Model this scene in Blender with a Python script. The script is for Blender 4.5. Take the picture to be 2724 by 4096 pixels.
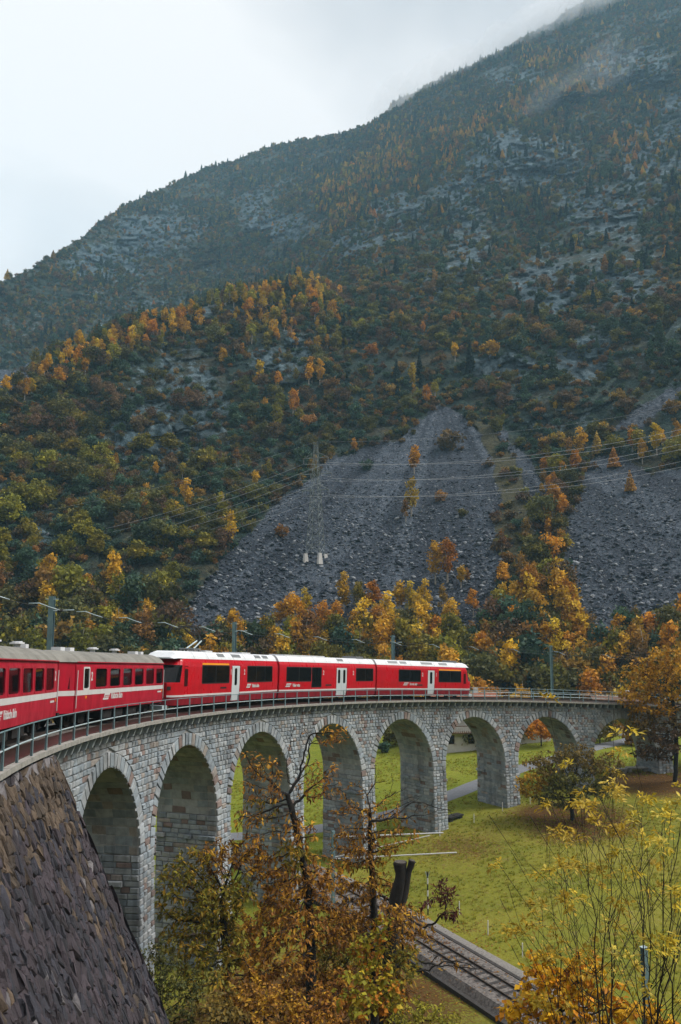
import bpy, math, random
import numpy as np
from mathutils import Matrix, Vector

for o in list(bpy.data.objects):
    bpy.data.objects.remove(o, do_unlink=True)
SC = bpy.context.scene
COL = SC.collection
rng = np.random.default_rng(7)
random.seed(7)

# ------------------------------------------------------------------ camera
CAM = np.array([-66.9278, -4.1867, 2.4184])
HEAD, PITCH, FPX = 0.4867, 0.1228, 3200.6
FWD = np.array([math.sin(HEAD), math.cos(HEAD), 0.0])
RGT = np.array([math.cos(HEAD), -math.sin(HEAD), 0.0])
UPV = np.array([0, 0, 1.0])
CF = FWD * math.cos(PITCH) + UPV * math.sin(PITCH)
CU = UPV * math.cos(PITCH) - FWD * math.sin(PITCH)
cd = bpy.data.cameras.new('camera')
cam = bpy.data.objects.new('camera', cd)
COL.objects.link(cam)
m = Matrix.Identity(4)
for i in range(3):
    m[i][0], m[i][1], m[i][2], m[i][3] = RGT[i], CU[i], -CF[i], CAM[i]
cam.matrix_world = m
cd.sensor_fit = 'VERTICAL'
cd.sensor_height = 36.0
cd.lens = FPX / 4096 * 36.0
cd.clip_start = 0.05
cd.clip_end = 20000
SC.camera = cam

HAZE = 0.00022
# ------------------------------------------------------------------ sky and sun (overcast)
SUN_EL, SUN_AZ = math.radians(50), math.radians(112)     # azimuth clockwise from +Y
world = bpy.data.worlds.new('World')
SC.world = world
world.use_nodes = True
wn, wl = world.node_tree.nodes, world.node_tree.links
wn.clear()
wo = wn.new('ShaderNodeOutputWorld')
bg = wn.new('ShaderNodeBackground')
bg.inputs['Strength'].default_value = 0.1
sky = wn.new('ShaderNodeTexSky')
sky.sky_type = 'NISHITA'
sky.sun_disc = False
sky.sun_elevation = SUN_EL
sky.sun_rotation = SUN_AZ
tc = wn.new('ShaderNodeTexCoord')
mp = wn.new('ShaderNodeMapping')
mp.inputs['Scale'].default_value = (1.0, 1.0, 1.7)
mp.inputs['Location'].default_value = (0.35, 0.1, 0.2)
nz = wn.new('ShaderNodeTexNoise')
nz.inputs['Scale'].default_value = 2.5
nz.inputs['Detail'].default_value = 5.0
nz.inputs['Roughness'].default_value = 0.42
nz.inputs['Distortion'].default_value = 0.35
cr = wn.new('ShaderNodeValToRGB')
cr.color_ramp.elements[0].position = 0.40
cr.color_ramp.elements[0].color = (0.28, 0.275, 0.275, 1)
cr.color_ramp.elements[1].position = 0.57
cr.color_ramp.elements[1].color = (0.435, 0.413, 0.398, 1)
sc10 = wn.new('ShaderNodeVectorMath')
sc10.operation = 'SCALE'
sc10.inputs['Scale'].default_value = 10.0
mx = wn.new('ShaderNodeMix')
mx.data_type = 'RGBA'
mx.inputs['Factor'].default_value = 0.96
wl.new(tc.outputs['Generated'], mp.inputs['Vector'])
wl.new(mp.outputs['Vector'], nz.inputs['Vector'])
wl.new(nz.outputs['Fac'], cr.inputs['Fac'])
wl.new(cr.outputs['Color'], sc10.inputs[0])
wl.new(sky.outputs['Color'], mx.inputs[6])
wl.new(sc10.outputs['Vector'], mx.inputs[7])
wl.new(mx.outputs[2], bg.inputs['Color'])
wl.new(bg.outputs['Background'], wo.inputs['Surface'])

sl = bpy.data.lights.new('sun', 'SUN')
sl.energy = 1.5
sl.angle = math.radians(25)
sl.color = (1.0, 0.96, 0.9)
so = bpy.data.objects.new('sun', sl)
COL.objects.link(so)
sd = Vector((math.sin(SUN_AZ) * math.cos(SUN_EL), math.cos(SUN_AZ) * math.cos(SUN_EL), math.sin(SUN_EL)))
so.rotation_euler = sd.to_track_quat('Z', 'Y').to_euler()

vs = SC.view_settings
vs.view_transform = 'Standard'
vs.look = 'None'
vs.exposure = 1.46
vs.gamma = 1.0
SC.render.engine = 'CYCLES'
cy = SC.cycles
cy.use_denoising = True
cy.max_bounces = 6
cy.diffuse_bounces = 1
cy.glossy_bounces = 2
cy.transmission_bounces = 4
cy.transparent_max_bounces = 8
cy.volume_bounces = 2
cy.caustics_reflective = False
cy.caustics_refractive = False

# ------------------------------------------------------------------ helpers: rays through image pixels
def ray(x, y):
    x = np.asarray(x, float)[..., None]
    y = np.asarray(y, float)[..., None]
    return CF + RGT * (x - 1362) / FPX - CU * (y - 2048) / FPX

def at_dist(x, y, D):
    d = ray(x, y)
    return CAM + d * (np.asarray(D, float) / np.hypot(d[..., 0], d[..., 1]))[..., None]

def at_z(x, y, z):
    d = ray(x, y)
    return CAM + d * ((z - CAM[2]) / d[..., 2])[..., None]

def project(P):
    d = np.asarray(P, float) - CAM
    z = d @ CF
    z = np.where(z < 0.1, 0.1, z)
    return 1362 + FPX * (d @ RGT) / z, 2048 - FPX * (d @ CU) / z, z

R0, GR = 70.0, -0.0696            # track radius, gradient
def arc(s, r, w):                 # s along the track, radius r, height w above the rail datum
    a = s / R0
    return np.array([-r * math.cos(a), r * math.sin(a), GR * s + w])

def srgb(r, g, b):
    f = lambda c: (c / 255 / 12.92) if c / 255 <= 0.04045 else ((c / 255 + 0.055) / 1.055) ** 2.4
    return (f(r), f(g), f(b))

# ------------------------------------------------------------------ helpers: noise
_perm = np.random.default_rng(3).random(65536).astype(np.float32)
def _h(ix, iy, iz):
    n = (ix * 73856093) ^ (iy * 19349663) ^ (iz * 83492791)
    n = (n ^ (n >> 13)) * 1274126177
    return _perm[(n ^ (n >> 16)) & 65535]

def vnoise(P):
    P = np.asarray(P, float)
    i = np.floor(P).astype(np.int64)
    f = P - i
    f = f * f * (3 - 2 * f)
    x, y, z = i[..., 0], i[..., 1], i[..., 2]
    fx, fy, fz = f[..., 0], f[..., 1], f[..., 2]
    def L(dy, dz):
        a = _h(x, y + dy, z + dz)
        return a + (_h(x + 1, y + dy, z + dz) - a) * fx
    a0 = L(0, 0); a0 = a0 + (L(1, 0) - a0) * fy
    a1 = L(0, 1); a1 = a1 + (L(1, 1) - a1) * fy
    return (a0 + (a1 - a0) * fz) * 2 - 1

def fbm(P, octaves=4, gain=0.5):
    s = 0; a = 1.0; t = 0
    P = np.asarray(P, float)
    for k in range(octaves):
        s = s + a * vnoise(P * (2 ** k) + k * 17.3); t += a; a *= gain
    return s / t

def ridged(P, octaves=4, gain=0.5):
    s = 0; a = 1.0; t = 0
    for k in range(octaves):
        s = s + a * (1 - 2 * np.abs(vnoise(P * (2 ** k) + k * 9.7))); t += a; a *= gain
    return s / t

def sstep(a, b, x):
    t = np.clip((x - a) / (b - a), 0, 1)
    return t * t * (3 - 2 * t)

def in_poly(px, py, poly):
    px = np.asarray(px, float); py = np.asarray(py, float)
    c = np.zeros(px.shape, bool)
    n = len(poly)
    for i in range(n):
        x0, y0 = poly[i]; x1, y1 = poly[(i + 1) % n]
        cond = ((y0 > py) != (y1 > py))
        c ^= cond & (px < (x1 - x0) * (py - y0) / ((y1 - y0) + 1e-9) + x0)
    return c

# ------------------------------------------------------------------ helpers: meshes and objects
class MB:
    """collects faces for ONE mesh object"""
    def __init__(s):
        s.v = []; s.f = []; s.c = []; s.mi = []
    def add(s, verts, faces, col=(1, 1, 1), mi=0):
        b = len(s.v)
        s.v.extend([tuple(map(float, p)) for p in verts])
        s.f.extend([tuple(b + i for i in f) for f in faces])
        s.c.extend([col] * len(verts))
        s.mi.extend([mi] * len(faces))
        return s
    def box(s, lo, hi, col=(1, 1, 1), mi=0):
        x0, y0, z0 = lo; x1, y1, z1 = hi
        return s.add([(x0, y0, z0), (x1, y0, z0), (x1, y1, z0), (x0, y1, z0), (x0, y0, z1), (x1, y0, z1), (x1, y1, z1), (x0, y1, z1)],
                     [(0, 3, 2, 1), (4, 5, 6, 7), (0, 1, 5, 4), (1, 2, 6, 5), (2, 3, 7, 6), (3, 0, 4, 7)], col, mi)
    def hexa(s, p8, col=(1, 1, 1), mi=0):
        return s.add(p8, [(0, 3, 2, 1), (4, 5, 6, 7), (0, 1, 5, 4), (1, 2, 6, 5), (2, 3, 7, 6), (3, 0, 4, 7)], col, mi)
    def tube(s, pts, rad, n=6, col=(1, 1, 1), mi=0, caps=True):
        pts = [np.asarray(p, float) for p in pts]
        if not hasattr(rad, '__len__'):
            rad = [rad] * len(pts)
        b = len(s.v)
        prevx = None
        for i, p in enumerate(pts):
            d = pts[min(i + 1, len(pts) - 1)] - pts[max(i - 1, 0)]
            d = d / (np.linalg.norm(d) + 1e-9)
            ref = np.array([0, 0, 1.0]) if abs(d[2]) < 0.9 else np.array([1.0, 0, 0])
            if prevx is not None:
                ref = prevx
                x = ref - d * (ref @ d)
            else:
                x = np.cross(ref, d)
            x = x / (np.linalg.norm(x) + 1e-9)
            prevx = x
            y = np.cross(d, x)
            for k in range(n):
                t = 2 * math.pi * k / n
                q = p + (x * math.cos(t) + y * math.sin(t)) * rad[i]
                s.v.append(tuple(q)); s.c.append(col)
        for i in range(len(pts) - 1):
            for k in range(n):
                k2 = (k + 1) % n
                s.f.append((b + i * n + k, b + i * n + k2, b + (i + 1) * n + k2, b + (i + 1) * n + k)); s.mi.append(mi)
        if caps:
            s.f.append(tuple(b + k for k in range(n))[::-1]); s.mi.append(mi)
            e = b + (len(pts) - 1) * n
            s.f.append(tuple(e + k for k in range(n))); s.mi.append(mi)
        return s
    def mesh(s, name, mats, smooth=False):
        me = bpy.data.meshes.new(name)
        me.from_pydata(s.v, [], s.f)
        for mm in (mats if isinstance(mats, (list, tuple)) else [mats]):
            me.materials.append(mm)
        if any(s.mi):
            me.polygons.foreach_set('material_index', s.mi)
        at = me.color_attributes.new('col', 'FLOAT_COLOR', 'POINT')
        c = np.ones((len(s.v), 4), np.float32)
        c[:, :3] = np.array(s.c, np.float32).reshape(-1, 3)
        at.data.foreach_set('color', c.ravel())
        if smooth:
            me.polygons.foreach_set('use_smooth', [True] * len(me.polygons))
        me.update()
        return me
    def build(s, name, mats, parent=None, smooth=False):
        return obj(name, s.mesh(name, mats, smooth), parent)

def obj(name, data, parent=None):
    o = bpy.data.objects.new(name, data)
    COL.objects.link(o)
    if parent is not None:
        o.parent = parent
    return o

def np_mesh(name, V, F, mats, cols=None, smooth=False):
    """V (n,3), F (m,3 or 4) arrays"""
    V = np.asarray(V, np.float32); F = np.asarray(F, np.int32)
    me = bpy.data.meshes.new(name)
    k = F.shape[1]
    me.vertices.add(len(V)); me.vertices.foreach_set('co', V.ravel())
    me.loops.add(F.size); me.loops.foreach_set('vertex_index', F.ravel())
    me.polygons.add(len(F))
    me.polygons.foreach_set('loop_start', np.arange(len(F), dtype=np.int32) * k)
    me.polygons.foreach_set('loop_total', np.full(len(F), k, np.int32))
    if smooth:
        me.polygons.foreach_set('use_smooth', np.ones(len(F), bool))
    me.update(calc_edges=True)
    for mm in (mats if isinstance(mats, (list, tuple)) else [mats]):
        me.materials.append(mm)
    if cols is not None:
        at = me.color_attributes.new('col', 'FLOAT_COLOR', 'POINT')
        c = np.ones((len(V), 4), np.float32); c[:, :3] = cols
        at.data.foreach_set('color', c.ravel())
    return me

def tag(o, label=None, cat=None, group=None, kind=None):
    if label: o['label'] = label
    if cat: o['category'] = cat
    if group: o['group'] = group
    if kind: o['kind'] = kind
    return o

def thing(name, label, cat, loc=(0, 0, 0), group=None, mat=None):
    o = bpy.data.objects.new(name, None)
    COL.objects.link(o)
    o.empty_display_size = 0.2
    if mat is not None:
        o.matrix_world = mat
    else:
        o.location = tuple(map(float, loc))
    return tag(o, label, cat, group)

# ------------------------------------------------------------------ materials
def new_mat(name):
    mt = bpy.data.materials.new(name)
    mt.use_nodes = True
    return mt, mt.node_tree.nodes, mt.node_tree.links, mt.node_tree.nodes['Principled BSDF']

def noise_node(n, l, scale, detail=4, rough=0.55, coord=None, vec=None, kind='Object', stretch=None):
    if vec is None:
        t = n.new('ShaderNodeTexCoord')
        vec = t.outputs[kind]
    if stretch:
        mpn = n.new('ShaderNodeMapping'); mpn.inputs['Scale'].default_value = stretch
        l.new(vec, mpn.inputs['Vector']); vec = mpn.outputs['Vector']
    z = n.new('ShaderNodeTexNoise')
    z.inputs['Scale'].default_value = scale
    z.inputs['Detail'].default_value = detail
    z.inputs['Roughness'].default_value = rough
    l.new(vec, z.inputs['Vector'])
    return z

def ramp(n, l, fac, stops):
    r = n.new('ShaderNodeValToRGB')
    e = r.color_ramp.elements
    while len(e) < len(stops):
        e.new(0.5)
    for i, (p, c) in enumerate(stops):
        e[i].position = p; e[i].color = (*c, 1) if len(c) == 3 else c
    l.new(fac, r.inputs['Fac'])
    return r

def mixc(n, l, fac, a, b, blend='MIX'):
    x = n.new('ShaderNodeMix'); x.data_type = 'RGBA'; x.blend_type = blend
    for sock, val in ((x.inputs['Factor'], fac), (x.inputs[6], a), (x.inputs[7], b)):
        if isinstance(val, (int, float)): sock.default_value = val
        elif isinstance(val, tuple): sock.default_value = (*val, 1) if len(val) == 3 else val
        else: l.new(val, sock)
    return x.outputs[2]

def bump(n, l, height, strength, dist, bsdf):
    b = n.new('ShaderNodeBump'); b.inputs['Strength'].default_value = strength; b.inputs['Distance'].default_value = dist
    l.new(height, b.inputs['Height']); l.new(b.outputs['Normal'], bsdf.inputs['Normal'])
    return b

def vcol(n):
    a = n.new('ShaderNodeAttribute'); a.attribute_name = 'col'
    return a.outputs['Color']

def mat_paint(name, c, rough=0.35, dirt=0.12, metallic=0.0, scale=2.0, streak=True):
    mt, n, l, b = new_mat(name)
    z = noise_node(n, l, scale, 6, 0.6, stretch=(1, 1, 0.35) if streak else None)
    dk = tuple(x * (1 - dirt * 2.2) for x in c)
    r = ramp(n, l, z.outputs['Fac'], [(0.3, dk), (0.62, c)])
    l.new(r.outputs['Color'], b.inputs['Base Color'])
    b.inputs['Roughness'].default_value = rough
    b.inputs['Metallic'].default_value = metallic
    rr = ramp(n, l, z.outputs['Fac'], [(0.3, (min(1, rough + 0.2),) * 3), (0.7, (rough,) * 3)])
    l.new(rr.outputs['Color'], b.inputs['Roughness'])
    return mt

def mat_stone(name, scale=3.0, bumpd=0.03, lo=0.72, hi=1.22, rough=0.85, stain=(0.05, 0.045, 0.04)):
    mt, n, l, b = new_mat(name)
    c = vcol(n)
    z = noise_node(n, l, scale, 8, 0.65)
    r = ramp(n, l, z.outputs['Fac'], [(0.25, (lo,) * 3), (0.75, (hi,) * 3)])
    c1 = mixc(n, l, 1.0, c, r.outputs['Color'], 'MULTIPLY')
    z2 = noise_node(n, l, 0.35, 5, 0.6)
    f = ramp(n, l, z2.outputs['Fac'], [(0.52, (0, 0, 0)), (0.75, (0.55, 0.55, 0.55))])
    c2 = mixc(n, l, f.outputs['Color'], c1, stain)
    zst = noise_node(n, l, 0.9, 6, 0.6, stretch=(1, 1, 0.12))
    fst = ramp(n, l, zst.outputs['Fac'], [(0.28, (0.45, 0.45, 0.47)), (0.48, (1, 1, 1)), (0.75, (1.2, 1.2, 1.18))])
    c2 = mixc(n, l, 1.0, c2, fst.outputs['Color'], 'MULTIPLY')
    l.new(c2, b.inputs['Base Color'])
    b.inputs['Roughness'].default_value = rough
    z3 = noise_node(n, l, scale * 5, 6, 0.7)
    bump(n, l, z3.outputs['Fac'], 0.7, bumpd, b)
    return mt

def mat_foliage(name, hue=0.03, val=0.35, trans=0.3):
    """leaf colour per leaf from the mesh, varied for each plant"""
    mt, n, l, b = new_mat(name)
    c = vcol(n)
    oi = n.new('ShaderNodeObjectInfo')
    hsv = n.new('ShaderNodeHueSaturation')
    mh = n.new('ShaderNodeMapRange'); mh.inputs['To Min'].default_value = 0.5 - hue; mh.inputs['To Max'].default_value = 0.5 + hue
    l.new(oi.outputs['Random'], mh.inputs['Value'])
    mulr = n.new('ShaderNodeMath'); mulr.operation = 'MULTIPLY'; mulr.inputs[1].default_value = 7.31
    fr = n.new('ShaderNodeMath'); fr.operation = 'FRACT'
    l.new(oi.outputs['Random'], mulr.inputs[0]); l.new(mulr.outputs[0], fr.inputs[0])
    mv = n.new('ShaderNodeMapRange'); mv.inputs['To Min'].default_value = 1 - val; mv.inputs['To Max'].default_value = 1 + val
    l.new(fr.outputs[0], mv.inputs['Value'])
    l.new(mh.outputs['Result'], hsv.inputs['Hue']); l.new(mv.outputs['Result'], hsv.inputs['Value'])
    l.new(c, hsv.inputs['Color'])
    b.inputs['Roughness'].default_value = 0.6
    b.inputs['Specular IOR Level'].default_value = 0.2
    l.new(hsv.outputs['Color'], b.inputs['Base Color'])
    tr = n.new('ShaderNodeBsdfTranslucent')
    l.new(hsv.outputs['Color'], tr.inputs['Color'])
    ms = n.new('ShaderNodeMixShader'); ms.inputs[0].default_value = trans
    l.new(b.outputs[0], ms.inputs[1]); l.new(tr.outputs[0], ms.inputs[2])
    l.new(ms.outputs[0], n['Material Output'].inputs['Surface'])
    return mt

def mat_simple(name, c, rough=0.7, metallic=0.0, nscale=6, var=0.25, bd=0.0):
    mt, n, l, b = new_mat(name)
    z = noise_node(n, l, nscale, 6, 0.6)
    r = ramp(n, l, z.outputs['Fac'], [(0.28, tuple(x * (1 - var) for x in c)), (0.72, tuple(min(1, x * (1 + var)) for x in c))])
    l.new(r.outputs['Color'], b.inputs['Base Color'])
    b.inputs['Roughness'].default_value = rough
    b.inputs['Metallic'].default_value = metallic
    if bd:
        z2 = noise_node(n, l, nscale * 4, 5, 0.65)
        bump(n, l, z2.outputs['Fac'], 0.8, bd, b)
    return mt

M = {}
M['stone'] = mat_stone('ashlar_stone')
M['mortar'] = mat_simple('mortar', (0.36, 0.36, 0.355), 0.9, 0, 3, 0.3, 0.02)
M['rubble'] = mat_stone('rubble_stone', 4.0, 0.05, 0.55, 1.45, 0.8, (0.02, 0.02, 0.025))
M['rubble_back'] = mat_simple('dark_earth_joint', (0.022, 0.02, 0.02), 0.95, 0, 3, 0.4)
M['concrete'] = mat_simple('weathered_concrete', (0.30, 0.29, 0.265), 0.85, 0, 5, 0.3, 0.01)
M['bracket'] = mat_simple('pale_steel_bracket', (0.42, 0.48, 0.50), 0.6, 0, 4, 0.25)
M['walkway'] = mat_simple('wet_brown_walkway', (0.045, 0.022, 0.018), 0.35, 0, 3, 0.4, 0.01)
M['ballast'] = mat_simple('ballast', (0.17, 0.150, 0.138), 0.95, 0, 6, 0.75, 0.12)
M['sleeper'] = mat_simple('dark_sleeper', (0.035, 0.03, 0.028), 0.8, 0, 6, 0.4)
M['rail'] = mat_simple('rail_steel', (0.075, 0.055, 0.045), 0.55, 0.3, 8, 0.3)
M['pylon'] = mat_simple('weathered_lattice_steel', (0.20, 0.23, 0.22), 0.6, 0.2, 3, 0.2)
M['galv'] = mat_simple('teal_grey_painted_steel', (0.17, 0.27, 0.30), 0.5, 0.2, 3, 0.2)
M['galv_light'] = mat_simple('pale_painted_steel', (0.45, 0.55, 0.58), 0.45, 0.2, 3, 0.15)
M['wire'] = mat_simple('wire_metal', (0.42, 0.44, 0.45), 0.5, 0.3, 3, 0.1)
M['darkwire'] = mat_simple('dark_wire', (0.06, 0.06, 0.06), 0.5, 0.3, 3, 0.1)
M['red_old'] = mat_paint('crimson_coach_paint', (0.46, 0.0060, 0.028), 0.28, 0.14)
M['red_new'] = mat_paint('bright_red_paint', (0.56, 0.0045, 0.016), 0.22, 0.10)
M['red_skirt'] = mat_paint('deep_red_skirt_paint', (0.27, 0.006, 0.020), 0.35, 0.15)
M['cream'] = mat_paint('off_white_stripe_paint', (0.62, 0.60, 0.60), 0.4, 0.06)
M['white'] = mat_paint('white_roof_paint', (0.74, 0.76, 0.79), 0.45, 0.07)
M['door_white'] = mat_paint('pale_grey_door_paint', (0.58, 0.63, 0.66), 0.35, 0.05)
M['yellow'] = mat_paint('yellow_band_paint', (0.85, 0.33, 0.01), 0.4, 0.03)
M['roof_grey'] = mat_paint('weathered_grey_roof', (0.235, 0.225, 0.20), 0.7, 0.16, 0, 1.2)
M['black'] = mat_simple('black_rubber', (0.012, 0.012, 0.013), 0.5, 0, 5, 0.2)
M['under'] = mat_simple('underframe_grime', (0.022, 0.021, 0.021), 0.65, 0.2, 5, 0.5)
M['grille'] = mat_simple('grey_grille', (0.20, 0.21, 0.22), 0.55, 0.3, 20, 0.3)
M['interior'] = mat_simple('coach_interior', (0.055, 0.055, 0.055), 0.8, 0, 3, 0.3)
M['seat'] = mat_simple('seat_cloth', (0.12, 0.03, 0.03), 0.9, 0, 8, 0.3)
M['lamp'] = mat_simple('lamp_amber', (0.8, 0.25, 0.02), 0.3, 0, 3, 0.1)
M['blue'] = mat_simple('blue_sign', (0.02, 0.05, 0.3), 0.4, 0, 3, 0.1)
M['bark'] = mat_simple('dark_bark', (0.020, 0.016, 0.013), 0.95, 0, 6, 0.5, 0.02)
M['bark_grey'] = mat_simple('grey_bark', (0.07, 0.06, 0.05), 0.9, 0, 6, 0.45, 0.02)
M['bark_birch'] = mat_simple('birch_bark', (0.32, 0.29, 0.25), 0.9, 0, 2, 0.6)
M['cut_wood'] = mat_simple('grey_cut_wood', (0.13, 0.12, 0.11), 0.85, 0, 12, 0.35)
M['foliage'] = mat_foliage('foliage', 0.018, 0.32, 0.28)
M['leaf'] = mat_foliage('leaf', 0.008, 0.10, 0.35)
M['boulder'] = mat_stone('scree_rock', 0.8, 0.1, 0.55, 1.5, 0.8, (0.03, 0.034, 0.045))
M['asphalt'] = mat_simple('road_asphalt', (0.16, 0.165, 0.18), 0.8, 0, 3, 0.18, 0.01)
M['gravel'] = mat_simple('path_gravel', (0.20, 0.185, 0.17), 0.9, 0, 8, 0.4, 0.03)
M['plaster'] = mat_simple('white_plaster', (0.62, 0.60, 0.57), 0.85, 0, 2, 0.1)
M['wood'] = mat_simple('brown_timber', (0.12, 0.06, 0.035), 0.8, 0, 6, 0.35)
M['tile_roof'] = mat_simple('rust_roof', (0.22, 0.075, 0.04), 0.8, 0, 6, 0.35)
M['white_stake'] = mat_simple('white_plastic', (0.8, 0.8, 0.8), 0.5, 0, 4, 0.05)

mt, n, l, b = new_mat('tinted_glass')
b.inputs['Base Color'].default_value = (0.01, 0.012, 0.014, 1)
b.inputs['Roughness'].default_value = 0.03
b.inputs['Specular IOR Level'].default_value = 0.6
trn = n.new('ShaderNodeBsdfTransparent'); trn.inputs['Color'].default_value = (0.45, 0.5, 0.5, 1)
msx = n.new('ShaderNodeMixShader'); msx.inputs[0].default_value = 0.55
zz = noise_node(n, l, 0.8, 2)
bump(n, l, zz.outputs['Fac'], 0.08, 0.02, b)
l.new(b.outputs[0], msx.inputs[1]); l.new(trn.outputs[0], msx.inputs[2])
l.new(msx.outputs[0], n['Material Output'].inputs['Surface'])
M['glass'] = mt

# ================================================================== THE SETTING: ground, mountain, roads
def zg(x, y):
    x = np.asarray(x, float); y = np.asarray(y, float)
    z = -20 + 2.9 * sstep(-32, 25, x) + 0.25 * fbm(np.stack([x * 0.06, y * 0.06, x * 0 + 3.1], -1), 3)
    Dc = np.hypot(x - CAM[0], y - CAM[1])
    bank = 1.2 - 0.57 * Dc + 0.8 * vnoise(np.stack([x * 0.2, y * 0.2, x * 0], -1))
    return np.maximum(z, np.minimum(bank, -4.0))

def gpt(px, py, it=6):
    """ground point seen along the ray through an image pixel"""
    z = -19.0
    for _ in range(it):
        P = at_z(px, py, z); z = float(zg(P[0], P[1]))
    P = at_z(px, py, z); P[2] = float(zg(P[0], P[1]))
    return P

LITTER = [(-6.3, 59.8, 8.5, 0.9), (13, 63, 9, 0.9), (20, 52, 9, 0.6), (-44, 40, 9, 0.9), (-50, 36, 9, 0.9), (-20, 60, 7, 0.5)]
gx = np.concatenate([-np.geomspace(620, 112, 12), np.arange(-110, 130, 1.25), np.geomspace(131, 900, 14)])
gy = np.concatenate([-np.geomspace(180, 62, 8), np.arange(-60, 215, 1.25), np.geomspace(216, 950, 12)])
GX, GY = np.meshgrid(gx, gy)
GZ = zg(GX, GY)
lit = np.zeros_like(GX)
for (lx, ly, lr, la) in LITTER:
    lit = np.maximum(lit, la * (1 - sstep(0.2, 1.25, np.hypot(GX - lx, GY - ly) / lr + 0.35 * fbm(np.stack([GX * .16, GY * .16, GX * 0 + lx], -1), 3))))
Dc = np.hypot(GX - CAM[0], GY - CAM[1])
bankm = 1 - sstep(40, 52, Dc)
far = sstep(66, 74, np.hypot(GX, GY))          # outside the loop the meadow is fresher
nyg, nxg = GX.shape
idx = np.arange(nyg * nxg).reshape(nyg, nxg)
F = np.stack([idx[:-1, :-1], idx[:-1, 1:], idx[1:, 1:], idx[1:, :-1]], -1).reshape(-1, 4)

mt, n, l, b = new_mat('meadow_grass')
at = vcol(n)
sep = n.new('ShaderNodeSeparateColor'); l.new(at, sep.inputs[0])
z1 = noise_node(n, l, 0.12, 6, 0.6)
z2 = noise_node(n, l, 1.3, 8, 0.7)
z3 = noise_node(n, l, 5.0, 5, 0.7)
g_in = ramp(n, l, z1.outputs['Fac'], [(0.3, (0.130, 0.150, 0.020)), (0.5, (0.190, 0.185, 0.024)), (0.7, (0.23, 0.205, 0.036))])
g_out = ramp(n, l, z1.outputs['Fac'], [(0.3, (0.130, 0.165, 0.016)), (0.7, (0.20, 0.215, 0.024))])
g0 = mixc(n, l, sep.outputs[2], g_in.outputs['Color'], g_out.outputs['Color'])
tuft = ramp(n, l, z2.outputs['Fac'], [(0.3, (0.7, 0.7, 0.65)), (0.5, (1, 1, 1)), (0.72, (1.2, 1.15, 1.25))])
g1 = mixc(n, l, 1.0, g0, tuft.outputs['Color'], 'MULTIPLY')
dry = ramp(n, l, z2.outputs['Fac'], [(0.56, (0, 0, 0)), (0.66, (0.6, 0.6, 0.6))])
g1b = mixc(n, l, dry.outputs['Color'], g1, (0.17, 0.125, 0.05))
addm = n.new('ShaderNodeMath'); addm.operation = 'MULTIPLY_ADD'; addm.inputs[1].default_value = 2.2; addm.inputs[2].default_value = -1.15
l.new(z3.outputs['Fac'], addm.inputs[0])
add2 = n.new('ShaderNodeMath'); add2.operation = 'ADD'
l.new(sep.outputs[0], add2.inputs[0]); l.new(addm.outputs[0], add2.inputs[1])
lm = ramp(n, l, add2.outputs[0], [(0.3, (0, 0, 0)), (0.5, (0.9, 0.9, 0.9))])
lc = ramp(n, l, z3.outputs['Fac'], [(0.3, (0.035, 0.017, 0.010)), (0.6, (0.12, 0.05, 0.02)), (0.75, (0.2, 0.1, 0.03))])
lmm = n.new('ShaderNodeMath'); lmm.operation = 'MULTIPLY'
gt = n.new('ShaderNodeMath'); gt.operation = 'GREATER_THAN'; gt.inputs[1].default_value = 0.02
l.new(sep.outputs[0], gt.inputs[0]); l.new(lm.outputs['Color'], lmm.inputs[0]); l.new(gt.outputs[0], lmm.inputs[1])
g2 = mixc(n, l, lmm.outputs[0], g1b, lc.outputs['Color'])
und = ramp(n, l, z2.outputs['Fac'], [(0.3, (0.025, 0.022, 0.010)), (0.6, (0.09, 0.07, 0.02)), (0.75, (0.13, 0.12, 0.02))])
bk = n.new('ShaderNodeMath'); bk.operation = 'MULTIPLY'; bk.inputs[1].default_value = 0.85
l.new(sep.outputs[1], bk.inputs[0])
g3 = mixc(n, l, bk.outputs[0], g2, und.outputs['Color'])
l.new(g3, b.inputs['Base Color'])
b.inputs['Roughness'].default_value = 0.9
b.inputs['Specular IOR Level'].default_value = 0.1
bump(n, l, z2.outputs['Fac'], 0.9, 0.25, b)
M['meadow'] = mt

me = np_mesh('ground', np.stack([GX, GY, GZ], -1).reshape(-1, 3), F, M['meadow'],
             np.stack([lit, bankm, far], -1).reshape(-1, 3), True)
tag(obj('ground', me), 'green meadow inside and behind the railway loop', None, None, 'structure')

# ---- mountain: a height surface laid out on camera image pixels, each at an assumed distance
RIDGE = np.array([(-900, 1500), (-500, 1330), (0, 1135), (200, 1030), (330, 950), (400, 880), (560, 790), (700, 725), (900, 650), (1100, 585),
                  (1300, 545), (1480, 500), (1600, 410), (1800, 300), (2000, 205), (2200, 90), (2330, 0), (2700, -260), (3700, -520)], float)
CREST = np.array([(-900, 1760), (-400, 1640), (0, 1545), (250, 1440), (480, 1330), (800, 1235), (1000, 1185), (1200, 1150), (1330, 1190), (1450, 1300), (3700, 1500)], float)
SCREE_MAIN = [(1755, 1610), (1800, 1615), (1850, 1660), (1930, 1740), (1985, 1850), (2010, 2000), (2000, 2250), (1990, 2560), (650, 2600), (740, 2440), (850, 2300),
              (1000, 2140), (1150, 1990), (1300, 1840), (1450, 1785), (1600, 1745), (1690, 1670)]
SCREE_RIGHT = [(3700, 1800), (2724, 1880), (2600, 1880), (2470, 1830), (2340, 1830), (2300, 1950), (2262, 2080), (2245, 2250), (2290, 2400), (2330, 2640), (3700, 2640)]
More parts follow.
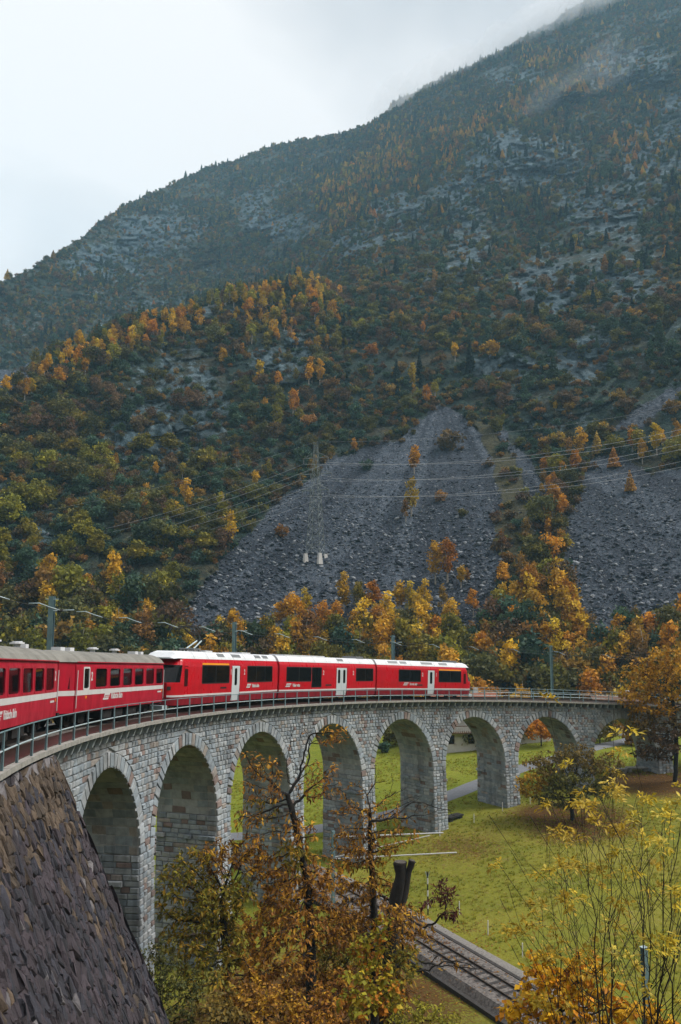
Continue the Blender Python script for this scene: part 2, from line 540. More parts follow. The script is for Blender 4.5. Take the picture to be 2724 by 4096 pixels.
SCREE_GULLY = [(1975, 1680), (2030, 1730), (2110, 1850), (2215, 1950), (2190, 2080), (2150, 2110), (2110, 2000), (2060, 1870)]
SCREE_TOP = [(2440, 1720), (2500, 1650), (2700, 1540), (2760, 1560), (2640, 1650), (2560, 1720)]
SCREE_FAR = [(-300, 1640), (-100, 1500), (120, 1440), (250, 1390), (270, 1410), (150, 1480), (0, 1580)]
SCREE_PALE = [(2600, 420), (2724, 330), (3000, 300), (3000, 620), (2724, 620), (2620, 520)]
GRASS_STRIP = [(1890, 1680), (1975, 1690), (2060, 1870), (2110, 2000), (2150, 2110), (2120, 2180), (2090, 2350), (2010, 2320), (2000, 2150), (1985, 1950), (1940, 1790)]
ROCKS = [(700, 1620, 330, 300), (560, 1750, 200, 180), (1860, 960, 130, 160), (1830, 760, 120, 90), (2200, 1120, 170, 200), (2080, 620, 330, 150), (2350, 1430, 130, 90),
         (2600, 650, 160, 260), (620, 930, 260, 120), (430, 1050, 200, 90), (2420, 850, 260, 120), (2500, 1050, 250, 180), (1080, 880, 180, 110), (120, 2130, 130, 60),
         (820, 1250, 260, 60), (2050, 300, 160, 70), (2500, 250, 200, 160), (1150, 1450, 170, 160), (1620, 880, 140, 120), (2000, 1450, 150, 60), (1450, 1000, 170, 100), (2700, 470, 150, 170)]

def lower_dist(t):
    return np.where(t < 0.2, 119.9 / (0.65 - np.minimum(t, 0.5)), 199.5 / (0.95 - np.minimum(t, 0.85)))
def base_dist(x, y, t):
    d1 = lower_dist(t)
    dr = np.where(t < 0.2, 199.5 / (0.95 - np.minimum(t, 0.85)), 330.0 / (1.10 - np.minimum(t, 1.02)))
    db = np.maximum(341.0 / (0.90 - np.minimum(t, 0.8)), d1 + 120)
    up = db + (dr - db) * sstep(500, 2100, x)
    wl_ = 1 - sstep(1150, 1520, x)
    yc = np.interp(x, CREST[:, 0], CREST[:, 1])
    k1 = sstep(0, 26, yc - y)
    k2 = sstep(0.34, 0.58, t)
    return d1 + (up - d1) * (k2 + (k1 - k2) * wl_)

sx = np.arange(-700, 3430, 6.0)
sy = np.arange(2990, -560, -4.6)
SX, SY = np.meshgrid(sx, sy)
yr = np.interp(sx, RIDGE[:, 0], RIDGE[:, 1]) + 14 * fbm(np.stack([sx * 0.012, sx * 0, sx * 0], -1), 4)
YE = np.maximum(SY, yr[None, :])
dd = ray(SX, YE)
hy = np.hypot(dd[..., 0], dd[..., 1])
T = dd[..., 2] / hy
DB = base_dist(SX, YE, T)
PB = CAM + dd * (DB / hy)[..., None]
# zone masks
scree = np.zeros(SX.shape)
wob = np.stack([SX * 0.012, SY * 0.012, SX * 0], -1)
wx = SX + 50 * fbm(wob, 5, 0.65); wy = SY + 50 * fbm(wob + 31, 5, 0.65)
for poly in (SCREE_MAIN, SCREE_RIGHT, SCREE_GULLY, SCREE_TOP, SCREE_FAR):
    scree = np.maximum(scree, in_poly(wx, wy, poly))
grass = in_poly(wx, wy, GRASS_STRIP).astype(float) * (1 - in_poly(wx, wy, SCREE_GULLY))
scree = scree * (1 - grass)
rockm = np.zeros(SX.shape)
for (rx, ry, ra, rb) in ROCKS:
    q = np.hypot((wx - rx) / ra, (wy - ry) / rb)
    rockm = np.maximum(rockm, 1 - sstep(0.4, 1.15, q))
bign = fbm(PB * 0.012, 4)
rn = ridged(PB * np.array([0.02, 0.02, 0.014]), 4)
rockm = np.clip(rockm * (0.80 + 0.6 * fbm(PB * 0.035 + 40, 4)) + 0.50 * sstep(0.02, 0.5, bign + 0.35 * rn) * sstep(2450, 2150, YE), 0, 1) * (1 - np.clip(scree + grass, 0, 1))
soft = np.clip(scree + grass, 0, 1)
amp = sstep(2900, 2300, YE) * (1 - 0.9 * soft)
lowamp = sstep(2900, 2300, YE)
spur = PB @ np.array([0.8, -0.6, 0.0])
farf = sstep(300, 650, DB)
disp = lowamp * (1 - 0.65 * soft) * 15 * fbm(PB * np.array([0.011, 0.011, 0.006]), 3)
disp += farf * 42 * ridged(PB * np.array([0.0050, 0.0050, 0.0022]) + 3.3, 3)
disp += amp * 6.0 * ridged(PB * np.array([0.03, 0.03, 0.016]) + 5, 4)
def facets(P, seed):
    """piecewise tilted blocks: each point takes the plane of its nearest cell"""
    i = np.floor(P).astype(np.int64)
    best = np.full(P.shape[:-1], 1e9); val = np.zeros(P.shape[:-1])
    for a in (-1, 0, 1):
        for b_ in (-1, 0, 1):
            for c in (-1, 0, 1):
                x, y, z = i[..., 0] + a, i[..., 1] + b_, i[..., 2] + c
                f = np.stack([x + _h(x + seed, y, z), y + _h(x, y + seed, z), z + _h(x, y, z + seed)], -1)
                d = P - f
                q = (d ** 2).sum(-1)
                v = (_h(x + 2 * seed, y, z) - 0.5) * 1.3 + d[..., 0] * (_h(x, y + 3 * seed, z) - 0.5) * 1.6 + d[..., 1] * (_h(x, y, z + 5 * seed) - 0.5) * 1.6 + d[..., 2] * (0.15 - _h(x + 7 * seed, y, z)) * 1.8
                m_ = q < best
                best = np.where(m_, q, best); val = np.where(m_, v, val)
    return val
wp = PB + 6 * np.stack([fbm(PB * 0.05 + k * 13, 2) for k in range(3)], -1)
disp += amp * (0.25 + 0.75 * rockm) * 5.2 * facets(wp * np.array([0.06, 0.06, 0.035]), 11)
disp += amp * (0.15 + 0.85 * rockm) * 2.8 * facets(wp * np.array([0.15, 0.15, 0.08]), 23)
crk = PB * np.array([0.16, 0.16, 0.10])
disp += amp * (0.25 + 0.75 * rockm) * 2.2 * ridged(crk, 3, 0.6)
disp += soft * 0.5 * fbm(PB * 0.25, 3)
DD = DB + disp * (0.55 + DB / 1000.0)
over = np.maximum(0, yr[None, :] - SY)                     # behind the ridge the ground falls away
PM = CAM + dd * (DD / hy)[..., None]
PM[..., :2] += (dd[..., :2] / hy[..., None]) * (over * 0.9)[..., None]
PM[..., 2] -= over * 0.55
PM[0, :, 2] = -26
# extra skirt far behind
ny, nx = SX.shape
idx = np.arange(ny * nx).reshape(ny, nx)
F = np.stack([idx[:-1, :-1], idx[:-1, 1:], idx[1:, 1:], idx[1:, :-1]], -1).reshape(-1, 4)

mt, n, l, b = new_mat('mountain_slope')
at = vcol(n)
sep = n.new('ShaderNodeSeparateColor'); l.new(at, sep.inputs[0])
za = noise_node(n, l, 0.06, 8, 0.62)
zb = noise_node(n, l, 0.30, 10, 0.72, stretch=(1, 1, 0.6))
zc = noise_node(n, l, 1.2, 6, 0.7)
vo = n.new('ShaderNodeTexVoronoi'); vo.inputs['Scale'].default_value = 0.22
tcn = n.new('ShaderNodeTexCoord'); l.new(tcn.outputs['Object'], vo.inputs['Vector'])
under = ramp(n, l, za.outputs['Fac'], [(0.32, (0.012, 0.032, 0.032)), (0.48, (0.026, 0.050, 0.040)), (0.60, (0.054, 0.048, 0.028)), (0.72, (0.030, 0.054, 0.038))])
zd = noise_node(n, l, 0.45, 6, 0.75)
undm0 = ramp(n, l, zc.outputs['Fac'], [(0.32, (0.3, 0.3, 0.3)), (0.68, (1.6, 1.6, 1.6))])
undm1 = ramp(n, l, zd.outputs['Fac'], [(0.36, (0.35, 0.42, 0.42)), (0.52, (1.0, 1.0, 1.0)), (0.66, (1.9, 1.6, 1.2))])
undm = type('R', (), {})()
undm.outputs = {'Color': mixc(n, l, 1.0, undm0.outputs['Color'], undm1.outputs['Color'], 'MULTIPLY')}
u1 = mixc(n, l, 1.0, under.outputs['Color'], undm.outputs['Color'], 'MULTIPLY')
rock = ramp(n, l, zb.outputs['Fac'], [(0.36, (0.010, 0.026, 0.036)), (0.47, (0.046, 0.080, 0.098)), (0.58, (0.090, 0.132, 0.150)), (0.74, (0.19, 0.225, 0.24))])
vbw = n.new('ShaderNodeRGBToBW'); l.new(vo.outputs['Color'], vbw.inputs[0])
vmu = ramp(n, l, vbw.outputs[0], [(0.2, (0.6, 0.6, 0.6)), (0.8, (1.35, 1.35, 1.35))])
rv = mixc(n, l, 1.0, rock.outputs['Color'], vmu.outputs['Color'], 'MULTIPLY')
rm_add = n.new('ShaderNodeMath'); rm_add.operation = 'ADD'
zsub = n.new('ShaderNodeMath'); zsub.operation = 'MULTIPLY_ADD'; zsub.inputs[1].default_value = 3.2; zsub.inputs[2].default_value = -1.88
l.new(zb.outputs['Fac'], zsub.inputs[0]); l.new(zsub.outputs[0], rm_add.inputs[0]); l.new(sep.outputs[0], rm_add.inputs[1])
rmk = ramp(n, l, rm_add.outputs[0], [(0.30, (0, 0, 0)), (0.50, (1, 1, 1))])
c1 = mixc(n, l, rmk.outputs['Color'], u1, rv)
zs = noise_node(n, l, 0.9, 8, 0.8)
scr = ramp(n, l, zs.outputs['Fac'], [(0.34, (0.012, 0.019, 0.030)), (0.5, (0.040, 0.052, 0.074)), (0.66, (0.12, 0.138, 0.168))])
sta = n.new('ShaderNodeAttribute'); sta.attribute_name = 'streak'
scs = ramp(n, l, sta.outputs['Fac'], [(0.2, (0.62, 0.62, 0.66)), (0.5, (1, 1, 1)), (0.8, (1.7, 1.65, 1.55))])
scr2 = mixc(n, l, 1.0, scr.outputs['Color'], scs.outputs['Color'], 'MULTIPLY')
c2 = mixc(n, l, sep.outputs[1], c1, scr2)
grs = ramp(n, l, zs.outputs['Fac'], [(0.34, (0.022, 0.026, 0.016)), (0.5, (0.060, 0.056, 0.026)), (0.66, (0.12, 0.10, 0.045))])
c3 = mixc(n, l, sep.outputs[2], c2, grs.outputs['Color'])
l.new(c3, b.inputs['Base Color'])
b.inputs['Roughness'].default_value = 0.85
b.inputs['Specular IOR Level'].default_value = 0.25
bump(n, l, zb.outputs['Fac'], 1.0, 2.5, b)
M['mountain'] = mt
me = np_mesh('mountain', PM.reshape(-1, 3), F, M['mountain'], np.stack([rockm, scree, grass], -1).reshape(-1, 3), False)
apexd = (SX - 1770) / np.maximum(120, SY - 1500)
stk_ = 0.5 + 0.9 * fbm(np.stack([apexd * 9, SY * 0.0016, SX * 0 + 5], -1), 4) + 0.15 * sstep(2000, 1700, SY)
a_ = me.attributes.new('streak', 'FLOAT', 'POINT'); a_.data.foreach_set('value', np.clip(stk_, 0, 1).astype(np.float32).ravel())
tag(obj('mountain', me), 'steep rocky mountainside with scree fans and autumn woods', None, None, 'structure')

ob = np.radians(np.linspace(36, 324, 97)) + HEAD  # opposite valley side, out of view, added to block low sky light from behind
od = np.array([60, 95, 120, 150, 185, 230, 290, 360, 440, 530, 620, 660])
OB, OD = np.meshgrid(ob, od)
OX = CAM[0] + np.sin(OB) * OD; OY = CAM[1] + np.cos(OB) * OD
OZ = np.where(OD < 121, -30 + 9 * sstep(95, 120, OD), -21 + 0.48 * (OD - 120) * (1 - 0.0 * OD))
OZ = OZ + sstep(130, 260, OD) * 26 * fbm(np.stack([OX * .008, OY * .008, OX * 0], -1), 4) 
OZ[-1] = 120
onx = len(ob); oidx = np.arange(OX.size).reshape(OX.shape)
OF = np.stack([oidx[:-1, :-1], oidx[:-1, 1:], oidx[1:, 1:], oidx[1:, :-1]], -1).reshape(-1, 4)
ome = np_mesh('unseen_opposite_slope', np.stack([OX, OY, OZ], -1).reshape(-1, 3), OF, M['mountain'], np.zeros((OX.size, 3)), True)
tag(obj('unseen_opposite_slope', ome), 'unseen opposite valley side behind the viewpoint, added to block low light', None, None, 'structure')

def mpt(px, py):
    """point of the mountain surface at an image pixel"""
    j = np.clip((np.asarray(px) - sx[0]) / 6.0, 0, nx - 1.001); i = np.clip((sy[0] - np.asarray(py)) / 4.6, 0, ny - 1.001)
    i0 = np.floor(i).astype(int); j0 = np.floor(j).astype(int)
    return PM[i0, j0] * 1.0

# ---- strips on the ground: road, gravel path
def smooth_line(pts, n=60):
    pts = np.asarray(pts, float)
    t = np.linspace(0, len(pts) - 1, n); out = []
    for u in t:
        i = min(int(u), len(pts) - 2); f = u - i
        p0 = pts[max(i - 1, 0)]; p1 = pts[i]; p2 = pts[i + 1]; p3 = pts[min(i + 2, len(pts) - 1)]
        out.append(0.5 * (2 * p1 + (p2 - p0) * f + (2 * p0 - 5 * p1 + 4 * p2 - p3) * f * f + (3 * p1 - p0 - 3 * p2 + p3) * f ** 3))
    return np.array(out)

def offset_line(L, d):
    t = np.gradient(L, axis=0); t /= np.linalg.norm(t, axis=1)[:, None]
    return L + np.stack([t[:, 1], -t[:, 0]], -1) * d       # d > 0: to the right of travel

def strip(name, L, w, h, mat, label):
    a = offset_line(L, -w / 2); c = offset_line(L, w / 2); V = []; F = []
    for i in range(len(L)):
        row = []
        for q in np.linspace(0, 1, 5):
            p = a[i] * (1 - q) + c[i] * q
            row.append((p[0], p[1], float(zg(*p)) + h * (1 if 0 < q < 1 else 0.2)))
        V += row
    for i in range(len(L) - 1):
        for q in range(4):
            F.append((i * 5 + q, i * 5 + q + 1, (i + 1) * 5 + q + 1, (i + 1) * 5 + q))
    me = np_mesh(name, V, F, mat, None, True)
    return tag(obj(name, me), label, None, None, 'structure')

ROAD = smooth_line([(-80, 92), (-60, 82), (-40, 75.5), (-30, 73), (-19, 73.2), (-10, 75.5), (-4.5, 77.5), (3, 79.5), (10, 80.7), (24, 84), (34, 87.5), (50, 96), (80, 118)], 90)
strip('road', ROAD, 2.9, 0.10, M['asphalt'], 'narrow grey lane crossing the meadow behind the viaduct')

# ================================================================== THE VIADUCT
RI, RING = 4.85, 0.70               # arch radius, ring depth
SP0, PITCHS = 0.5275 * 70, 0.169 * 70
NARCH = 9
CENT = [SP0 + PITCHS * k for k in range(NARCH)]
WCROWN = -2.16
WSP = WCROWN - RI
S_BEG, S_END = 26.9, CENT[-1] + 5.6
R_IN, R_OUT = 67.92, 72.1
W_TOP = -0.98
def rface(w):
    return R_IN - 0.028 * max(0.0, -w - 3.0)
def half_open(w):
    if w >= WSP + RI: return 0.0
    if w >= WSP: return math.sqrt(max(0, RI * RI - (w - WSP) ** 2))
    return RI - 0.012 * (WSP - w)
def half_ring(w):
    ro = RI + RING
    if w >= WSP + ro: return 0.0
    if w >= WSP: return math.sqrt(max(0, ro * ro - (w - WSP) ** 2))
    return half_open(w)
def wbot(s): return -22.0 - GR * s

viaduct = thing('viaduct', 'curved grey stone railway viaduct with nine round arches across the meadow', 'viaduct', arc(80, 70, -18))
VINV = Vector(viaduct.location)
def vbuild(mb, name, mats, parent, smooth=False):
    """mesh given in world coordinates, parented under a thing"""
    top = parent
    while top.parent: top = top.parent
    loc = np.array(top.location)
    mb.v = [tuple(np.asarray(p) - loc) for p in mb.v]
    return mb.build(name, mats, parent, smooth)

# core with arch openings (mortar behind the stones)
core = MB()
ss = [S_BEG]
for c in CENT:
    q = [c - RI + 0.0] + list(c + RI * np.sin(np.linspace(-math.pi / 2, math.pi / 2, 25))) + [c + RI]
    ss += q
ss.append(S_END)
JD = 0.035
def in_arch(s0, s1):
    mid = (s0 + s1) / 2
    for c in CENT:
        if abs(mid - c) < RI: return c
    return None
for s0, s1 in zip(ss[:-1], ss[1:]):
    if s1 - s0 < 1e-6: continue
    c = in_arch(s0, s1)
    nseg = 1 if c is not None else 3
    for q in range(nseg):
        a0 = s0 + (s1 - s0) * q / nseg; a1 = s0 + (s1 - s0) * (q + 1) / nseg
        if c is not None:
            lo0 = WSP + math.sqrt(max(0, RI ** 2 - (a0 - c) ** 2)); lo1 = WSP + math.sqrt(max(0, RI ** 2 - (a1 - c) ** 2))
        else:
            lo0, lo1 = wbot(a0), wbot(a1)
        lo0 += JD if c is not None else 0; lo1 += JD if c is not None else 0
        for (rf, flip) in ((None, 0), (R_OUT, 1)):
            r_of = (lambda w: rface(w) + JD) if rf is None else (lambda w: R_OUT)
            ws0 = [lo0, min(W_TOP, max(lo0, -3.0)), W_TOP]; ws1 = [lo1, min(W_TOP, max(lo1, -3.0)), W_TOP]
            for j in range(2):
                V = [arc(a0, r_of(ws0[j]), ws0[j]), arc(a1, r_of(ws1[j]), ws1[j]), arc(a1, r_of(ws1[j + 1]), ws1[j + 1]), arc(a0, r_of(ws0[j + 1]), ws0[j + 1])]
                core.add(V, [(0, 1, 2, 3)[::-1] if flip == 0 else (0, 1, 2, 3)])
        if c is not None:
            core.add([arc(a0, rface(lo0) + JD, lo0), arc(a1, rface(lo1) + JD, lo1), arc(a1, R_OUT, lo1), arc(a0, R_OUT, lo0)], [(0, 1, 2, 3)])
        core.add([arc(a0, R_IN + JD, W_TOP), arc(a1, R_IN + JD, W_TOP), arc(a1, R_OUT, W_TOP), arc(a0, R_OUT, W_TOP)], [(3, 2, 1, 0)])
for c in CENT:
    for sgn in (-1, 1):
        e = c + sgn * (RI + JD)
        wb_ = wbot(e)
        V = [arc(e, rface(wb_) + JD, wb_), arc(e, R_OUT, wb_), arc(e, R_OUT, WSP), arc(e, rface(WSP) + JD, WSP)]
        core.add(V, [(0, 1, 2, 3)])
vbuild(core, 'masonry_core', M['mortar'], viaduct)

def stone_color(rg, warm=0.07):
    u = rg.random()
    v = 0.86 + 0.28 * rg.random()
    if u < warm: c = np.array([0.215, 0.155, 0.135])
    elif u < warm + 0.07: c = np.array([0.32, 0.275, 0.24])
    elif u < 0.50: c = np.array([0.255, 0.285, 0.305])
    elif u < 0.85: c = np.array([0.315, 0.330, 0.335])
    else: c = np.array([0.36, 0.365, 0.365])
    return tuple(c * v * np.array([1.03, 1.07, 1.11]))

stones = []     # (depth, name, verts, faces, colour)
rs = np.random.default_rng(11)
FQ = [(4, 5, 9, 8), (5, 6, 10, 9), (6, 7, 11, 10), (7, 4, 8, 11), (8, 9, 10, 11), (0, 1, 5, 4), (1, 2, 6, 5), (2, 3, 7, 6), (3, 0, 4, 7)]
def add_stone(q, fmap, name='stone', bulge=(0.03, 0.085), gap=0.019, depth=0.16, col=None, proud=0.0):
    """q: four (u,v) corners; fmap(u,v,d) gives the point d in front of the face"""
    q = np.array(q, float); c = q.mean(0)
    du = max(1e-3, (q[:, 0].max() - q[:, 0].min())); dv = max(1e-3, (q[:, 1].max() - q[:, 1].min()))
    if du < 0.05 or dv < 0.05: return
    qi = c + (q - c) * np.array([max(0.3, 1 - 2 * gap / du), max(0.3, 1 - 2 * gap / dv)])
    qi = qi + (rs.random((4, 2)) - 0.5) * 0.018
    fr = c + (qi - c) * (0.72 + 0.1 * rs.random((4, 1)))
    bl = bulge[0] + (bulge[1] - bulge[0]) * rs.random() 
    V = [fmap(u, v, -depth) for u, v in qi] + [fmap(u, v, proud + 0.012 * rs.random()) for u, v in qi] + \
        [fmap(u, v, proud + bl * (0.55 + 0.9 * rs.random())) for u, v in fr]
    stones.append([name, V, col or stone_color(rs)])

def fmap_front(u, v, d): return arc(u, rface(v) - d, v)
# spandrel and pier fronts, row by row
rows = [W_TOP]
while rows[-1] > -19.0:
    rows.append(rows[-1] - (0.25 + 0.11 * rs.random()))
for w1, w0 in zip(rows[:-1], rows[1:]):
    h0 = half_ring(w0); h1 = half_ring(w1)
    if h0 <= 0.05:
        ivs = [(S_BEG, S_BEG, S_END, S_END)]
    else:
        ivs = []
        edges = [(S_BEG, S_BEG)]
        for c in CENT:
            edges += [(c - h0, c - h1), (c + h0, c + h1)]
        edges.append((S_END, S_END))
        for k in range(0, len(edges), 2):
            ivs.append((edges[k][0], edges[k][1], edges[k + 1][0], edges[k + 1][1]))
    for (l0, l1, r0, r1) in ivs:
        if r0 - l0 < 0.06 and r1 - l1 < 0.06: continue
        mid = (l0 + r0) / 2
        if w0 < wbot(mid) + 0.3: continue
        lin, rin = max(l0, l1), min(r0, r1)
        Ltot = (r0 + r1 - l0 - l1) / 2
        nb = max(1, int(round(Ltot / 0.52)))
        if rin - lin < 0.3: nb = 1
        cuts = []
        if nb > 1:
            base = np.linspace(lin, rin, nb + 1)[1:-1] if rin - lin > 0.4 else []
            cuts = [x + (rs.random() - 0.5) * 0.30 * (rin - lin) / nb for x in base]
        bnd0 = [l0] + list(cuts) + [r0]; bnd1 = [l1] + list(cuts) + [r1]
        for k in range(len(bnd0) - 1):
            add_stone([(bnd0[k], w0), (bnd0[k + 1], w0), (bnd1[k + 1], w1), (bnd1[k], w1)], fmap_front)
# arch rings, vaults and pier sides
for c in CENT:
    nv = 31
    th = np.linspace(0, math.pi, nv + 1)
    th[1:-1] += (rs.random(nv - 1) - 0.5) * 0.02
    for i in range(nv):
        o0 = RI + RING * (0.94 + 0.12 * rs.random())
        def fr_ring(u, v, d, c=c): 
            w = WSP + v * math.sin(u)
            return arc(c + v * math.cos(u), rface(w) - d, w)
        col = tuple(np.array(stone_color(rs, 0.10)) * 1.08)
        add_stone([(th[i], RI), (th[i + 1], RI), (th[i + 1], o0), (th[i], o0)], fr_ring, 'voussoir', (0.01, 0.035), 0.011, 0.2, col, 0.05)
        def soff(u, v, d, c=c):
            rr = RI - d
            return arc(c + rr * math.cos(u), v, WSP + rr * math.sin(u))
        v = R_IN + 0.20 + 0.4 * rs.random()
        add_stone([(th[i], R_IN + 0.02), (th[i + 1], R_IN + 0.02), (th[i + 1], v), (th[i], v)], soff, 'vault_stone', (0.005, 0.02), 0.006, 0.06)
        while v < R_OUT - 0.3:
            v2 = min(R_OUT, v + 0.5 + 0.5 * rs.random())
            add_stone([(th[i], v), (th[i + 1], v), (th[i + 1], v2), (th[i], v2)], soff, 'vault_stone', (0.005, 0.02), 0.006, 0.06)
            v = v2
    for sgn in (1, -1):
        for w1, w0 in zip(rows[:-1], rows[1:]):
            if w1 > WSP: continue
            e = c + sgn * RI
            if w0 < wbot(e) + 0.3: continue
            if sgn == -1 and c == CENT[0] and False: continue
            def side(u, v, d, c=c, sgn=sgn): return arc(c + sgn * (RI - 0.012 * max(0, WSP - v)) - sgn * d, u, v)
            u = rface(w0) + 0.02
            first = True
            corbel = abs((w0 - WSP) + 1.6) < 0.18
            while u < R_OUT - 0.25:
                u2 = min(R_OUT, u + (0.35 if first else 0.45) + 0.5 * rs.random())
                add_stone([(u, w0), (u2, w0), (u2, w1), (u, w1)], side, 'stone', (0.02, 0.06), 0.014, 0.12, None, 0.20 if (corbel and rs.random() < 0.6) else 0.0)
                u = u2; first = False
# nearest visible ones are parts of their own, the rest one mass
cen = np.array([np.mean(st[1], 0) for st in stones])
px, py, pz = project(cen)
ext = np.array([np.ptp(np.array(st[1])[:, :3], 0).max() for st in stones])
nrm = np.array([np.cross(np.array(st[1][5]) - st[1][4], np.array(st[1][7]) - st[1][4]) for st in stones])
facing = np.abs(np.einsum('ij,ij->i', nrm, cen - CAM)) / (pz + 1e-6) * (FPX / pz) ** 2
vis = (px > 130) & (px < 2724) & (py < 3900) & (py > 2700) & ~((px < 200 + (py - 3047) * 0.43) & (py > 3040))
kindpen = np.array([0.0 if st[0] == 'vault_stone' else 1.0 for st in stones])
order = np.argsort(-(facing * vis * kindpen))
own = set(order[:290].tolist())
rest = MB()
vloc = np.array(viaduct.location)
for i, (nm, V, col) in enumerate(stones):
    if i in own:
        mbs = MB().add([np.asarray(p) - vloc for p in V], FQ, col)
        mbs.build('stone' if nm == 'vault_stone' else nm, M['stone'], viaduct)
    else:
        rest.add(V, FQ, col)
o = vbuild(rest, 'masonry', M['stone'], viaduct)
o['kind'] = 'stuff'

# deck: rim slabs, brackets, walkway, parapet on the outer side
RIM = 67.30
s = 8.0
k = 0
while s < 150:
    s1 = s + 1.42
    mbs = MB()
    j = 0.012
    dz = 0.012 * (rs.random() - 0.5)
    mbs.hexa([arc(s + j, RIM, -0.52 + dz), arc(s1 - j, RIM, -0.52 + dz), arc(s1 - j, 68.8, -0.52), arc(s + j, 68.8, -0.52),
              arc(s + j, RIM, -0.36 + dz), arc(s1 - j, RIM, -0.36 + dz), arc(s1 - j, 68.8, -0.36), arc(s + j, 68.8, -0.36)],
             tuple(np.array([1, 1, 1]) * (0.8 + 0.4 * rs.random())))
    vbuild(mbs, 'rim_slab', M['concrete'], viaduct)
    s = s1
s = 27.3
while s < 137:
    mbs = MB()
    mbs.hexa([arc(s, RIM + 0.28, -0.93), arc(s + 0.15, RIM + 0.28, -0.93), arc(s + 0.15, R_IN + 0.3, -0.975), arc(s, R_IN + 0.3, -0.975),
              arc(s, RIM + 0.12, -0.525), arc(s + 0.15, RIM + 0.12, -0.525), arc(s + 0.15, R_IN + 0.3, -0.525), arc(s, R_IN + 0.3, -0.525)])
    vbuild(mbs, 'bracket', M['bracket'], viaduct)
    s += 1.02
band = MB()
for s in np.arange(8.0, 150, 1.5):
    band.hexa([arc(s, 68.55, -0.99), arc(s + 1.5, 68.55, -0.99), arc(s + 1.5, R_OUT, -0.99), arc(s, R_OUT, -0.99),
               arc(s, 68.55, -0.47), arc(s + 1.5, 68.55, -0.47), arc(s + 1.5, R_OUT + 0.4, -0.47), arc(s, R_OUT + 0.4, -0.47)])
vbuild(band, 'deck_slab', M['concrete'], viaduct)
wk = MB()
for s in np.arange(8.0, 150, 1.5):
    wk.hexa([arc(s, RIM + 0.25, -0.40), arc(s + 1.5, RIM + 0.25, -0.40), arc(s + 1.5, 68.75, -0.40), arc(s, 68.75, -0.40),
             arc(s, RIM + 0.25, -0.335), arc(s + 1.5, RIM + 0.25, -0.335), arc(s + 1.5, 68.75, -0.335), arc(s, 68.75, -0.335)])
vbuild(wk, 'walkway', M['walkway'], viaduct)

# embankment ends
emb = MB()
for (sa, sb) in ((-12, S_BEG), (S_END, 165)):
    for s in np.arange(sa, sb, 1.5):
        e = min(s + 1.5, sb)
        emb.hexa([arc(s, 68.3, -22 - GR * s), arc(e, 68.3, -22 - GR * e), arc(e, 74.5, -22 - GR * e), arc(s, 74.5, -22 - GR * s),
                  arc(s, 68.3, -1.02), arc(e, 68.3, -1.02), arc(e, 73.4, -0.5), arc(s, 73.4, -0.5)])
vbuild(emb, 'embankment', M['rubble_back'], viaduct)

# ---- rubble retaining wall in front of the embankment: sloping face of rough stones
wallr = thing('retaining_wall', 'sloping dark rubble stone retaining wall below the near railing', 'wall', arc(20, 62, -12))
SW0, SW1, BAT = 0.0, 26.9, 0.466
def wtop(s): return -0.60
def fmap_wall(u, v, d):            # u along the track, v measured down the slope from the top
    w = wtop(u) - v * math.cos(math.atan(BAT)); 
    r = 67.42 - v * math.sin(math.atan(BAT))
    return arc(u, r - d * 0.9, w + d * 0.4)
VMAX = 15.0
bk = MB()
for u in np.arange(SW0, SW1 - 0.45, (SW1 - 0.4) / 20):
    u2 = u + (SW1 - 0.4) / 20
    for v in np.arange(0, VMAX, 3):
        bk.add([fmap_wall(u, v, -0.12), fmap_wall(u2, v, -0.12), fmap_wall(u2, v + 3, -0.12), fmap_wall(u, v + 3, -0.12)], [(3, 2, 1, 0)])
for v in np.arange(0, VMAX, 1.0):
    a = fmap_wall(SW1 - 0.40, v, -0.1); b_ = fmap_wall(SW1 - 0.40, v + 1, -0.1)
    bk.add([a, b_, arc(SW1 - 0.40, 69.5, -0.6 - (v + 1) * 0.9), arc(SW1 - 0.40, 69.5, -0.6 - v * 0.9)], [(0, 1, 2, 3)])
vbuild(bk, 'wall_core', M['rubble_back'], wallr)
# stone cells: clipped Voronoi polygons, stretched along a slant
def clip(poly, nx_, ny_, c):
    out = []
    for i in range(len(poly)):
        p = poly[i]; q = poly[(i + 1) % len(poly)]
        dp = p[0] * nx_ + p[1] * ny_ - c; dq = q[0] * nx_ + q[1] * ny_ - c
        if dp <= 0: out.append(p)
        if dp * dq < 0:
            t = dp / (dp - dq); out.append((p[0] + (q[0] - p[0]) * t, p[1] + (q[1] - p[1]) * t))
    return out
rw = np.random.default_rng(5)
pts = []
cell_u, cell_v = 0.23, 0.32
i = 0
for v in np.arange(0.15, VMAX, cell_v):
    for u in np.arange(10.0 + (i % 2) * cell_u / 2, SW1 + 0.15, cell_u):
        pts.append((u + (rw.random() - .5) * 0.20, v + (rw.random() - .5) * 0.28))
    i += 1
pts = np.array(pts)
keep = rw.random(len(pts)) > 0.33
pts = pts[keep]
SL = np.array([[1.0, 0.42], [-0.12, 0.66]])       # metric: slanted, taller than wide
pm = pts @ SL.T
cells = []
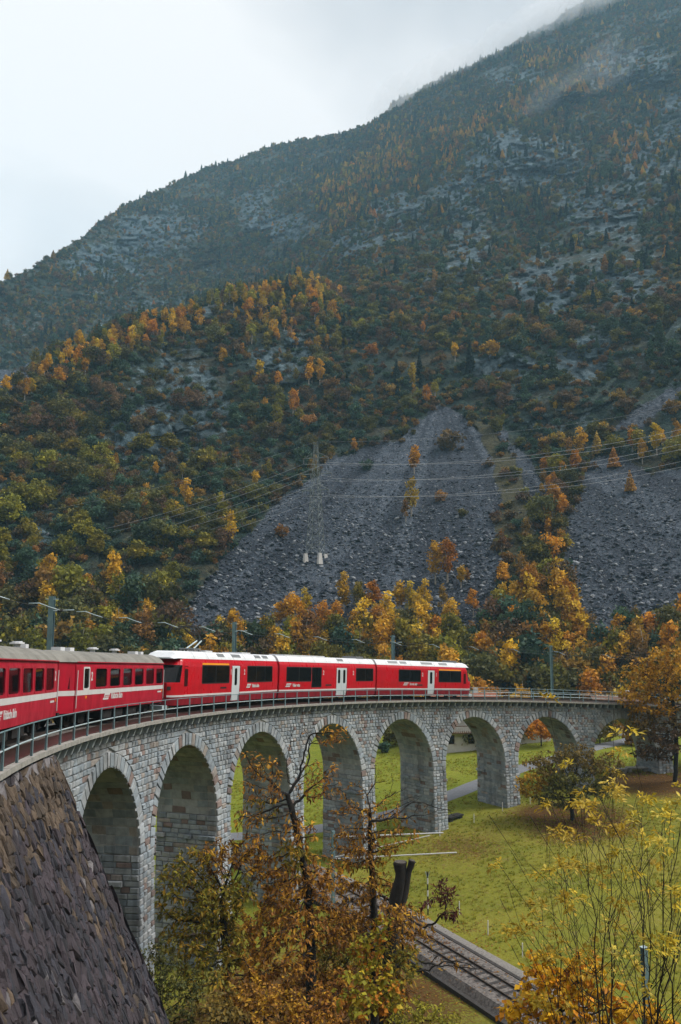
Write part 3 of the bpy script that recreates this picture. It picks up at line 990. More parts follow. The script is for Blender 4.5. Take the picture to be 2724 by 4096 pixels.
for k in range(len(pts)):
    d2 = ((pm - pm[k]) ** 2).sum(1)
    nb = np.argsort(d2)[1:15]
    poly = [(pm[k][0] - 1.2, pm[k][1] - 1.2), (pm[k][0] + 1.2, pm[k][1] - 1.2), (pm[k][0] + 1.2, pm[k][1] + 1.2), (pm[k][0] - 1.2, pm[k][1] + 1.2)]
    for j in nb:
        dx, dy = pm[j] - pm[k]
        if dx * dx + dy * dy < 1e-8: continue
        mxp = (pm[j] + pm[k]) / 2
        poly = clip(poly, dx, dy, mxp[0] * dx + mxp[1] * dy)
        if len(poly) < 3: break
    if len(poly) < 3: continue
    P2 = np.array(poly) @ np.linalg.inv(SL).T
    P2[:, 0] = np.minimum(P2[:, 0], SW1 + 0.16 + 0.10 * (rw.random() - 0.3)); P2[:, 1] = np.maximum(P2[:, 1], 0.02)
    cells.append(P2)
wall_stones = []
for P2 in cells:
    c = P2.mean(0); nn = len(P2)
    sh = 0.92 + 0.06 * rw.random()
    ou = c + (P2 - c) * sh
    mid = c + (P2 - c) * (sh * (0.90 + 0.04 * rw.random()))
    inn = c + (P2 - c) * (sh * (0.5 + 0.15 * rw.random())) + (rw.random(2) - .5) * 0.12
    pr = 0.02 + 0.08 * rw.random() ** 1.3
    tx, ty = (rw.random(2) - 0.5) * 0.20
    tl = lambda q: float((q - c) @ np.array([tx, ty]))
    V = [fmap_wall(*q, -0.16) for q in ou] + [fmap_wall(*q, max(-0.1, pr * 0.25 - 0.02 + tl(q) + 0.03 * rw.random())) for q in ou] + \
        [fmap_wall(*q, pr * 0.9 + tl(q) + 0.035 * (rw.random() - .5)) for q in mid] + [fmap_wall(*q, pr + 0.02 + tl(q) + 0.06 * (rw.random() - .5)) for q in inn]
    Fs = []
    for lay in range(3):
        for i in range(nn):
            j = (i + 1) % nn
            Fs.append((lay * nn + i, lay * nn + j, (lay + 1) * nn + j, (lay + 1) * nn + i))
    Fs.append(tuple(3 * nn + i for i in range(nn)))
    depthv = c[1]
    u = rw.random()
    brown = np.array([0.080, 0.056, 0.038]); purple = np.array([0.038, 0.029, 0.036]); dark = np.array([0.024, 0.023, 0.032]); light = np.array([0.12, 0.11, 0.115])
    topw = 1 - sstep(0.8, 3.2, depthv + 1.5 * (rw.random() - .5))
    mixb = 0.75 * topw + 0.25 * sstep(20.5, 24, c[0]) * (1 - sstep(25.2, 26.5, c[0]))
    if rw.random() < mixb: cc = brown * (0.6 + 0.9 * rw.random())
    elif u < 0.55: cc = purple * (0.6 + 0.8 * rw.random())
    elif u < 0.97: cc = dark * (0.6 + 0.9 * rw.random())
    else: cc = light * (0.7 + 0.5 * rw.random())
    if depthv < 0.35 and rw.random() < 0.4: cc = light * 1.3
    wall_stones.append((V, Fs, tuple(cc)))
cen = np.array([np.mean(st[0], 0) for st in wall_stones])
px, py, pz = project(cen)
vis = (px > -20) & (px < 800) & (py < 4120) & (py > 2900)
siz = np.array([np.ptp(np.array(st[0]), 0).max() for st in wall_stones])
order = np.argsort(-(vis * siz / pz))
own = set(order[:290].tolist())
rest = MB(); wl0 = np.array(wallr.location)
for i, (V, Fs, cc) in enumerate(wall_stones):
    if i in own:
        MB().add([np.asarray(p) - wl0 for p in V], Fs, cc).build('rough_stone', M['rubble'], wallr)
    else:
        rest.add(V, Fs, cc)
o = vbuild(rest, 'rough_stones', M['rubble'], wallr); o['kind'] = 'stuff'

# ---- track on the viaduct
def rail_track(name, label, centre, up, s_list, gauge=1.0, half=1.35, sleep=None, hide_from=None):
    """centre(s) -> point, lateral(s) -> unit vector"""
    t = thing(name, label, 'railway track', centre(s_list[len(s_list) // 2])[0])
    loc = np.array(t.location)
    bal = MB(); S = s_list
    prof = [(-half - 0.55, -0.80), (-half, -0.13), (-0.8, -0.125), (0.8, -0.125), (half, -0.13), (half + 0.55, -0.80)]
    pts_ = []
    for s in S:
        p, lat = centre(s)
        pts_.append([p + lat * a + np.array([0, 0, h + 0.02 * (rs.random() - .5)]) - loc for a, h in prof])
    for i in range(len(S) - 1):
        for k in range(len(prof) - 1):
            bal.add([pts_[i][k], pts_[i][k + 1], pts_[i + 1][k + 1], pts_[i + 1][k]], [(0, 3, 2, 1)])
    bal.build('ballast', M['ballast'], t)
    for sg in (-1, 1):
        r = MB()
        sec = [(-0.055, -0.13), (0.055, -0.13), (0.012, -0.11), (0.012, -0.035), (0.034, -0.03), (0.034, 0.0), (-0.034, 0.0), (-0.034, -0.03), (-0.012, -0.035), (-0.012, -0.11)]
        ring = []
        for s in S:
            p, lat = centre(s)
            ring.append([p + lat * (sg * (gauge / 2 + 0.034) + a) + np.array([0, 0, h]) - loc for a, h in sec])
        for i in range(len(S) - 1):
            for k in range(len(sec)):
                k2 = (k + 1) % len(sec)
                r.add([ring[i][k], ring[i][k2], ring[i + 1][k2], ring[i + 1][k]], [(0, 1, 2, 3)])
        r.build('rail', M['rail'], t)
    return t

def vt_centre(s):
    a = s / R0
    return arc(s, R0, -0.25), np.array([math.cos(a), -math.sin(a), 0])
vt = rail_track('railway_track', 'curved railway track on top of the stone viaduct', vt_centre, None, list(np.arange(8, 160, 1.0)), 1.0, 1.25)
vl = np.array(vt.location)
for s in np.arange(97, 140, 0.75):
    p, lat = vt_centre(s); tg = np.array([lat[1], -lat[0], 0]) * -1
    b0 = [p + lat * a + tg * q + np.array([0, 0, h]) - vl for h in (-0.24, -0.10) for (a, q) in ((-0.9, -.12), (0.9, -.12), (0.9, .12), (-0.9, .12))]
    MB().hexa(b0).build('sleeper', M['sleeper'], vt)

# ---- railings
def railing(name, label, r, s0, s1, step, phase):
    t = thing(name, label, 'railing', arc((s0 + s1) / 2, r, -0.36))
    loc = np.array(t.location)
    S = np.arange(s0 + phase, s1, step)
    for s in S:
        mbp = MB()
        a, w_ = 0.055, 0.05
        mbp.hexa([arc(s - w_, r, -0.62) - loc, arc(s + w_, r, -0.62) - loc, arc(s + w_, r + 0.012, -0.62) - loc, arc(s - w_, r + 0.012, -0.62) - loc,
                  arc(s - w_, r, 0.66) - loc, arc(s + w_, r, 0.66) - loc, arc(s + w_, r + 0.012, 0.66) - loc, arc(s - w_, r + 0.012, 0.66) - loc])
        mbp.hexa([arc(s - 0.008, r + 0.013, -0.62) - loc, arc(s + 0.008, r + 0.013, -0.62) - loc, arc(s + 0.008, r + 0.09, -0.62) - loc, arc(s - 0.008, r + 0.09, -0.62) - loc,
                  arc(s - 0.008, r + 0.013, 0.655) - loc, arc(s + 0.008, r + 0.013, 0.655) - loc, arc(s + 0.008, r + 0.05, 0.655) - loc, arc(s - 0.008, r + 0.05, 0.655) - loc])
        mbp.build('post', M['galv'], t)
    ln = np.arange(s0, s1 + 0.01, 1.0)
    MB().tube([arc(s, r + 0.03, 0.645) - loc for s in ln], 0.022, 6).build('top_rail', M['galv'], t, True)
    MB().tube([arc(s, r + 0.04, 0.14) - loc for s in ln], 0.028, 6).build('middle_rail', M['galv_light'], t, True)
    return t
railing('railing', 'steel post railing on the near edge of the viaduct below the train', RIM + 0.10, 10, 150, 1.98, 0.3)
railing('railing', 'steel railing on the far edge of the viaduct behind the track', 72.35, 90, 150, 2.4, 0.5)

# ================================================================== THE TRAIN
def car_matrix(s0, s1):
    P0 = arc(s0, R0, 0); P1 = arc(s1, R0, 0)
    X = (P1 - P0) / np.linalg.norm(P1 - P0)
    Y = np.cross([0, 0, 1.0], X); Y /= np.linalg.norm(Y)
    Z = np.cross(X, Y)
    Mi = (P0 + P1) / 2
    rad = Mi.copy(); rad[2] = 0; rad /= np.linalg.norm(rad)
    Mi = Mi + rad * 0.15
    mm = Matrix.Identity(4)
    for i in range(3):
        mm[i][0], mm[i][1], mm[i][2], mm[i][3] = X[i], Y[i], Z[i], Mi[i]
    return mm, float(np.linalg.norm(P1 - P0))

def side_wall(mb, x0, x1, prof, holes, sgn, col=(1, 1, 1), th=0.05):
    """side sheet with real openings; prof: list of (z, half width)"""
    zs = sorted(set([p[0] for p in prof] + [h[k] for h in holes for k in (2, 3)]))
    zs = [z for z in zs if prof[0][0] <= z <= prof[-1][0]]
    xs = sorted(set([x0, x1] + [h[k] for h in holes for k in (0, 1)]))
    pz_ = [p[0] for p in prof]; py_ = [p[1] for p in prof]
    yw = lambda z: float(np.interp(z, pz_, py_))
    for a, b_ in zip(xs[:-1], xs[1:]):
        for c, d in zip(zs[:-1], zs[1:]):
            mx_, mz_ = (a + b_) / 2, (c + d) / 2
            if any(h[0] < mx_ < h[1] and h[2] < mz_ < h[3] for h in holes): continue
            V = [(a, sgn * yw(c), c), (b_, sgn * yw(c), c), (b_, sgn * yw(d), d), (a, sgn * yw(d), d),
                 (a, sgn * (yw(c) - th), c), (b_, sgn * (yw(c) - th), c), (b_, sgn * (yw(d) - th), d), (a, sgn * (yw(d) - th), d)]
            mb.add(V, [(0, 1, 2, 3), (7, 6, 5, 4), (0, 4, 5, 1), (1, 5, 6, 2), (2, 6, 7, 3), (3, 7, 4, 0)], col)

def rrect(x0, x1, z0, z1, r, n_=4):
    out = []
    for (cx_, cz_, a0) in ((x1 - r, z1 - r, 0), (x0 + r, z1 - r, 90), (x0 + r, z0 + r, 180), (x1 - r, z0 + r, 270)):
        for k in range(n_ + 1):
            a = math.radians(a0 + 90 * k / n_)
            out.append((cx_ + r * math.cos(a), cz_ + r * math.sin(a)))
    return out

def window(parent, x0, x1, z0, z1, yw, sgn, frame_mat, name='window', r=0.09, fw=0.045, proud=0.012, inset=0.03, splits=()):
    f = MB()
    o_ = rrect(x0 - 0.03, x1 + 0.03, z0 - 0.03, z1 + 0.03, r + 0.03); i_ = rrect(x0 + fw, x1 - fw, z0 + fw, z1 - fw, r)
    nn = len(o_)
    V = [(x, sgn * (yw(z) + proud), z) for x, z in o_] + [(x, sgn * (yw(z) + proud), z) for x, z in i_] + \
        [(x, sgn * (yw(z) - inset - 0.02), z) for x, z in i_] + [(x, sgn * (yw(z) - 0.03), z) for x, z in o_]
    Fs = []
    for k in range(nn):
        k2 = (k + 1) % nn
        Fs += [(k, k2, nn + k2, nn + k), (nn + k, nn + k2, 2 * nn + k2, 2 * nn + k), (3 * nn + k, 3 * nn + k2, k2, k)]
    f.add(V, Fs)
    for sx_ in splits:
        f.add([(sx_ + q * 0.03, sgn * (yw(z) + pr), z) for pr in (proud, -inset) for (q, z) in ((-1, z0 + fw), (1, z0 + fw), (1, z1 - fw), (-1, z1 - fw))],
              [(0, 1, 2, 3), (4, 7, 6, 5), (0, 4, 5, 1), (1, 5, 6, 2), (2, 6, 7, 3), (3, 7, 4, 0)])
    w = f.build(name, frame_mat, parent)
    p = MB(); zc = (z0 + z1) / 2
    yy = lambda z: sgn * (yw(z) - inset)
    p.add([(x0, yy(z0), z0), (x1, yy(z0), z0), (x1, yy(z1), z1), (x0, yy(z1), z1), (x0, yy(z0) - sgn * 0.01, z0), (x1, yy(z0) - sgn * 0.01, z0), (x1, yy(z1) - sgn * 0.01, z1), (x0, yy(z1) - sgn * 0.01, z1)],
          [(0, 1, 2, 3), (7, 6, 5, 4), (0, 4, 5, 1), (1, 5, 6, 2), (2, 6, 7, 3), (3, 7, 4, 0)])
    p.build('pane', M['glass'], w)
    return w

def lettering(parent, text, x, z, size, y, mat, sx_=0.7, bold=0.012, name='lettering'):
    cu = bpy.data.curves.new(name, 'FONT')
    cu.body = text
    cu.size = size
    cu.extrude = 0.004
    cu.offset = bold
    cu.resolution_u = 3
    cu.materials.append(mat)
    tmp = bpy.data.objects.new('tmp_text', cu)
    COL.objects.link(tmp)
    bpy.context.view_layer.update()
    me_ = bpy.data.meshes.new_from_object(tmp.evaluated_get(bpy.context.evaluated_depsgraph_get()))
    bpy.data.objects.remove(tmp, do_unlink=True)
    me_.name = name
    t = obj(name, me_, parent)
    t.location = (x, -y, z)
    t.rotation_euler = (math.pi / 2, 0, 0)
    t.scale = (sx_, 1, 1)
    return t

def emblem(parent, x, z, h, y, mat):
    """slanted double-barred company mark"""
    mb = MB()
    sl_ = 0.45
    def para(x0, x1, z0, z1):
        V = [(x0 + sl_ * (z0 - z), -y - d, z0) for d in (0, 0.006)] 
        q = [(x0, z0), (x1, z0), (x1, z1), (x0, z1)]
        V = [(a + sl_ * (c - z), -y - d, c) for d in (0, 0.007) for a, c in q]
        mb.add(V, [(0, 1, 2, 3), (4, 7, 6, 5), (0, 4, 5, 1), (1, 5, 6, 2), (2, 6, 7, 3), (3, 7, 4, 0)])
    para(x, x + 2.3 * h, z + 0.68 * h, z + h)
    para(x, x + 0.34 * h, z + 0.36 * h, z + 0.68 * h)
    para(x + 0.55 * h, x + 2.2 * h, z + 0.42 * h, z + 0.56 * h)
    para(x - 0.25 * h, x + 2.0 * h, z, z + 0.30 * h)
    return mb.build('emblem', mat, parent)

def bogie(parent, x):
    b_ = MB()
    for sg in (-1, 1):
        b_.box((x - 1.15, sg * 0.72 - 0.06, 0.02), (x + 1.15, sg * 0.72 + 0.06, 0.26))
        b_.box((x - 0.32, sg * 0.80 - 0.10, -0.10), (x + 0.32, sg * 0.80 + 0.10, 0.16))
        for q in (-0.8, 0.8):
            b_.box((x + q - 0.14, sg * 0.80 - 0.08, -0.02), (x + q + 0.14, sg * 0.80 + 0.08, 0.2))
            b_.tube([(x + q, sg * 0.78, 0.16), (x + q, sg * 0.78, 0.34)], 0.10, 8)
    b_.box((x - 0.3, -0.75, 0.05), (x + 0.3, 0.75, 0.22))
    bo = b_.build('bogie', M['under'], parent)
    for q in (-0.8, 0.8):
        for sg in (-1, 1):
            MB().tube([(x + q, sg * 0.50, 0.10), (x + q, sg * 0.60, 0.10)], 0.35, 18).build('wheel', M['rail'], bo, False)
    return bo

def seats(parent, xs, yo=0.55, z=0.75):
    s_ = MB()
    for x in xs:
        for sg in (-1, 1):
            s_.box((x - 0.06, sg * yo - 0.42, z), (x + 0.06, sg * yo + 0.42, z + 0.95))
            s_.box((x - 0.45, sg * yo - 0.42, z), (x + 0.45, sg * yo + 0.42, z + 0.15))
    return s_.build('seats', M['seat'], parent)

OPROF = [(0.42, 1.28), (0.75, 1.30), (1.30, 1.30), (2.40, 1.27), (2.62, 1.22)]
oy = lambda z: float(np.interp(z, [p[0] for p in OPROF], [p[1] for p in OPROF]))
def old_coach(s0, s1, label, wins, small, text, numerals, seed, extra=True):
    mm, L = car_matrix(s0, s1)
    t = thing('passenger_coach', label, 'train coach', mat=mm, group='crimson coaches of the train')
    hl = L / 2 - 0.05
    be = hl - 0.90                      # body end; vestibule recess beyond
    zt, zb_ = 2.37, 1.43
    holes = [(a, b_, zb_, zt) for a, b_ in wins] + [(a, b_, 1.40, zt) for a, b_ in small]
    body = MB()
    for sg in (-1, 1):
        side_wall(body, -be, be, OPROF, holes, sg)
    for sg in (-1, 1):                  # ends
        zz = [p[0] for p in OPROF]
        for za_, zb2 in zip(zz[:-1], zz[1:]):
            body.hexa([(sg * be - 0.03, -oy(za_), za_), (sg * be + 0.03, -oy(za_), za_), (sg * be + 0.03, oy(za_), za_), (sg * be - 0.03, oy(za_), za_),
                       (sg * be - 0.03, -oy(zb2), zb2), (sg * be + 0.03, -oy(zb2), zb2), (sg * be + 0.03, oy(zb2), zb2), (sg * be - 0.03, oy(zb2), zb2)])
    # tapered end bays
    for sg in (-1, 1):
        for sy_ in (-1, 1):
            xa, xb = sg * (be + 0.03), sg * hl
            V = [(xa, sy_ * 1.27, 0.42), (xb, sy_ * 0.86, 0.42), (xb, sy_ * 0.86, 2.62), (xa, sy_ * 1.22, 2.62), (xa, sy_ * 1.2, 0.42), (xb, sy_ * 0.78, 0.42), (xb, sy_ * 0.78, 2.62), (xa, sy_ * 1.15, 2.62)]
            body.add(V, [(0, 1, 2, 3), (7, 6, 5, 4), (0, 4, 5, 1), (1, 5, 6, 2), (2, 6, 7, 3), (3, 7, 4, 0)])
    bo = body.build('body', M['red_old'], t)
    st = MB()
    for sg in (-1, 1):
        st.box((-be, sg * 1.302 - 0.006, 1.16), (be, sg * 1.302 + 0.006, 1.375))
        for e in (-1, 1):
            xa, xb = e * (be + 0.03), e * hl
            st.add([(xa, sg * 1.275, 1.16), (xb, sg * 0.868, 1.16), (xb, sg * 0.868, 1.375), (xa, sg * 1.275, 1.375)], [(0, 1, 2, 3)])
    st.build('stripe', M['cream'], bo)
    # roof
    rp = []
    for q in np.linspace(-1, 1, 15):
        yv = 1.30 * q
        rp.append((yv, 2.60 + 0.52 * (1 - abs(q) ** 2.6) ** 0.8))
    roof = MB(); 
    xs_ = [-hl - 0.02, -hl + 0.85, hl - 0.85, hl + 0.02]
    dz_ = [-0.10, 0, 0, -0.10]; ws_ = [0.70, 1, 1, 0.70]
    V = []
    for x, dz, wf in zip(xs_, dz_, ws_):
        V += [(x, yv * wf, zv + dz * (1 if zv > 2.65 else 0)) for yv, zv in rp]
    nn = len(rp)
    Fs = [(i * nn + k, i * nn + k + 1, (i + 1) * nn + k + 1, (i + 1) * nn + k) for i in range(3) for k in range(nn - 1)]
    Fs += [tuple(range(nn)), tuple(range(3 * nn, 4 * nn))[::-1]]
    roof.add(V, Fs)
    ro = roof.build('roof', M['roof_grey'], t, False)
    gut = MB()
    for sg in (-1, 1):
        gut.box((-be, sg * 1.30 - 0.02, 2.585), (be, sg * 1.30 + 0.02, 2.625))
    gut.build('gutter', M['red_old'], ro)
    for x in np.arange(-hl + 1.2, hl - 1, 1.5):          # roof seams
        sm = MB()
        for k in range(nn - 1):
            (ya, za_), (yb, zb2) = rp[k], rp[k + 1]
            sm.add([(x - 0.02, ya * 1.004, za_ + 0.008), (x + 0.02, ya * 1.004, za_ + 0.008), (x + 0.02, yb * 1.004, zb2 + 0.008), (x - 0.02, yb * 1.004, zb2 + 0.008)], [(0, 1, 2, 3)])
        sm.build('roof_seam', M['roof_grey'], ro)
    rg = np.random.default_rng(seed)
    for x in (-5.6, -4.6, -1.9, 1.0, 4.0, 4.9):
        if rg.random() < 0.55:
            MB().box((x - 0.22, -0.35, 3.06), (x + 0.22, 0.1, 3.26)).build('roof_vent', M['white'], ro)
        else:
            v_ = MB()
            v_.tube([(x, -0.2, 3.05), (x, -0.2, 3.24)], 0.13, 10); v_.tube([(x, -0.2, 3.24), (x, -0.2, 3.30)], 0.28, 12); v_.tube([(x, -0.2, 3.30), (x, -0.2, 3.34)], 0.20, 12)
            v_.build('roof_vent', M['white'], ro)
    for sg in (-1, 1):
        for i, (a, b_) in enumerate(wins):
            window(t, a, b_, zb_, zt, oy, sg, M['red_old'], r=0.10, fw=0.05)
        for (a, b_) in small:
            window(t, a, b_, 1.40, zt, oy, sg, M['cream'] if b_ - a > 0.5 else M['red_old'], r=0.07, fw=0.05)
    # end doors
    for e in (-1, 1):
        d = MB()
        for sy_ in (-1, 1):
            xa, xb = e * (be + 0.08), e * (hl - 0.03)
            d.add([(xa, sy_ * 1.262, 0.55), (xb, sy_ * 0.885, 0.55), (xb, sy_ * 0.885, 1.10), (xa, sy_ * 1.262, 1.10)], [(0, 1, 2, 3)])
        dr = d.build('door', M['red_old'], t)
        for sy_ in (-1, 1):
            f0, f1 = 0.30, 0.78
            pa = np.array([e * (be + 0.03 + 0.87 * f0), sy_ * (1.275 - 0.41 * f0 + 0.012), 0]); pb = np.array([e * (be + 0.03 + 0.87 * f1), sy_ * (1.275 - 0.41 * f1 + 0.012), 0])
            MB().add([pa + [0, -sy_ * 0.02, 1.45], pb + [0, -sy_ * 0.02, 1.45], pb + [0, -sy_ * 0.05, 2.40], pa + [0, -sy_ * 0.05, 2.40]], [(0, 1, 2, 3)]).build('door_window', M['glass'], dr)
        h_ = MB()
        for sy_ in (-1, 1):
            h_.tube([(e * (be - 0.05), sy_ * 1.33, 0.62), (e * (be - 0.05), sy_ * 1.33, 2.25)], 0.02, 6)
        h_.build('handrail', M['cream'], dr)
        g = MB().box((min(e * hl, e * (hl + 0.28)), -0.5, 0.55), (max(e * hl, e * (hl + 0.28)), 0.5, 2.55))
        g.build('gangway', M['black'], t)
    fl = MB().box((-be, -1.2, 0.5), (be, 1.2, 0.62)); fl.build('floor', M['interior'], t)
    ce = MB().box((-be, -1.18, 2.5), (be, 1.18, 2.56)); ce.build('ceiling_lining', M['interior'], t)
    seats(t, [x for x in np.arange(-be + 1.8, be - 0.8, 1.74)])
    u_ = MB()
    u_.box((-hl, -0.95, 0.28), (hl, 0.95, 0.48))
    for (a, b_) in ((-2.4, -1.3), (-0.9, 0.2), (0.7, 2.2)):
        u_.box((a, -1.12, -0.02), (b_, -0.45, 0.34)); u_.box((a + .2, 0.45, 0.0), (b_ - .1, 1.1, 0.34))
    u_.build('underframe', M['under'], t)
    for x in (-hl + 2.6, hl - 2.6): bogie(t, x)
    for (txt, x, z, sz) in text:
        lettering(t, txt, x, z, sz, 1.303, M['cream'], 0.62)
    for (txt, x, z, sz) in numerals:
        lettering(t, txt, x, z, sz, oy(z + 0.2) + 0.004, M['cream'], 0.75, 0.02, 'numeral')
    if text: emblem(t, text[0][1] - 0.95, text[0][2] - 0.03, 0.30, 1.303, M['cream'])
    pl = MB().box((5.1, -1.308, 0.98), (5.75, -1.302, 1.06)); pl.build('data_plate', M['cream'], t)
    lm_ = MB().box((be - 0.3, -1.315, 1.0), (be - 0.18, -1.29, 1.12)).box((-be + 1.05, -1.315, 1.0), (-be + 1.2, -1.29, 1.12))
    lm_.build('marker_lamp', M['lamp'], t)
    return t

w2 = [(-3.99, -2.53), (-2.22, -0.79), (-0.46, 0.90), (1.25, 2.68), (3.02, 4.43), (4.75, 6.05)]
old_coach(33.75, 47.85, 'crimson old coach with grey roof coupled behind the bright red railcars', w2, [(-5.3, -4.64)], [('Rhätische Bahn', -1.95, 0.90, 0.40)], [('2', -4.47, 1.80, 0.52)], 3)
w1 = [(-6.0, -4.55), (-4.27, -2.82), (-2.52, -1.06), (-0.78, 0.66), (0.95, 2.35), (2.6, 4.01), (4.27, 5.68)]
old_coach(18.7, 33.05, 'crimson old coach cut off by the left edge of the photo', w1, [], [('Rhätische Bahn', -1.1, 0.72, 0.40)], [('2', 5.78, 1.85, 0.5)], 8)

# ---- modern railcar, three bodies
APROF = [(0.12, 1.24), (0.62, 1.31), (1.35, 1.33), (2.45, 1.31), (2.72, 1.27), (2.97, 1.17)]
ay = lambda z: float(np.interp(z, [p[0] for p in APROF], [p[1] for p in APROF]))
ZW0, ZW1 = 1.40, 2.54
def railcar(name, s0, s1, label, wins, doors, text, numerals, yellow, nose, units, tall=(), panto=False):
    mm, L = car_matrix(s0, s1)
    t = thing(name, label, 'railcar', mat=mm, group='bright red railcar unit')
    hl = L / 2 - 0.12
    xa, xb = -hl, hl
    if nose < 0: xa = -hl + 1.35
    if nose > 0: xb = hl - 1.35
    holes = [(a, b_, ZW0 if not (a, b_) in tall else 0.92, ZW1) for a, b_, *_ in wins] + [(a, b_, 0.16, 2.56) for a, b_ in doors]
    holes = [(a, b_, max(z0, 0.14), z1) for a, b_, z0, z1 in holes]
    up = MB(); dn = MB()
    P_up = [(0.62, ay(0.62))] + [p for p in APROF if p[0] > 0.62]; P_dn = [(0.12, 1.24), (0.62, 1.308)]
    for sg in (-1, 1):
        side_wall(up, xa, xb, P_up, holes, sg)
        side_wall(dn, xa, xb, P_dn, holes, sg)
    for e in (-1, 1):
        x = xa if e < 0 else xb
        if (nose < 0 and e < 0) or (nose > 0 and e > 0): continue
        for mb_, P_ in ((up, P_up), (dn, P_dn)):
            for (za_, ya), (zb2, yb) in zip(P_[:-1], P_[1:]):
                mb_.hexa([(x - 0.02, -ya, za_), (x + 0.02, -ya, za_), (x + 0.02, ya, za_), (x - 0.02, ya, za_), (x - 0.02, -yb, zb2), (x + 0.02, -yb, zb2), (x + 0.02, yb, zb2), (x - 0.02, yb, zb2)])
    bo = up.build('body', M['red_new'], t)
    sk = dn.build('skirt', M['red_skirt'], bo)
    st = MB()
    for sg in (-1, 1):
        cuts = sorted([xa] + [v for d in doors for v in d] + [xb])
        for a, b_ in zip(cuts[0::2], cuts[1::2]):
            st.box((a, sg * 1.318 - 0.012, 0.63), (b_, sg * 1.318 + 0.006, 0.745))
    st.build('stripe', M['cream'], bo)
    # roof
    rprof = [(-1.19, 2.95), (-1.10, 3.12), (-0.92, 3.34), (-0.75, 3.42), (0.75, 3.42), (0.92, 3.34), (1.10, 3.12), (1.19, 2.95)]
    roof = MB(); nn = len(rprof)
    rx = [xa, xb]
    V = [(x, y, z) for x in rx for y, z in rprof]
    Fs = [(k, k + 1, nn + k + 1, nn + k) for k in range(nn - 1)] + [tuple(range(nn))[::-1], tuple(range(nn, 2 * nn))]
    if nose:
        e = -1 if nose < 0 else 1
        xm = xa if e < 0 else xb
        b0 = 0 if e < 0 else nn
        V += [(xm + e * 0.55, y * 0.96, 2.96 + (z - 2.95) * 0.75) for y, z in rprof]
        V += [(xm + e * 0.95, y * 0.86, 2.93 + (z - 2.95) * 0.16) for y, z in rprof]
        Fs += [(b0 + k, b0 + k + 1, 2 * nn + k + 1, 2 * nn + k) for k in range(nn - 1)] + [(2 * nn + k, 2 * nn + k + 1, 3 * nn + k + 1, 3 * nn + k) for k in range(nn - 1)]
        Fs += [tuple(range(3 * nn, 4 * nn))]
    roof.add(V, Fs)
    ro = roof.build('roof', M['white'], t)
    for x in np.arange(xa + 1.4, xb - 0.5, 1.9):
        sm = MB()
        for k in range(nn - 1):
            (ya, za_), (yb, zb2) = rprof[k], rprof[k + 1]
            sm.add([(x - 0.012, ya * 1.003, za_ + 0.006), (x + 0.012, ya * 1.003, za_ + 0.006), (x + 0.012, yb * 1.003, zb2 + 0.006), (x - 0.012, yb * 1.003, zb2 + 0.006)], [(0, 1, 2, 3)])
        sm.build('roof_seam', M['grille'], ro)
    for (a, b_, kind) in units:
        if kind == 'grille':
            g = MB()
            for q in np.linspace(0, 1, 7)[:-1]:
                z0 = 3.14 + 0.20 * q; z1 = z0 + 0.022
                y0 = np.interp(z0, [3.12, 3.34], [1.10, 0.92]); y1 = np.interp(z1, [3.12, 3.34], [1.10, 0.92])
                g.hexa([(a, -y0 - 0.02, z0), (b_, -y0 - 0.02, z0), (b_, -y0 + 0.02, z0), (a, -y0 + 0.02, z0), (a, -y1 - 0.015, z1 + .01), (b_, -y1 - 0.015, z1 + .01), (b_, -y1 + 0.02, z1 + .01), (a, -y1 + 0.02, z1 + .01)])
            g.add([(a, -1.095, 3.135), (b_, -1.095, 3.135), (b_, -0.925, 3.345), (a, -0.925, 3.345)], [(0, 1, 2, 3)])
            g.build('roof_grille', M['grille'], ro)
        else:
            g = MB().box((a, -0.8, 3.40), (b_, 0.8, 3.40 + (0.12 if kind == 'box' else 0.22)))
            g.build('roof_box', M['white'] if kind == 'box' else M['grille'], ro)
    # yellow class band
    for (a, b_) in yellow:
        yb_ = MB()
        for sg in (-1, 1):
            yb_.add([(a, sg * (ay(2.585) + 0.006), 2.585), (b_, sg * (ay(2.585) + 0.006), 2.585), (b_, sg * (ay(2.70) + 0.006), 2.70), (a, sg * (ay(2.70) + 0.006), 2.70)], [(0, 1, 2, 3)])
        yb_.build('class_band', M['yellow'], bo)
    for sg in (-1, 1):
        for wv in wins:
            a, b_ = wv[0], wv[1]
            z0 = 0.92 if (a, b_) in tall else ZW0
            window(t, a, b_, z0, ZW1, ay, sg, M['black'], r=0.06, fw=0.03, proud=0.008, inset=0.008, splits=wv[2] if len(wv) > 2 else ())
        for (a, b_) in doors:
            d = MB()
            zs_ = [0.17, 0.62, 1.35, 2.45, 2.55]
            leaves_ = [(a, b_)] if b_ - a < 1.4 else [(a, (a + b_) / 2 - 0.008), ((a + b_) / 2 + 0.008, b_)]
            for (la, lb) in leaves_:
                c_ = (la + lb) / 2
                hh = [(c_ - 0.16, c_ + 0.16, 1.25, 2.35)]
                side_wall(d, la, lb, [(z, ay(z) - 0.015) for z in zs_], hh, sg, th=0.03)
            do = d.build('door', M['door_white'], t)
            for (la, lb) in leaves_:
                c_ = (la + lb) / 2
                p = MB(); pts_ = rrect(c_ - 0.20, c_ + 0.20, 1.21, 2.39, 0.12)
                p.add([(x, sg * (ay(z) - 0.010), z) for x, z in pts_], [tuple(range(len(pts_)))])
                p.build('door_window', M['glass'], do)
            fr = MB()
            for x in (a - 0.02, b_ + 0.02):
                fr.box((x - 0.015, sg * 1.315 - 0.01, 0.16), (x + 0.015, sg * 1.315 + 0.012, 2.5))
            fr.build('door_seal', M['black'], do)
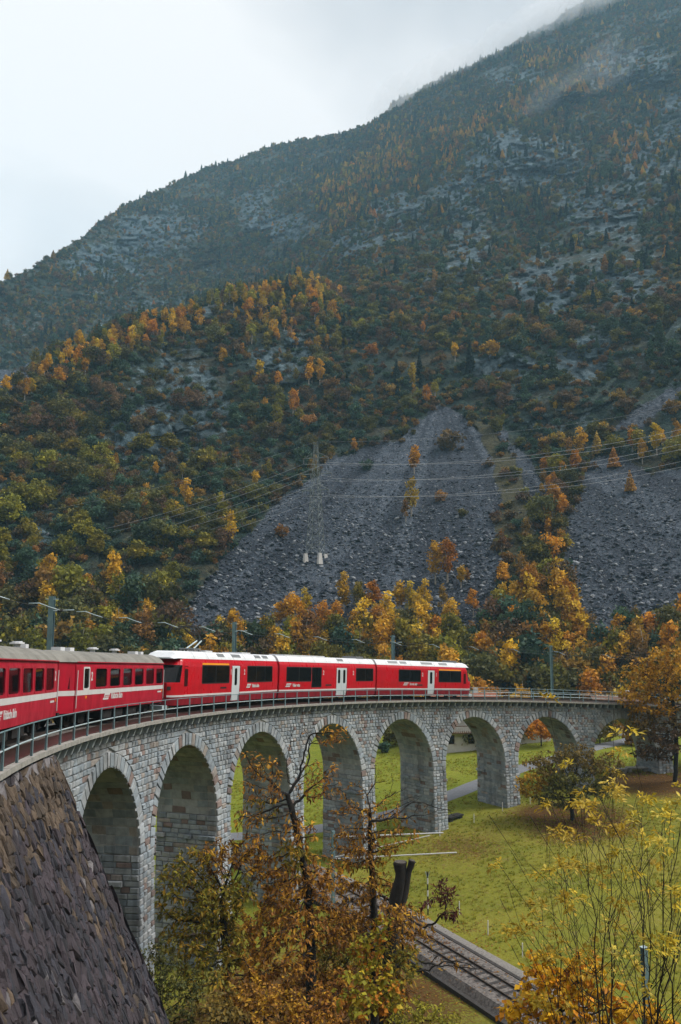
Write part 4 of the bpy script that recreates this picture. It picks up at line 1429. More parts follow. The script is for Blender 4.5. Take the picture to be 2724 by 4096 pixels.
    fl = MB().box((xa + 0.05, -1.2, 0.55), (xb - 0.05, 1.2, 0.62)); fl.build('floor', M['interior'], t)
    ce = MB().box((xa + 0.05, -1.1, 2.80), (xb - 0.05, 1.1, 2.84)); ce.build('ceiling_lining', M['interior'], t)
    seats(t, [x for w in wins for x in np.arange(w[0] + 0.5, w[1], 1.75)], 0.6, 0.8)
    u_ = MB().box((xa, -1.05, 0.0), (xb, 1.05, 0.16)); u_.build('underframe', M['under'], t)
    for x in (-hl + 3.0, hl - 3.0): bogie(t, x)
    for e in (-1, 1):
        if (nose < 0 and e < 0) or (nose > 0 and e > 0): continue
        x = xa if e < 0 else xb
        g = MB()
        for q in range(3):
            x0 = x + e * (0.03 + 0.12 * q)
            g.box((min(x0, x0 + e * 0.09), -1.0 + 0.05 * (q % 2), 0.35), (max(x0, x0 + e * 0.09), 1.0 - 0.05 * (q % 2), 2.85))
        g.build('gangway_bellows', M['black'], t)
    for (txt, x, z, sz) in text:
        lettering(t, txt, x, z, sz, 1.334, M['cream'], 0.60)
        emblem(t, x - 0.95, z - 0.02, 0.28, 1.334, M['cream'])
    for (txt, x, z, sz) in numerals:
        lettering(t, txt, x, z, sz, ay(z + 0.2) + 0.004, M['cream'], 0.75, 0.02, 'numeral')
    if nose:
        e = -1 if nose < 0 else 1
        xm = xa if e < 0 else xb
        # loft: sections towards the front
        sec_z = [0.12, 0.62, 1.40, 1.50, 2.55, 2.80, 2.97]
        fx = [1.22, 1.34, 1.38, 1.36, 0.62, 0.42, 0.30]           # reach of the nose at each height
        def P(q, zi, sg):
            z = sec_z[zi]; yb_ = ay(z)
            x = xm + e * fx[zi] * q
            return (x, sg * yb_ * (1 - 0.10 * q ** 1.5 - 0.22 * q ** 4), z)
        qs = [0, 0.35, 0.65, 0.85, 0.96, 1.0]
        nb = MB(); ns = MB(); gl = MB(); gs = MB()
        for sg in (-1, 1):
            for zi in range(len(sec_z) - 1):
                for qi in range(len(qs) - 1):
                    V = [P(qs[qi], zi, sg), P(qs[qi + 1], zi, sg), P(qs[qi + 1], zi + 1, sg), P(qs[qi], zi + 1, sg)]
                    tgt = ns if zi == 0 else (gl if (zi == 3 and 1 <= qi <= 4) else nb)
                    tgt.add(V, [(0, 1, 2, 3)])
        for zi in range(len(sec_z) - 1):
            A_ = [P(1.0, zi, -1), P(1.0, zi, 1), P(1.0, zi + 1, 1), P(1.0, zi + 1, -1)]
            (ns if zi == 0 else gl if zi in (3,) else nb).add(A_, [(0, 1, 2, 3)])
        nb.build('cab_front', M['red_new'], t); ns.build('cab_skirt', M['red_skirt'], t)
        gw = gl.build('windscreen', M['glass'], t)
        s2 = MB()
        for sg in (-1, 1):
            for qi in range(len(qs) - 1):
                a_, b2 = np.array(P(qs[qi], 1, sg)), np.array(P(qs[qi + 1], 1, sg))
                off = np.array([0, sg * 0.008, 0]); dz = np.array([0, 0, 0.115])
                s2.add([a_ + off, b2 + off, b2 + off + dz, a_ + off + dz], [(0, 1, 2, 3)])
        s2.build('cab_stripe', M['cream'], t)
        hlmp = MB()
        for sg in (-1, 1):
            a_, b2 = np.array(P(0.85, 2, sg)), np.array(P(0.99, 2, sg))
            off = np.array([e * 0.01, sg * 0.012, -0.36])
            hlmp.add([a_ + off, b2 + off, b2 + off + np.array([0, 0, 0.22]), a_ + off + np.array([0, 0, 0.22])], [(0, 1, 2, 3)])
        hlmp.build('headlight', M['black'], t)
        cw = MB()
        cw.box((min(xm + e * 1.2, xm + e * 1.75), -0.9, -0.12), (max(xm + e * 1.2, xm + e * 1.75), 0.9, 0.14))
        cw.build('snowplough', M['galv_light'], t)
        for sg in (-1, 1):              # narrow cab side window
            wn_ = MB()
            wn_.add([(xm + e * 0.02, sg * (ay(1.3) + 0.006), 1.25), (xm - e * 0.42, sg * (ay(1.3) + 0.006), 1.25), (xm - e * 0.42, sg * (ay(2.5) + 0.006), 2.5), (xm + e * 0.02, sg * (ay(2.5) + 0.006), 2.5)], [(0, 1, 2, 3)])
            wn_.build('cab_side_window', M['glass'], t)
        blk = MB().box((xm - 0.05, -1.1, 0.6), (xm + 0.05, 1.1, 2.8)); blk.build('cab_bulkhead', M['interior'], t)
    pl = MB().box((-0.35 if nose <= 0 else 1.6, -1.342, 1.02), (0.9 if nose <= 0 else 2.6, -1.336, 1.13)) if not doors else MB().box((doors[0][0] - 1.75, -1.342, 1.02), (doors[0][0] - 0.85, -1.336, 1.13))
    pl.build('data_plate', M['under'], t)
    if panto:
        p = MB(); x0 = -3.85; kn = np.array([-2.6, 0, 4.2]); hd = np.array([x0 - 0.35, 0, 5.02])
        low = MB()
        for sy_ in (-0.28, 0.28):
            low.tube([(x0, sy_, 3.62), (kn[0], sy_ * 0.6, kn[2])], 0.05, 6)
            p.tube([(kn[0], sy_ * 0.6, kn[2]), (hd[0], sy_ * 1.6, hd[2])], 0.045, 6)
        p.tube([(kn[0], -0.3, kn[2]), (kn[0], 0.3, kn[2])], 0.07, 6)
        po = p.build('pantograph', M['black'], ro)
        low.build('lower_arm', M['galv_light'], po)
        hh = MB()
        for dx in (-0.2, 0.2):
            hh.tube([(hd[0] + dx, -0.85, 4.85), (hd[0] + dx, -0.6, 5.04), (hd[0] + dx, 0.6, 5.04), (hd[0] + dx, 0.85, 4.85)], 0.05, 6)
        hh.build('collector_head', M['black'], po)
        ins = MB()
        for (dx, dy) in ((-0.35, -0.5), (0.35, -0.5), (-0.35, 0.5), (0.35, 0.5)):
            ins.tube([(x0 + dx, dy, 3.40), (x0 + dx, dy, 3.58)], 0.07, 8)
        ins.box((x0 - 0.5, -0.55, 3.56), (x0 + 0.5, 0.55, 3.64))
        ins.build('pantograph_base', M['grille'], po)
    return t

railcar('end_railcar', 48.6, 64.95, 'bright red railcar with raised pantograph directly ahead of the crimson coaches',
        [(-4.43, -0.5, (-2.49,)), (2.43, 7.0, (4.02, 5.6))], [(-0.05, 1.2)], [('Rhätische Bahn', 3.30, 1.02, 0.34)], [('1', -0.33, 1.95, 0.5), ('2', 1.85, 1.95, 0.5)],
        [(-4.4, -0.52)], -1, [(-1.9, -0.9, 'grille'), (0.3, 1.7, 'grille'), (4.2, 5.2, 'grille'), (5.6, 6.6, 'grille'), (-3.2, -2.2, 'box'), (2.4, 3.9, 'box')], panto=True)
railcar('middle_railcar', 65.25, 81.0, 'bright red windowed middle railcar with a pale double door',
        [(-6.81, -3.25, (-5.03,)), (-3.15, -1.65), (4.13, 7.3, (5.81,))], [(0.78, 2.52)], [('Viafier retica', -5.92, 0.98, 0.34)], [('2', -1.45, 1.95, 0.5), ('2', 3.55, 1.95, 0.5)],
        [], 0, [(1.2, 2.2, 'grille'), (5.0, 6.2, 'dark'), (-6.5, -0.5, 'box')], tall=[(-3.15, -1.65)])
railcar('end_railcar', 81.25, 97.05, 'bright red railcar at the far end of the train',
        [(-4.61, -1.22, (-2.9,)), (1.73, 5.58, (3.67,))], [(-0.06, 1.04)], [('Ferrovia retica', -2.92, 1.05, 0.34)], [('2', -1.02, 1.95, 0.5), ('1', 1.22, 1.95, 0.5)],
        [(1.75, 5.56)], 1, [(-6.0, -4.6, 'grille'), (-4.2, -3.2, 'grille'), (-0.9, 0.9, 'grille'), (2.0, 3.4, 'grille'), (4.9, 5.4, 'dark')])

# ================================================================== OVERHEAD LINE
def hpole(s, r, w0, w1, label):
    t = thing('catenary_pole', label, 'pole', arc(s, r, w0), group='overhead line poles on the viaduct')
    loc = np.array(t.location); h = w1 - w0
    a = s / R0; lat = np.array([math.cos(a), -math.sin(a), 0]); tg = np.array([math.sin(a), math.cos(a), 0])
    def bx(mb, l0, l1, t0, t1, z0, z1):
        mb.hexa([lat * l_ + tg * t_ + np.array([0, 0, z]) for z in (z0, z1) for (l_, t_) in ((l0, t0), (l1, t0), (l1, t1), (l0, t1))])
    mb = MB()
    bx(mb, -0.13, 0.13, -0.13, -0.105, 0, h); bx(mb, -0.13, 0.13, 0.105, 0.13, 0, h); bx(mb, -0.012, 0.012, -0.1, 0.1, 0, h)
    mb.build('mast', M['galv'], t)
    mb = MB(); bx(mb, -0.2, 0.2, -0.2, 0.2, -0.25, 0.05); mb.build('base_plate', M['concrete'], t)
    mb = MB()
    z = h - 0.75
    mb.tube([np.array([0, 0, z]), lat * 1.2 + np.array([0, 0, z + 0.05])], 0.035, 6)
    mb.build('cantilever_stub', M['galv_light'], t)
    mb = MB(); mb.tube([lat * 0.35 + np.array([0, 0, z + .01]), lat * 0.62 + np.array([0, 0, z + 0.03])], 0.07, 8); mb.build('insulator', M['under'], t)
    mb = MB()
    mb.tube([np.array([0, 0, h - 0.15]) - lat * 0.35, np.array([0, 0, h - 0.15]) + lat * 0.35], 0.02, 5); mb.build('cross_bar', M['galv_light'], t)
    return t
for s, lb in ((40.75, 'grey steel overhead line pole behind the second crimson coach'), (64.5, 'grey steel overhead line pole between first and middle railcar'),
              (88.6, 'grey steel overhead line pole behind the last railcar'), (113.0, 'grey steel overhead line pole beyond the train on the empty viaduct'),
              ):
    hpole(s, 72.55, -0.4, 6.0, lb)
wire = MB().tube([arc(s, 70.15 - 0.25 * math.cos((s - 40.75) / 6.0 * 2 * math.pi) * 0.3, 4.95) for s in np.arange(14, 150, 0.75)], 0.007, 4)
tag(wire.build('contact_wire', M['darkwire']), 'thin dark contact wire curving above the train', 'wire')
wire = MB().tube([arc(s, 71.6, 5.25) for s in np.arange(14, 150, 0.75)], 0.006, 4)
tag(wire.build('carrier_wire', M['darkwire']), 'thin carrier wire along the overhead line poles', 'wire')
ORD = 'first second third fourth fifth sixth seventh eighth ninth tenth eleventh twelfth thirteenth fourteenth fifteenth sixteenth seventeenth eighteenth nineteenth'.split()
arms = [18.5, 24.5, 30.2, 36.0, 41.5, 46.8, 52.0, 57.5, 63.2, 69.0, 75.0, 81.0, 87.0, 93.2, 99.5, 106.0, 113.0, 120.0, 127.5]
for i, s in enumerate(arms):
    w = 5.25
    mb = MB().tube([arc(s - 0.1, 71.5, w), arc(s, 71.05, w + 0.02), arc(s + 0.08, 70.6, 5.10), arc(s + 0.15, 70.15, 4.965)], [0.028, 0.028, 0.024, 0.018], 6)
    a = 'above the crimson coaches' if s < 48 else 'above the bright red railcars' if s < 97 else 'above the empty track beyond the train'
    tag(mb.build('pull_off_arm', M['galv_light'], None, True), 'slim pale pull-off arm of the overhead wire, ' + ORD[i] + ' from the left', 'wire arm', 'pull-off arms ' + a)

# ================================================================== LOWER TRACK AND SMALL THINGS ON THE MEADOW
LT = smooth_line([(-34.4, 8), (-34.9, 22), (-35.15, 32), (-35.4, 42), (-35.8, 52), (-36.9, 60), (-40, 68), (-46, 75), (-56, 82), (-70, 88)], 120)
def lt_centre(i):
    p = LT[i]; q = LT[min(i + 1, len(LT) - 1)] - LT[max(i - 1, 0)]; q = q / np.linalg.norm(q)
    return np.array([p[0], p[1], -19.35]), np.array([q[1], -q[0], 0])
lt = rail_track('railway_track', 'straight lower railway track at the foot of the trees in the meadow', lt_centre, None, list(range(len(LT))), 1.0, 1.5)
ll = np.array(lt.location)
i = 14.0
acc = 0
seg = np.concatenate([[0], np.cumsum(np.linalg.norm(np.diff(LT, axis=0), axis=1))])
for d in np.arange(18, 66, 0.68):
    x = np.interp(d, seg, LT[:, 0]); y = np.interp(d, seg, LT[:, 1])
    k = int(np.clip(np.searchsorted(seg, d), 1, len(LT) - 1)); tg = LT[k] - LT[k - 1]; tg = np.array([*(tg / np.linalg.norm(tg)), 0]); lat = np.array([tg[1], -tg[0], 0])
    p = np.array([x, y, -19.35])
    MB().hexa([p + lat * a + tg * q + np.array([0, 0, h]) - ll for h in (-0.24, -0.105) for (a, q) in ((-0.9, -.12), (0.9, -.12), (0.9, .12), (-0.9, .12))]).build('sleeper', M['sleeper'], lt)
for off, nm in ((2.12, 'cable trough beside the lower track on the meadow side'), (-2.15, 'cable trough beside the lower track on the tree side')):
    L2 = offset_line(LT, off); mb = MB()
    for i in range(8, len(L2) - 30):
        a, b_ = L2[i], L2[i + 1]
        tg = (b_ - a) / np.linalg.norm(b_ - a); la = np.array([tg[1], -tg[0]])
        q = [np.array([*(p + la * sgn * 0.13), z]) for z in (-20.1, -19.74) for p, sgn in ((a, -1), (a + (b_ - a) * 0.985, -1), (a + (b_ - a) * 0.985, 1), (a, 1))]
        mb.hexa(q)
    tag(mb.build('cable_trough', M['sleeper']), 'long dark ' + nm, 'trough')
#strip('path', offset_line(LT, -4.2)[6:60], 1.6, 0.10, M['gravel'], 'grey gravel path along the lower track')
strip('gravel_shoulder', offset_line(LT, 2.9)[10:70], 0.9, 0.06, M['gravel'], 'thin gravel shoulder between lower track and grass')

# catenary pole of the lower track with white cantilevers
pp = gpt(1549, 3640); pp = np.array([-38.6, 50.5, float(zg(-38.6, 50.5))])
def on_ray_at(px, py, D): return at_dist(px, py, D)
Dp = float(np.hypot(*(pp[:2] - CAM[:2])))
t = thing('lower_catenary_pole', 'overhead line pole with white cantilever tubes beside the lower track', 'pole', pp)
top = at_dist(1549, 3325, Dp); hgt = top[2] - pp[2]
MB().box((-0.11, -0.11, 0), (0.11, 0.11, hgt)).build('mast', M['galv'], t)
def rel(px, py, D): return at_dist(px, py, D) - pp
a0 = np.array([0, 0, rel(1552, 3350, Dp)[2]]); a1 = np.array([0, 0, rel(1552, 3437, Dp)[2]])
MB().tube([a0, rel(1773, 3331, Dp - 1.2)], 0.045, 7).build('cantilever_tube', M['white_stake'], t)
MB().tube([a1, rel(1827, 3410, Dp - 3.0)], 0.045, 7).build('cantilever_tube', M['white_stake'], t)
MB().tube([a1 + np.array([0, 0, 0.1]), rel(1720, 3342, Dp - 0.9)], 0.035, 7).build('stay_tube', M['white_stake'], t)
MB().tube([rel(1759, 3300, Dp - 1.15), rel(1759, 3345, Dp - 1.15)], 0.03, 6).build('insulator', M['white_stake'], t)

for (x, yb_, yt, lb) in ((1896, 3291, 3256, 'short white stake near the dark stone bench'), (1837, 3660, 3606, 'white stake beside the lower track farthest from the camera'),
                         (1952, 3741, 3682, 'white stake beside the lower track between two others'), (2090, 3830, 3773, 'white stake beside the lower track nearest the orange shrub'),
                         (2010, 3245, 3210, 'white stake at the foot of the sixth pier'), (2121, 3217, 3190, 'white stake beside the round bronze tree')):
    g = gpt(x, yb_); h = float(at_dist(x, yt, np.hypot(*(g[:2] - CAM[:2])))[2] - g[2])
    mb = MB().tube([g - np.array([0, 0, 0.05]), g + np.array([0.02, 0, h])], 0.035, 6).tube([g + np.array([0.02, 0, h]), g + np.array([0.02, 0, h + 0.03])], [0.035, 0.01], 6)
    tag(mb.build('fence_stake', M['white_stake']), lb, 'stake', 'white fence stakes on the meadow')
g = gpt(1712, 3659); h = float(at_dist(1712, 3487, np.hypot(*(g[:2] - CAM[:2])))[2] - g[2])
t = thing('signal_post', 'thin black and white marker post beside the lower track', 'post', g)
nb = 7
for i in range(nb):
    MB().tube([(0, 0, h * i / nb), (0, 0, h * (i + 1) / nb)], 0.05, 6).build('post_band', M['white_stake'] if i % 2 else M['black'], t)
MB().tube([(0, 0, h * 0.85), (-0.12, 0.1, h)], 0.03, 5).tube([(0, 0, h * 0.85), (0.12, -0.1, h)], 0.03, 5).build('forked_top', M['galv_light'], t)

def bench(px, py, rz, L, W, H, label, mat):
    g = gpt(px, py)
    t = thing('stone_bench', label, 'bench', g, group='stone benches on the meadow')
    t.rotation_euler = (0, 0, rz)
    mb = MB()
    for k in range(2):
        y0 = -W / 2 + k * (W / 2 + 0.02); mb = MB().box((-L / 2, y0, H - 0.16), (L / 2, y0 + W / 2 - 0.02, H)); mb.build('slab', mat, t)
    for x in (-L * 0.36, L * 0.36):
        MB().box((x - 0.2, -W / 2 + 0.08, -0.1), (x + 0.2, W / 2 - 0.08, H - 0.16)).build('leg', mat, t)
bench(1815, 3278, 0.25, 2.2, 0.9, 0.45, 'dark stone bench on the grass between the fifth and sixth pier', M['under'])
bench(2470, 3090, -0.6, 2.3, 0.8, 0.5, 'grey stone bench in fallen leaves beside the bronze tree', M['concrete'])
bench(2548, 3085, -0.5, 2.6, 0.9, 0.5, 'long grey stone bench at the foot of the eighth pier', M['concrete'])

# ================================================================== PYLON, POWER LINES, HOUSES
pc = mpt(1262, 2232) + np.array([0, 0, 0.3])
Dpy = float(np.hypot(*(pc[:2] - CAM[:2])))
ptop = at_dist(1262, 1768, Dpy); PH = float(ptop[2] - pc[2])
pyl = thing('power_pylon', 'grey lattice power pylon on concrete feet standing on the scree', 'pylon', pc)
bt = math.radians(20); RX = np.array([math.cos(HEAD + bt), -math.sin(HEAD + bt), 0]); RY = np.array([RX[1], -RX[0], 0]) * -1
def half_w(f): return 1.55 * (1 - f) ** 1.1 + 0.38
def corner(f, i, j): return RX * half_w(f) * i + RY * half_w(f) * j + np.array([0, 0, PH * f])
CORN = [(-1, -1), (1, -1), (1, 1), (-1, 1)]
for (i, j) in CORN:
    MB().tube([corner(f, i, j) for f in np.linspace(0.02, 1, 8)], 0.065, 4).build('leg', M['pylon'], pyl)
    f = MB(); c0 = corner(0, i, j)
    f.hexa([c0 + np.array([a * 0.6, b_ * 0.6, -1.8]) for (a, b_) in ((-1, -1), (1, -1), (1, 1), (-1, 1))] + [c0 + np.array([a * 0.38, b_ * 0.38, 1.0]) for (a, b_) in ((-1, -1), (1, -1), (1, 1), (-1, 1))])
    f.build('concrete_foot', M['plaster'], pyl)
lv = np.linspace(0.03, 0.97, 13)
for k in range(4):
    br = MB()
    (i0, j0), (i1, j1) = CORN[k], CORN[(k + 1) % 4]
    for f0, f1 in zip(lv[:-1], lv[1:]):
        br.tube([corner(f0, i0, j0), corner(f1, i1, j1)], 0.036, 4); br.tube([corner(f0, i1, j1), corner(f1, i0, j0)], 0.036, 4)
        br.tube([corner(f1, i0, j0), corner(f1, i1, j1)], 0.036, 4)
    br.build('bracing', M['pylon'], pyl)
ARMF = [(0.86, 3.4), (0.72, 4.4), (0.58, 3.6)]
for (f, hw) in ARMF:
    for sg in (-1, 1):
        a = MB(); tip = RX * hw * sg + np.array([0, 0, PH * f])
        for j in (-1, 1):
            a.tube([corner(f, sg, j), tip], 0.06, 4); a.tube([corner(f + 0.05, sg, j), tip], 0.045, 4)
        a.build('cross_arm', M['pylon'], pyl)
        ins = MB().tube([tip, tip - np.array([0, 0, 1.4])], 0.09, 6); ins.build('insulator', M['grille'], pyl)
LEFT = [(2158, 1905), (2180, 1930), (2205, 1955), (2226, 1980), (2262, 2010), (2288, 2030)]
ends = []
k = 0
WN = ['topmost', 'second highest', 'third highest', 'third lowest', 'second lowest', 'lowest']
RIGHTY = [1645, 1668, 1702, 1722, 1772, 1795]
for (f, hw) in ARMF:
    for sg in (-1, 1):
        tip = pc + RX * hw * sg + np.array([0, 0, PH * f - 1.4])
        a = at_dist(-500, LEFT[k][0] + 75, 235.0); c = at_dist(3250, RIGHTY[k] - 75, 262.0)
        pts_ = []
        for q in np.linspace(0, 1, 26):
            p = a * (1 - q) + tip * q; p[2] -= 5.5 * 4 * q * (1 - q); pts_.append(p)
        for q in np.linspace(0, 1, 30)[1:]:
            p = tip * (1 - q) + c * q; p[2] -= 6.5 * 4 * q * (1 - q); pts_.append(p)
        tag(MB().tube(pts_, 0.032, 4, caps=False).build('power_line', M['wire']), 'pale power line across the slope, ' + WN[k] + ' of the six conductors', 'cable', 'power lines across the slope')
        k += 1
a = at_dist(-500, 2120, 240.0); c = at_dist(3250, 1490, 262.0); tip = ptop
pts_ = [a * (1 - q) + tip * q - np.array([0, 0, 4.0 * 4 * q * (1 - q)]) for q in np.linspace(0, 1, 26)] + [tip * (1 - q) + c * q - np.array([0, 0, 5 * 4 * q * (1 - q)]) for q in np.linspace(0, 1, 30)[1:]]
tag(MB().tube(pts_, 0.016, 4, caps=False).build('earth_wire', M['wire']), 'thinnest uppermost wire running over the top of the pylon', 'cable')

def house(px, py, rz, W, Dp_, H, label, roofc, balcony=True):
    g = gpt(px, py)
    t = thing('house', label, 'house', g)
    t.rotation_euler = (0, 0, rz)
    holes = []
    wall = MB(); xs_ = []
    nwin = max(2, int(W // 2.6))
    for fl in range(2):
        for k in range(nwin):
            x = -W / 2 + W * (k + 0.5) / nwin
            holes.append((x - 0.5, x + 0.5, 0.9 + fl * 2.7, 2.2 + fl * 2.7))
    side_wall(wall, -W / 2, W / 2, [(-1, Dp_ / 2), (H, Dp_ / 2)], holes, -1, th=0.25)
    wall.box((-W / 2, Dp_ / 2 - 0.25, -1), (W / 2, Dp_ / 2, H)); wall.box((-W / 2, -Dp_ / 2 + 0.25, -1), (-W / 2 + 0.25, Dp_ / 2 - 0.25, H)); wall.box((W / 2 - 0.25, -Dp_ / 2 + 0.25, -1), (W / 2, Dp_ / 2 - 0.25, H))
    for e in (-1, 1):
        wall.add([(e * W / 2, -Dp_ / 2, H), (e * W / 2, Dp_ / 2, H), (e * W / 2, 0, H + Dp_ * 0.32)], [(0, 1, 2)])
    wall.build('wall', M['plaster'], t)
    for (a, b_, z0, z1) in holes:
        f = MB()
        for q in ((a, a + .07, z0, z1), (b_ - .07, b_, z0, z1), (a + .07, b_ - .07, z0, z0 + .07), (a + .07, b_ - .07, z1 - .07, z1)):
            f.box((q[0], -Dp_ / 2 + 0.06, q[2]), (q[1], -Dp_ / 2 + 0.14, q[3]))
        w = f.build('window', M['wood'], t)
        MB().box((a, -Dp_ / 2 + 0.10, z0), (b_, -Dp_ / 2 + 0.12, z1)).build('pane', M['glass'], w)
    r = MB()
    o_ = 0.7; hz_ = H + Dp_ * 0.32 + 0.15
    for sg in (-1, 1):
        y1 = sg * (Dp_ / 2 + o_); z1 = H - o_ * 0.64 + 0.1
        r.hexa([(-W / 2 - o_, y1, z1), (W / 2 + o_, y1, z1), (W / 2 + o_, 0, hz_), (-W / 2 - o_, 0, hz_), (-W / 2 - o_, y1, z1 + .18), (W / 2 + o_, y1, z1 + .18), (W / 2 + o_, 0, hz_ + .18), (-W / 2 - o_, 0, hz_ + .18)])
    ro = r.build('roof', roofc, t)
    MB().box((W * 0.2, 0.4, hz_ - 1), (W * 0.2 + 0.6, 1.0, hz_ + 0.9)).build('chimney', M['plaster'], ro)
    if balcony:
        b_ = MB().box((-W / 2 + 0.3, -Dp_ / 2 - 1.2, 2.55), (W / 2 - 0.3, -Dp_ / 2, 2.7)).box((-W / 2 + 0.3, -Dp_ / 2 - 1.2, 3.55), (W / 2 - 0.3, -Dp_ / 2 - 1.1, 3.65))
        bo = b_.build('balcony', M['wood'], t)
        for x in np.arange(-W / 2 + 0.4, W / 2 - 0.3, 0.32):
            MB().box((x, -Dp_ / 2 - 1.19, 2.7), (x + 0.1, -Dp_ / 2 - 1.13, 3.55)).build('baluster', M['plaster'], bo)
    return t
house(1858, 2985, -0.35, 9, 7, 5.2, 'white house with a timber balcony seen through the sixth arch', M['tile_roof'])
house(2118, 2962, -0.2, 5, 4, 2.6, 'low white building behind the orange tree in the seventh arch', M['tile_roof'], False)
house(2480, 2930, -0.4, 8, 6, 3.6, 'pale building glimpsed through the eighth arch', M['wood'], False)

# ================================================================== VEGETATION
PAL = {
    'orange': [(0.54, 0.265, 0.020), (0.60, 0.315, 0.024), (0.45, 0.21, 0.020)],
    'gold': [(0.60, 0.36, 0.026), (0.52, 0.31, 0.024), (0.64, 0.40, 0.036)],
    'olive': [(0.150, 0.140, 0.030), (0.195, 0.168, 0.030), (0.115, 0.115, 0.036)],
    'lime': [(0.26, 0.225, 0.022), (0.20, 0.185, 0.024), (0.31, 0.255, 0.024)],
    'brown': [(0.150, 0.092, 0.046), (0.115, 0.074, 0.042), (0.185, 0.112, 0.048)],
    'rust': [(0.28, 0.155, 0.032), (0.22, 0.12, 0.030), (0.34, 0.19, 0.032)],
    'dark': [(0.016, 0.042, 0.036), (0.022, 0.050, 0.040), (0.012, 0.034, 0.034)],
    'green': [(0.052, 0.100, 0.060), (0.068, 0.112, 0.060), (0.042, 0.084, 0.060)],
    'bronze': [(0.19, 0.13, 0.032), (0.15, 0.11, 0.032), (0.24, 0.15, 0.030)],
    'chestnut': [(0.37, 0.165, 0.026), (0.26, 0.115, 0.024), (0.46, 0.23, 0.026), (0.17, 0.082, 0.026), (0.55, 0.30, 0.026)],
    'chestgreen': [(0.22, 0.19, 0.022), (0.28, 0.21, 0.022), (0.15, 0.14, 0.022), (0.38, 0.22, 0.022)],
    'vine': [(0.30, 0.27, 0.022), (0.24, 0.23, 0.022), (0.40, 0.30, 0.022), (0.46, 0.18, 0.018)],
    'ash': [(0.52, 0.38, 0.030), (0.60, 0.43, 0.045), (0.42, 0.31, 0.026), (0.62, 0.48, 0.085)],
    'maple': [(0.72, 0.40, 0.014), (0.80, 0.46, 0.016), (0.66, 0.27, 0.014), (0.62, 0.36, 0.020)],
    'larchgold': [(0.46, 0.28, 0.050), (0.38, 0.24, 0.050), (0.52, 0.30, 0.046)],
    'larchrust': [(0.42, 0.21, 0.040), (0.34, 0.175, 0.040), (0.47, 0.245, 0.040)],
    'autumn': [(0.62, 0.34, 0.028), (0.52, 0.27, 0.028), (0.70, 0.41, 0.032), (0.38, 0.25, 0.034)],
    'copper': [(0.095, 0.022, 0.016), (0.14, 0.035, 0.018), (0.07, 0.018, 0.014)],
    'bush': [(0.075, 0.085, 0.028), (0.10, 0.10, 0.028), (0.14, 0.12, 0.028)],
}
def quads(P, size, rg, flat=0.0):
    """irregular leaf-clump faces round the points P"""
    n_ = len(P)
    a = rg.normal(size=(n_, 3)); a[:, 2] *= (1 - flat)
    a /= np.linalg.norm(a, axis=1)[:, None]
    b_ = rg.normal(size=(n_, 3)); b_ -= a * (a * b_).sum(1)[:, None]
    b_ /= np.linalg.norm(b_, axis=1)[:, None]
    s = (size * (0.55 + 0.9 * rg.random(n_)))[:, None]
    V = np.stack([P + a * s * (0.5 + 0.3 * rg.random((n_, 1))), P + b_ * s * (0.35 + .3 * rg.random((n_, 1))), P - a * s * (0.5 + 0.3 * rg.random((n_, 1))), P - b_ * s * (0.35 + .3 * rg.random((n_, 1)))], 1)
    V[:, 1, 2] -= 0.12 * s[:, 0]; V[:, 3, 2] -= 0.12 * s[:, 0]
    return V.reshape(-1, 3), np.arange(n_ * 4).reshape(-1, 4)

